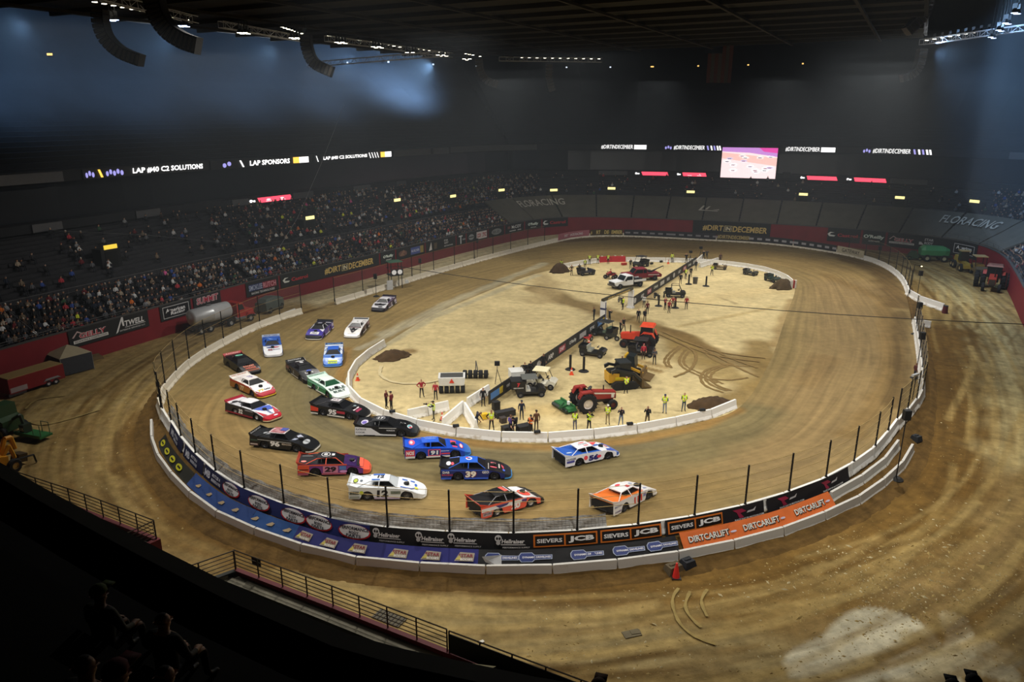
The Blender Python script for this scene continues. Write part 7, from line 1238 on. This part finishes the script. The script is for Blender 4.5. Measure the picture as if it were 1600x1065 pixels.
# overhead cables
def cable(pts, label, rad=.03, c='241f18'):
    p0 = Vector(pts[0]); mb = MB(); cv = Curve([(i, 0) for i in range(len(pts))]); L_ = len(pts)
    fine = []
    for i in range(L_ - 1):
        a, b = Vector(pts[i]), Vector(pts[i + 1])
        for k in range(6): fine.append(a + (b - a) * k / 6)
    fine.append(Vector(pts[-1])); mb.tube([q - p0 for q in fine], rad, 5); tag(mb.build('overhead_cable', M(c, .6), None, loc=p0), label, 'cable')
pts = []
a, b = P(622, 416, 5.0), P(1640, 508, 5.0)
for k in range(13): f = k / 12; q = a + (b - a) * f; pts.append((q.x, q.y, 5.0 - 2.0 * 4 * f * (1 - f) * .6))
cable(pts, 'long dark cable slung low right across the infield', .045)
qa = W.off(s_px(440, 400, 6, 5), 5.9, 5.6); cable([tuple(PY(538, 163, 128)), tuple(PY(500, 260, 122)), tuple(PY(465, 340, 117)), tuple(qa)], 'thin pale cable hanging down from the dark roof to the crowd rail', .03, '8a8c90')
cable([tuple(W.off(s_px(85, 366, 12, 15), 15.5, 11.5)), tuple(W.off(s_px(220, 378, 10, 12), 11, 10.0)), tuple(W.off(s_px(375, 392, 8, 7), 6.2, 7.4))], 'thin cable running down over the crowd side seats', .03, '5a5c5e')

# ---------------------------------------------------------------- crew and photographers in the infield
YV = 'd8f030'
PEOPLE = [
 (604, 637, -20, 'folded', 'person in black and red with folded arms at the near left ring wall', '5a1820', '141416', None, None), (612, 641, 160, 'stand', 'person in a dark red top facing a companion at the near left ring wall', '6a1c26', '1a1a1e', None, '1a1412'),
 (659, 620, -70, 'hips', 'person in a red and black top standing alone left of the tire packer', '9c2432', '131316', None, None), (681, 624, -100, 'stand', 'person in a red vest standing right beside the white tire packer', 'a82838', '151518', None, None),
 (678, 657, 175, 'aim', 'person in a yellow vest aiming a camera to the left behind the white barriers', '1a1a1c', '4a4a3c', YV, '1a1a1c'), (755, 634, -80, 'stand', 'person in a black suit standing between the slanting barrier and the boards', '18181e', '141418', None, None),
 (744, 668, -30, 'bend', 'person in dark navy bending over beside the white barrier end', '1c2030', '22304a', None, None), (768, 672, -90, 'hips', 'person in a yellow vest and black trousers by the road cases', '1b1b1d', '16161a', YV, None),
 (798, 678, -60, 'camera', 'person in a purple top with a camera at the near ring wall', '5c4a90', '1a1a22', None, None), (805, 676, -110, 'bend', 'person in black crouching over bags at the near ring wall', '17171b', '1a1a1e', None, None),
 (829, 678, -75, 'camera', 'person in an orange vest photographing at the near ring wall', '3a2c20', '1e1e20', 'ff7a28', '2a2420'), (838, 672, 100, 'stand', 'person in a brown jacket standing behind the orange vest', '5a3c24', '3a2c22', None, '2a2018'),
 (815, 655, -85, 'stand', 'person in a dark navy jacket standing alone below the numeral cart', '1a2236', '1e2838', None, '2a2c34'), (898, 672, -110, 'phone', 'person in a black and yellow vest looking down at the ring wall', '1c1c1e', '56566a', YV, '1a1a1c'),
 (920, 673, -60, 'camera', 'person in black with a yellow hem striding at the ring wall', '17171a', '17171a', YV, None), (949, 662, -95, 'phone', 'person in tan with a pale hat before the red tractor front wheel', '5a5236', '8a7a58', YV, 'd0ccc0'),
 (970, 665, -100, 'camera', 'person in a dark jacket and grey jeans photographing at the pale board', '2a2430', '6a7484', None, None), (1011, 665, -100, 'camera', 'person in a dark top and olive trousers photographing at the ring wall', '1c2024', '5a4c34', None, None),
 (1038, 645, -110, 'phone', 'person in a blue jacket and yellow vest near the right dirt pile', '2c4480', '7c8490', YV, '2a3450'), (1068, 642, -90, 'folded', 'person in a black and yellow vest with blue jeans by the right dirt pile', '17171a', '34465a', YV, None),
 (978, 614, -90, 'folded', 'person in a yellow vest standing before the loader track', '17181a', '121214', YV, None), (801, 598, 80, 'bend', 'person in a bright yellow jacket leaning on the sponsor boards', 'd0e830', '22242a', YV, '2a2a2e'),
 (820, 592, 70, 'stand', 'person in black at the sponsor boards, left of a close pair', '131316', '141417', None, None), (829, 589, 90, 'stand', 'person in black at the sponsor boards, right of a close pair', '16161a', '15151a', None, None),
 (849, 578, -80, 'stand', 'person in black standing before the middle of the near sponsor boards', '131315', '121214', None, None), (928, 500, 200, 'phone', 'person in dark clothes behind the boards beside the blue banded post', '1c1c1e', '26262a', None, None),
 (952, 503, 30, 'camera', 'person in black beside the foot of the blue banded post', '17181a', '1a1c20', None, None), (974, 518, -60, 'walk', 'person in black walking between the roofed cart and the red cab tractor', '131316', '15151a', None, None),
 (969, 522, -30, 'phone', 'person in black standing close to the small motorbike', '1a1a1c', '1c1c1e', None, None), (997, 503, -95, 'walk', 'person in a black coat walking down the dirt road, left of two', '141416', '1a1a1e', None, None),
 (1007, 503, -85, 'walk', 'person in black and white walking down the dirt road, right of two', '1c1c20', '17171b', None, None), (1011, 491, 100, 'stand', 'person in dark red just behind the two walkers', '5c1c22', '15151a', None, None),
 (973, 484, 140, 'stand', 'person in a yellow vest standing by a small motorbike at the gate arch', '2c2c20', '2a2a22', YV, '2a2a1c'), (1006, 480, -120, 'stand', 'person in a white shirt by the gate end of the far boards', 'e0e2e4', '3a3e44', None, '2a2a2c'),
 (1039, 484, -60, 'folded', 'person in a red shirt at the left of the group among pipe stands', '8c2430', '17171a', None, None), (1045, 489, -70, 'stand', 'person in a red shirt, nearest of the group among pipe stands', '93262f', '161619', None, None), (1051, 482, -100, 'hips', 'person in a red shirt, tallest of the group among pipe stands', 'a02c36', '18181c', None, None),
 (1072, 483, -90, 'stand', 'person in a red and black shirt standing right of the group', '9a2832', '15151a', None, None), (1071, 436, -60, 'stand', 'person in a yellow vest at the far end of the boards', '2a2c1c', '2a2c2e', YV, None), (1079, 433, -80, 'stand', 'person in dark clothes beside the yellow vest at the far boards', '1a1c1e', '26282c', None, None),
 (1087, 422, -90, 'stand', 'person in dark grey at the white barrier turn of the far ring', '26282a', '2c2e32', None, None), (1112, 430, -90, 'camera', 'person in olive photographing at the right far side', '4a4430', '3a3a30', YV, None), (1063, 444, 90, 'stand', 'person in black standing behind the side by side cart', '16181a', '1a1a1c', None, None),
 (1050, 410, -90, 'stand', 'person in a bright yellow jacket standing at the far ring wall', 'd8e83c', '3a3e40', YV, None), (1072, 411, 100, 'camera', 'person in black at a tripod by the far barriers', '17171a', '17171a', None, None), (1099, 406, 80, 'camera', 'person in black on the camera spot at the far ring, left of two', '141416', '16161a', None, None), (1104, 405, 60, 'camera', 'person in grey on the camera spot at the far ring, right of two', '3a3a3c', '232326', None, None),
 (1125, 411, -90, 'stand', 'person in a brownish top behind the far ring wall on the right', '5a4038', '3a342e', None, None), (893, 430, -60, 'hips', 'person in olive brown standing beside the low cart', '4a402c', '3a3226', None, None), (905, 428, -80, 'stand', 'person in brown at the front of the low cart', '4a3a28', '3e3428', None, None), (914, 420, -100, 'stand', 'person in a yellow vest behind the low cart', '2a2c20', '2a2a24', YV, None),
 (921, 413, -90, 'stand', 'person in black and yellow at the far white wall', '1c1e1c', '1c1e1e', YV, None), (934, 412, -90, 'stand', 'person in a yellow vest at the start of the red panels', '24261e', '5a4c34', YV, None), (950, 412, -90, 'stand', 'person in dark clothes before the red panels', '2a2420', '2c3028', YV, None), (877, 422, -80, 'stand', 'person in a yellow vest beside the far dirt pile', '3a3c2c', '3a3628', YV, None),
 (1022, 569, -100, 'phone', 'person in a grey and black jacket right of the black cart', '4a4c50', '17171a', None, None), (1005, 561, -95, 'stand', 'person in a bright red jacket before the black cart', 'b02c3c', '3a2a24', None, '8a2c34'), (971, 582, -30, 'stand', 'person in black standing behind the loader cab', '17171a', '17171b', None, None),
 (985, 420, -70, 'stand', 'person in dark clothes beside the roofed cart at the far wall', '2a2c2e', '2c2e30', None, None), (1428, 593, 0, 'stand', 'person in dark clothes outside the right straight fence', '5a2c28', '2a2c30', None, None),
]
for i, (px, py, hd, pose, lb, sh, pa, ve, ha) in enumerate(PEOPLE):
    p = PS(px, py); p.z = Zs(p.x, p.y); tl = .97 + .06 * ((i * 37) % 10) / 10; a = math.radians(hd)
    o = person(p, a, pose, lb, sh, pa, random.choice(['2a1f18', '17120e', '4a3624']), ve, ha, tall=tl)
    if pose in ('camera', 'aim') and py > 600: camera_gear(p, a, 'black camera held by the ' + lb[:lb.find(' ', 24)].replace('person in', 'one in'), 1.55 * tl if pose == 'camera' else 1.47 * tl, .36 if pose == 'camera' else .6)
p = PS(954, 436); person((p.x, p.y, Zs(p.x, p.y)), math.radians(186), 'ride', 'person in red riding the quad bike', 'a82834', '2a2024', '17120e', None, 'a02834')
for px, py, lb in [(1078, 411, 'by the far barriers'), (777, 598, 'behind the near sponsor boards'), (1094, 404, 'at the far ring camera spot')]:
    t = thing('tripod_monitor', 'black monitor on a tripod ' + lb, 'tripod', PS(px, py)); 
    for k in range(3): a = 2 * PI * k / 3; MB().cyl((.4 * math.cos(a), .4 * math.sin(a), 0), (0, 0, 1.4), .03, n=5).build('leg', M('2a2a2c'), t)
    MB().cyl((0, 0, 1.35), (0, 0, 1.8), .03, n=5).build('column', M('2a2a2c'), t); MB().box((0, 0, 2.0), (.5, .35, .4)).build('monitor', M('121214'), t)

# ---------------------------------------------------------------- the crowd
def crowd_mesh():
    mb = MB(); n = 6
    ring = lambda z, rx, ry, y: [(rx * math.cos(2 * PI * i / n), y + ry * math.sin(2 * PI * i / n), z) for i in range(n)]
    mb.mat(0).loft([ring(.42, .2, .15, 0), ring(.7, .2, .14, .02), ring(.93, .23, .12, 0), ring(1.02, .1, .08, .01)], cap=False)
    mb.mat(1).loft([ring(1.02, .08, .07, .01), ring(1.1, .095, .1, .03), ring(1.2, .1, .115, .03)], cap=False); mb.mat(2).loft([ring(1.2, .1, .115, .025), ring(1.29, .06, .07, .02)])
    for s in (-1, 1):
        mb.mat(3).loft([[(s * .1 - .07, .05, .4), (s * .1 + .07, .05, .4), (s * .1 + .07, .05, .56), (s * .1 - .07, .05, .56)], [(s * .1 - .06, .46, .4), (s * .1 + .06, .46, .4), (s * .1 + .06, .5, .52), (s * .1 - .06, .5, .52)], [(s * .1 - .05, .42, .02), (s * .1 + .05, .42, .02), (s * .1 + .05, .54, .02), (s * .1 - .05, .54, .02)]])
        mb.mat(0).loft([[(s * .2 - .05, -.05, .92), (s * .2 + .05, -.05, .92), (s * .2 + .05, .06, .9), (s * .2 - .05, .06, .9)], [(s * .25 - .045, .02, .68), (s * .25 + .045, .02, .68), (s * .25 + .045, .1, .66), (s * .25 - .045, .1, .66)], [(s * .14 - .04, .3, .6), (s * .14 + .04, .3, .6), (s * .14 + .04, .32, .68), (s * .14 - .04, .32, .68)]])
    return mb
CB = crowd_mesh()
SHIRT = ['17171a', '1b1c20', '232428', '2e2f34', '1c2436', '3a3a3e', '3c2e26', '5c5e64', '8e9094', 'd0d0d0', '6e2228', 'b83a44', 'd8742c', '3a5c40', '35509a', 'e060a0', 'd8e040', '7a6a58', 'a89a88']
SW = np.array([14, 13, 10, 9, 8, 7, 5, 6, 5, 5, 3, 2, .5, 1.5, 2.5, .5, .5, 3, 3]); SW = SW / SW.sum(); TONES = ['c79878', 'a87a5c', 'd8b096']; HAIR = ['1c1612', '2c2018', '4c3c2c', '5a5a5e', '202434', 'c8c4bc', '6a2028']
g = np.random.default_rng(11); seats = []
for o, z in ROWS:
    for q in np.arange(2.0, W.L - 4, .56):
        p, t_, n_ = W.frame(q); x, y = p[0] + n_[0] * (o + .08), p[1] + n_[1] * (o + .08); px, py = proj(Vector((x, y, z + .8)))
        if px < -40 or px > 1640 or py < 200 or py > 760: continue
        if px < 802 or (px < 838 and o > 9): pr = .93 if o < 6 else (.78 if px > 640 else .42 if px > 330 else .1)
        elif px < 1550: pr = .0 if o < 9 else .07
        else: pr = .85
        if q > S_FARR + 6: pr = .9
        if o < 6 and abs((q % 11.0) - 5) < .6: pr = 0
        x += g.uniform(-.16, .16); y += g.uniform(-.16, .16)
        if g.random() < pr: seats.append((y * math.cos(TH) - (z - H) * math.sin(TH), x, y, z, math.atan2(-n_[1], -n_[0]), px))
seats = np.array(seats); order = np.argsort(seats[:, 0] + 1000 * ((seats[:, 5] < 4) | (seats[:, 5] > 1596))); seats = seats[order]
sm = [M(c, .85, 0, .1, 3) for c in SHIRT]; tm = [M(c, .6) for c in TONES]; hm_ = [M(c, .8) for c in HAIR]; pm = M('20222a', .85)
CME2 = CB.mesh('person', [sm[0], tm[0], hm_[0], pm])
DESC = ['black', 'black', 'charcoal', 'grey', 'navy', 'grey', 'brown', 'grey', 'light grey', 'white', 'dark red', 'red', 'orange', 'green', 'blue', 'pink', 'yellow', 'tan', 'beige']
SEEN = {}; HD = ['black hair', 'dark brown hair', 'brown hair', 'grey hair', 'a navy cap', 'a pale cap', 'a dark red cap']
for k in range(300):
    d, x, y, z, a, px = seats[k]; c = int(g.choice(len(SHIRT), p=SW)); o = obj('person', CME2, None, (x, y, z), a - PI / 2 + g.uniform(-.4, .4)); o.scale = (1, 1, g.uniform(.94, 1.08))
    side = 'crowd side' if px < 900 else 'tractor corner'; hc = int(g.integers(7)); row = ORD[int(np.argmin([abs(z - r[1]) for r in ROWS]))]
    lb = DESC[c] + ' clad spectator with ' + HD[hc] + ', ' + row + ' row, ' + side + ' stand'; SEEN[lb] = SEEN.get(lb, 0) + 1
    tag(o, (ORD[SEEN[lb] - 1] + ' ' if SEEN[lb] > 1 else 'nearest ') + lb, 'person', 'seated spectators, ' + row + ' row, ' + side); set_slots(o, [sm[c], tm[int(g.integers(3))], hm_[hc], pm])
rest = seats[300:]; V0 = np.array(CB.v); F0 = CB.f; nv = len(V0); n = len(rest); ca, sa = np.cos(rest[:, 4] - PI / 2), np.sin(rest[:, 4] - PI / 2); hs = g.uniform(.92, 1.1, n)
X = V0[None, :, 0] * ca[:, None] - V0[None, :, 1] * sa[:, None] + rest[:, 1:2]; Y = V0[None, :, 0] * sa[:, None] + V0[None, :, 1] * ca[:, None] + rest[:, 2:3]; Zc = V0[None, :, 2] * hs[:, None] + rest[:, 3:4]
me = bpy.data.meshes.new('crowd'); me.vertices.add(n * nv); me.vertices.foreach_set('co', np.stack([X, Y, Zc], 2).astype(np.float32).ravel())
li = np.concatenate([np.array(f) for f in F0]); ll = np.array([len(f) for f in F0]); ls = np.concatenate([[0], np.cumsum(ll)[:-1]]); nl = len(li)
me.loops.add(n * nl); me.loops.foreach_set('vertex_index', (li[None] + (np.arange(n) * nv)[:, None]).astype(np.int32).ravel()); me.polygons.add(n * len(F0)); me.polygons.foreach_set('loop_start', (ls[None] + (np.arange(n) * nl)[:, None]).astype(np.int32).ravel())
base_m = np.array(CB.m); cs, ct, ch = g.choice(len(SHIRT), n, p=SW), g.integers(0, 3, n), g.integers(0, 7, n); mi = np.where(base_m[None] == 0, cs[:, None], np.where(base_m[None] == 1, len(SHIRT) + ct[:, None], np.where(base_m[None] == 2, len(SHIRT) + 3 + ch[:, None], len(SHIRT) + 10)))
me.polygons.foreach_set('material_index', mi.astype(np.int32).ravel()); me.update(calc_edges=True); me.validate()
for m in sm + tm + hm_ + [pm]: me.materials.append(m)
tag(obj('crowd', me), 'dense crowd filling the farther rows of the stands', 'crowd', kind='stuff')

# ---------------------------------------------------------------- the near side: field wall, railing, seats and the dark balcony edge
NW = Curve([(14, 16.2), (6, 20.6), (-2.6, 25.2), (-8, 28.1), (-13.3, 30.9)], smooth=False); N2 = Curve([(-18.4, 33.6), (-24, 36.6), (-34, 41.5), (-54, 52)], smooth=False)
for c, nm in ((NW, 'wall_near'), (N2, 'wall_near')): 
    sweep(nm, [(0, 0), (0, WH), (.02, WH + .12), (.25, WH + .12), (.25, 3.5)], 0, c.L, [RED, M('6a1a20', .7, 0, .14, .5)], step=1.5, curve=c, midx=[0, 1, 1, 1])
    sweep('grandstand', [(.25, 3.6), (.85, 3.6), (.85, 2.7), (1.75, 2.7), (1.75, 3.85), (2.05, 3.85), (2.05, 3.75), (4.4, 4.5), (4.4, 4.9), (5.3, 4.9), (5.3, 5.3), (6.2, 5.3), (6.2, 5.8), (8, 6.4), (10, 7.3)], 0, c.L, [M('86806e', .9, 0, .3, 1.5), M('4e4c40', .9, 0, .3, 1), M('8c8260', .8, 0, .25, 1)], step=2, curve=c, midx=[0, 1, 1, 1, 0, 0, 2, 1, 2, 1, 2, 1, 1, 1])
def near_rail(pts, label, bars=5, h=1.05, solid=None):
    c = Curve(pts, smooth=False); l0 = c.off(c.L / 2, 0, WH + .1); r = thing('field_railing', label, 'railing', l0); n = max(2, int(c.L / 1.35)); RM = M('4a3f34', .5, .5)
    for k in range(bars): mb = MB(); mb.tube([c.off(q, .1, WH + .1 + h * (k + 1) / bars) - l0 for q in np.linspace(0, c.L, n + 1)], .022 if k < bars - 1 else .032, 5); mb.build('rail_bar', RM, r)
    for q in np.linspace(0, c.L, n + 1): mb = MB(); mb.cyl(c.off(q, .1, WH) - l0, c.off(q, .1, WH + .1 + h) - l0, .035, n=5); mb.build('baluster', RM, r)
    if solid: mb = MB(); mb.loft([[tuple(c.off(q, .13, WH + .15) - l0), tuple(c.off(q, .13, WH + h) - l0), tuple(c.off(q, .17, WH + h) - l0), tuple(c.off(q, .17, WH + .15) - l0)] for q in (0, c.L)]); mb.build('panel', M(solid, .8), r)
    return r
near_rail([(-2.6, 25.2), (-8, 28.1), (-13.3, 30.9)], 'brown barred railing on the near field wall, long run'); near_rail([(14, 16.2), (6, 20.6), (-2.5, 25.1)], 'near field railing closed with a black panel', solid='141416'); near_rail([(-13.4, 30.8), (-16.2, 28.6), (-18.5, 26.8)], 'short railing turning back along the near tunnel'); near_rail([(-18.4, 33.6), (-24, 36.6), (-30, 39.5)], 'barred railing on the near wall left of the tunnel'); near_rail([(-18.5, 33.5), (-20.6, 30.4), (-22, 28.4)], 'second railing turning back along the left side of the near tunnel')
for (a, b), nm in ((((-13.3, 30.9), (-18.5, 26.9)), 0), (((-18.4, 33.6), (-22.2, 28.6)), 1)):
    c = Curve([a, b], smooth=False); sweep('wall_tunnel', [(0, 0), (0, WH + .1), (.25, WH + .1), (.25, 0)], 0, c.L, [M('3a3c38', .9, 0, .3, 2) if nm == 0 else RED], curve=c)
t = thing('railing_sign', 'small dark square sign on the near railing corner', 'sign', (-12.2, 30.36, WH + .75), math.atan2(-2.8, 5.3)); MB().box((0, .06, 0), (.55, .05, .4)).build('plate', M('2a1c16', .6), t)
mb = MB(); mb.add([(-2.4, 24.6, 3.4), (-.6, 23.3, 4.6), (-4.2, 23.6, 4.3), (-2.0, 22.0, 4.9), (-2.3, 23.4, 4.75)], [(0, 1, 4), (1, 3, 4), (3, 2, 4), (2, 0, 4), (0, 2, 3, 1)]); tag(mb.build('seat_tarp', M('857c58', .8, 0, .2, 2)), 'olive tarpaulin peak over the near seats at the end of the railing', 'tarpaulin')
for px, py, s, lb in [(845, 955 - 0, 0, ''), ]: pass
for px, py, lb in [(608, 966, 'hatched steel grate set in the lane beside the near railing'), (757, 1024, 'larger steel grate set in the lane beside the panelled railing')]:
    p = P(px, py); t = thing('floor_grate', lb, 'grate', (p.x, p.y, .01), -.5); MB().box((0, 0, .02), (1.7, .75, .04)).build('frame', M('5c5440', .8), t); b = MB()
    for k in range(7): b.box(((k - 3) * .24, 0, .05), (.06, .72, .03))
    tag(b.build('grate_bar', M('3c362a', .7), t), kind='stuff')
p = P(752, 1003); tag(MB().box((0, 0, .02), (.28, .2, .03)).box((.02, 0, .04), (.24, .17, .02)).build('paper_scrap', M('e0dccc'), None, loc=p, rz=.6), 'white scrap of paper lying on the lane by the near railing', 'paper')
p = P(987, 990); tag(MB().box((0, 0, .02), (.9, .5, .04), rz=.3).box((.2, .1, .05), (.5, .3, .03), rz=.2).build('flat_sheet', M('6e644c', .9, 0, .2, 4), None, loc=p), 'grey flattened sheet lying on the bottom lane', 'sheet')
EDGE = Curve([(16, 9.5), (8, 7.6), (.3, 8.7), (-2.3, 9.5), (-5.8, 11.5), (-12, 15.6), (-20, 21.5)]); BZ = 17.0; bp_ = [(0, 13.5), (0, BZ - .1), (.03, BZ), (-.3, BZ), (-.3, 16.4)]; oo, zz = -.3, 16.4
for k in range(9): bp_ += [(oo - .9, zz), (oo - .9, zz + .72)]; oo -= .9; zz += .72
sweep('balcony', [(-o if 0 else o, z) for o, z in bp_], 0, EDGE.L, [M('1a1914', .9, 0, .3, 1.2), M('2c2a22', .8, 0, .3, 1.2)], step=1.0, curve=Curve([tuple(p) for p in EDGE.p[::-1]], smooth=False, step=1), midx=[0, 1, 1, 1] + [0] * 20) if 0 else None
EC = Curve([tuple(p) for p in EDGE.p[::6]], smooth=False)
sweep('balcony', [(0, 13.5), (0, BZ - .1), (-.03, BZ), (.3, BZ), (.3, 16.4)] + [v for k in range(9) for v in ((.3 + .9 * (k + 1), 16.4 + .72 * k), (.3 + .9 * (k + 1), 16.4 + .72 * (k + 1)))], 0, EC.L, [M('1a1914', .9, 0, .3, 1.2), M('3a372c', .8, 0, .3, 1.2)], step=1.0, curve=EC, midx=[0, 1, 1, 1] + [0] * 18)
def balc_z(x, y):
    q = EC.near(x, y); p, t_, n_ = EC.frame(q); o = (x - p[0]) * n_[0] + (y - p[1]) * n_[1]; return 16.4 + .72 * max(0, math.floor((o - .3) / .9))
for px, py, sh, ha, lb in [(152, 925, '20241a', '4a5a20', 'dim seated spectator with a greenish cap in the dark balcony'), (252, 965, '1c1a18', None, 'dim seated spectator right of the greenish cap in the dark balcony'), (128, 1035, '1a1a1c', None, 'dim seated spectator lowest at the dark balcony corner'), (178, 1050, '4a1416', '5a1418', 'dim seated spectator in red in the dark balcony'), (255, 1050, '24221e', None, 'dim bareheaded spectator beside the red one in the dark balcony'), (1522, 1066, '17171a', '121214', 'dark capped spectator peeking in at the bottom edge'), (1490, 1074, '17171a', '141416', 'dark capped spectator peeking in beside another at the bottom edge'), (935, 1074, '4a3018', '5c3a1c', 'brown capped spectator just peeking in at the bottom edge')]:
    z = 18.5
    for _ in range(20): p = P(px, py, z); z = .6 * z + .4 * (balc_z(p.x, p.y) + 1.22)
    p = P(px, py, z); person((p.x, p.y, z - 1.22), PI / 2 - .3, 'sit', lb, sh, '14141a', '1a1410', None, ha)
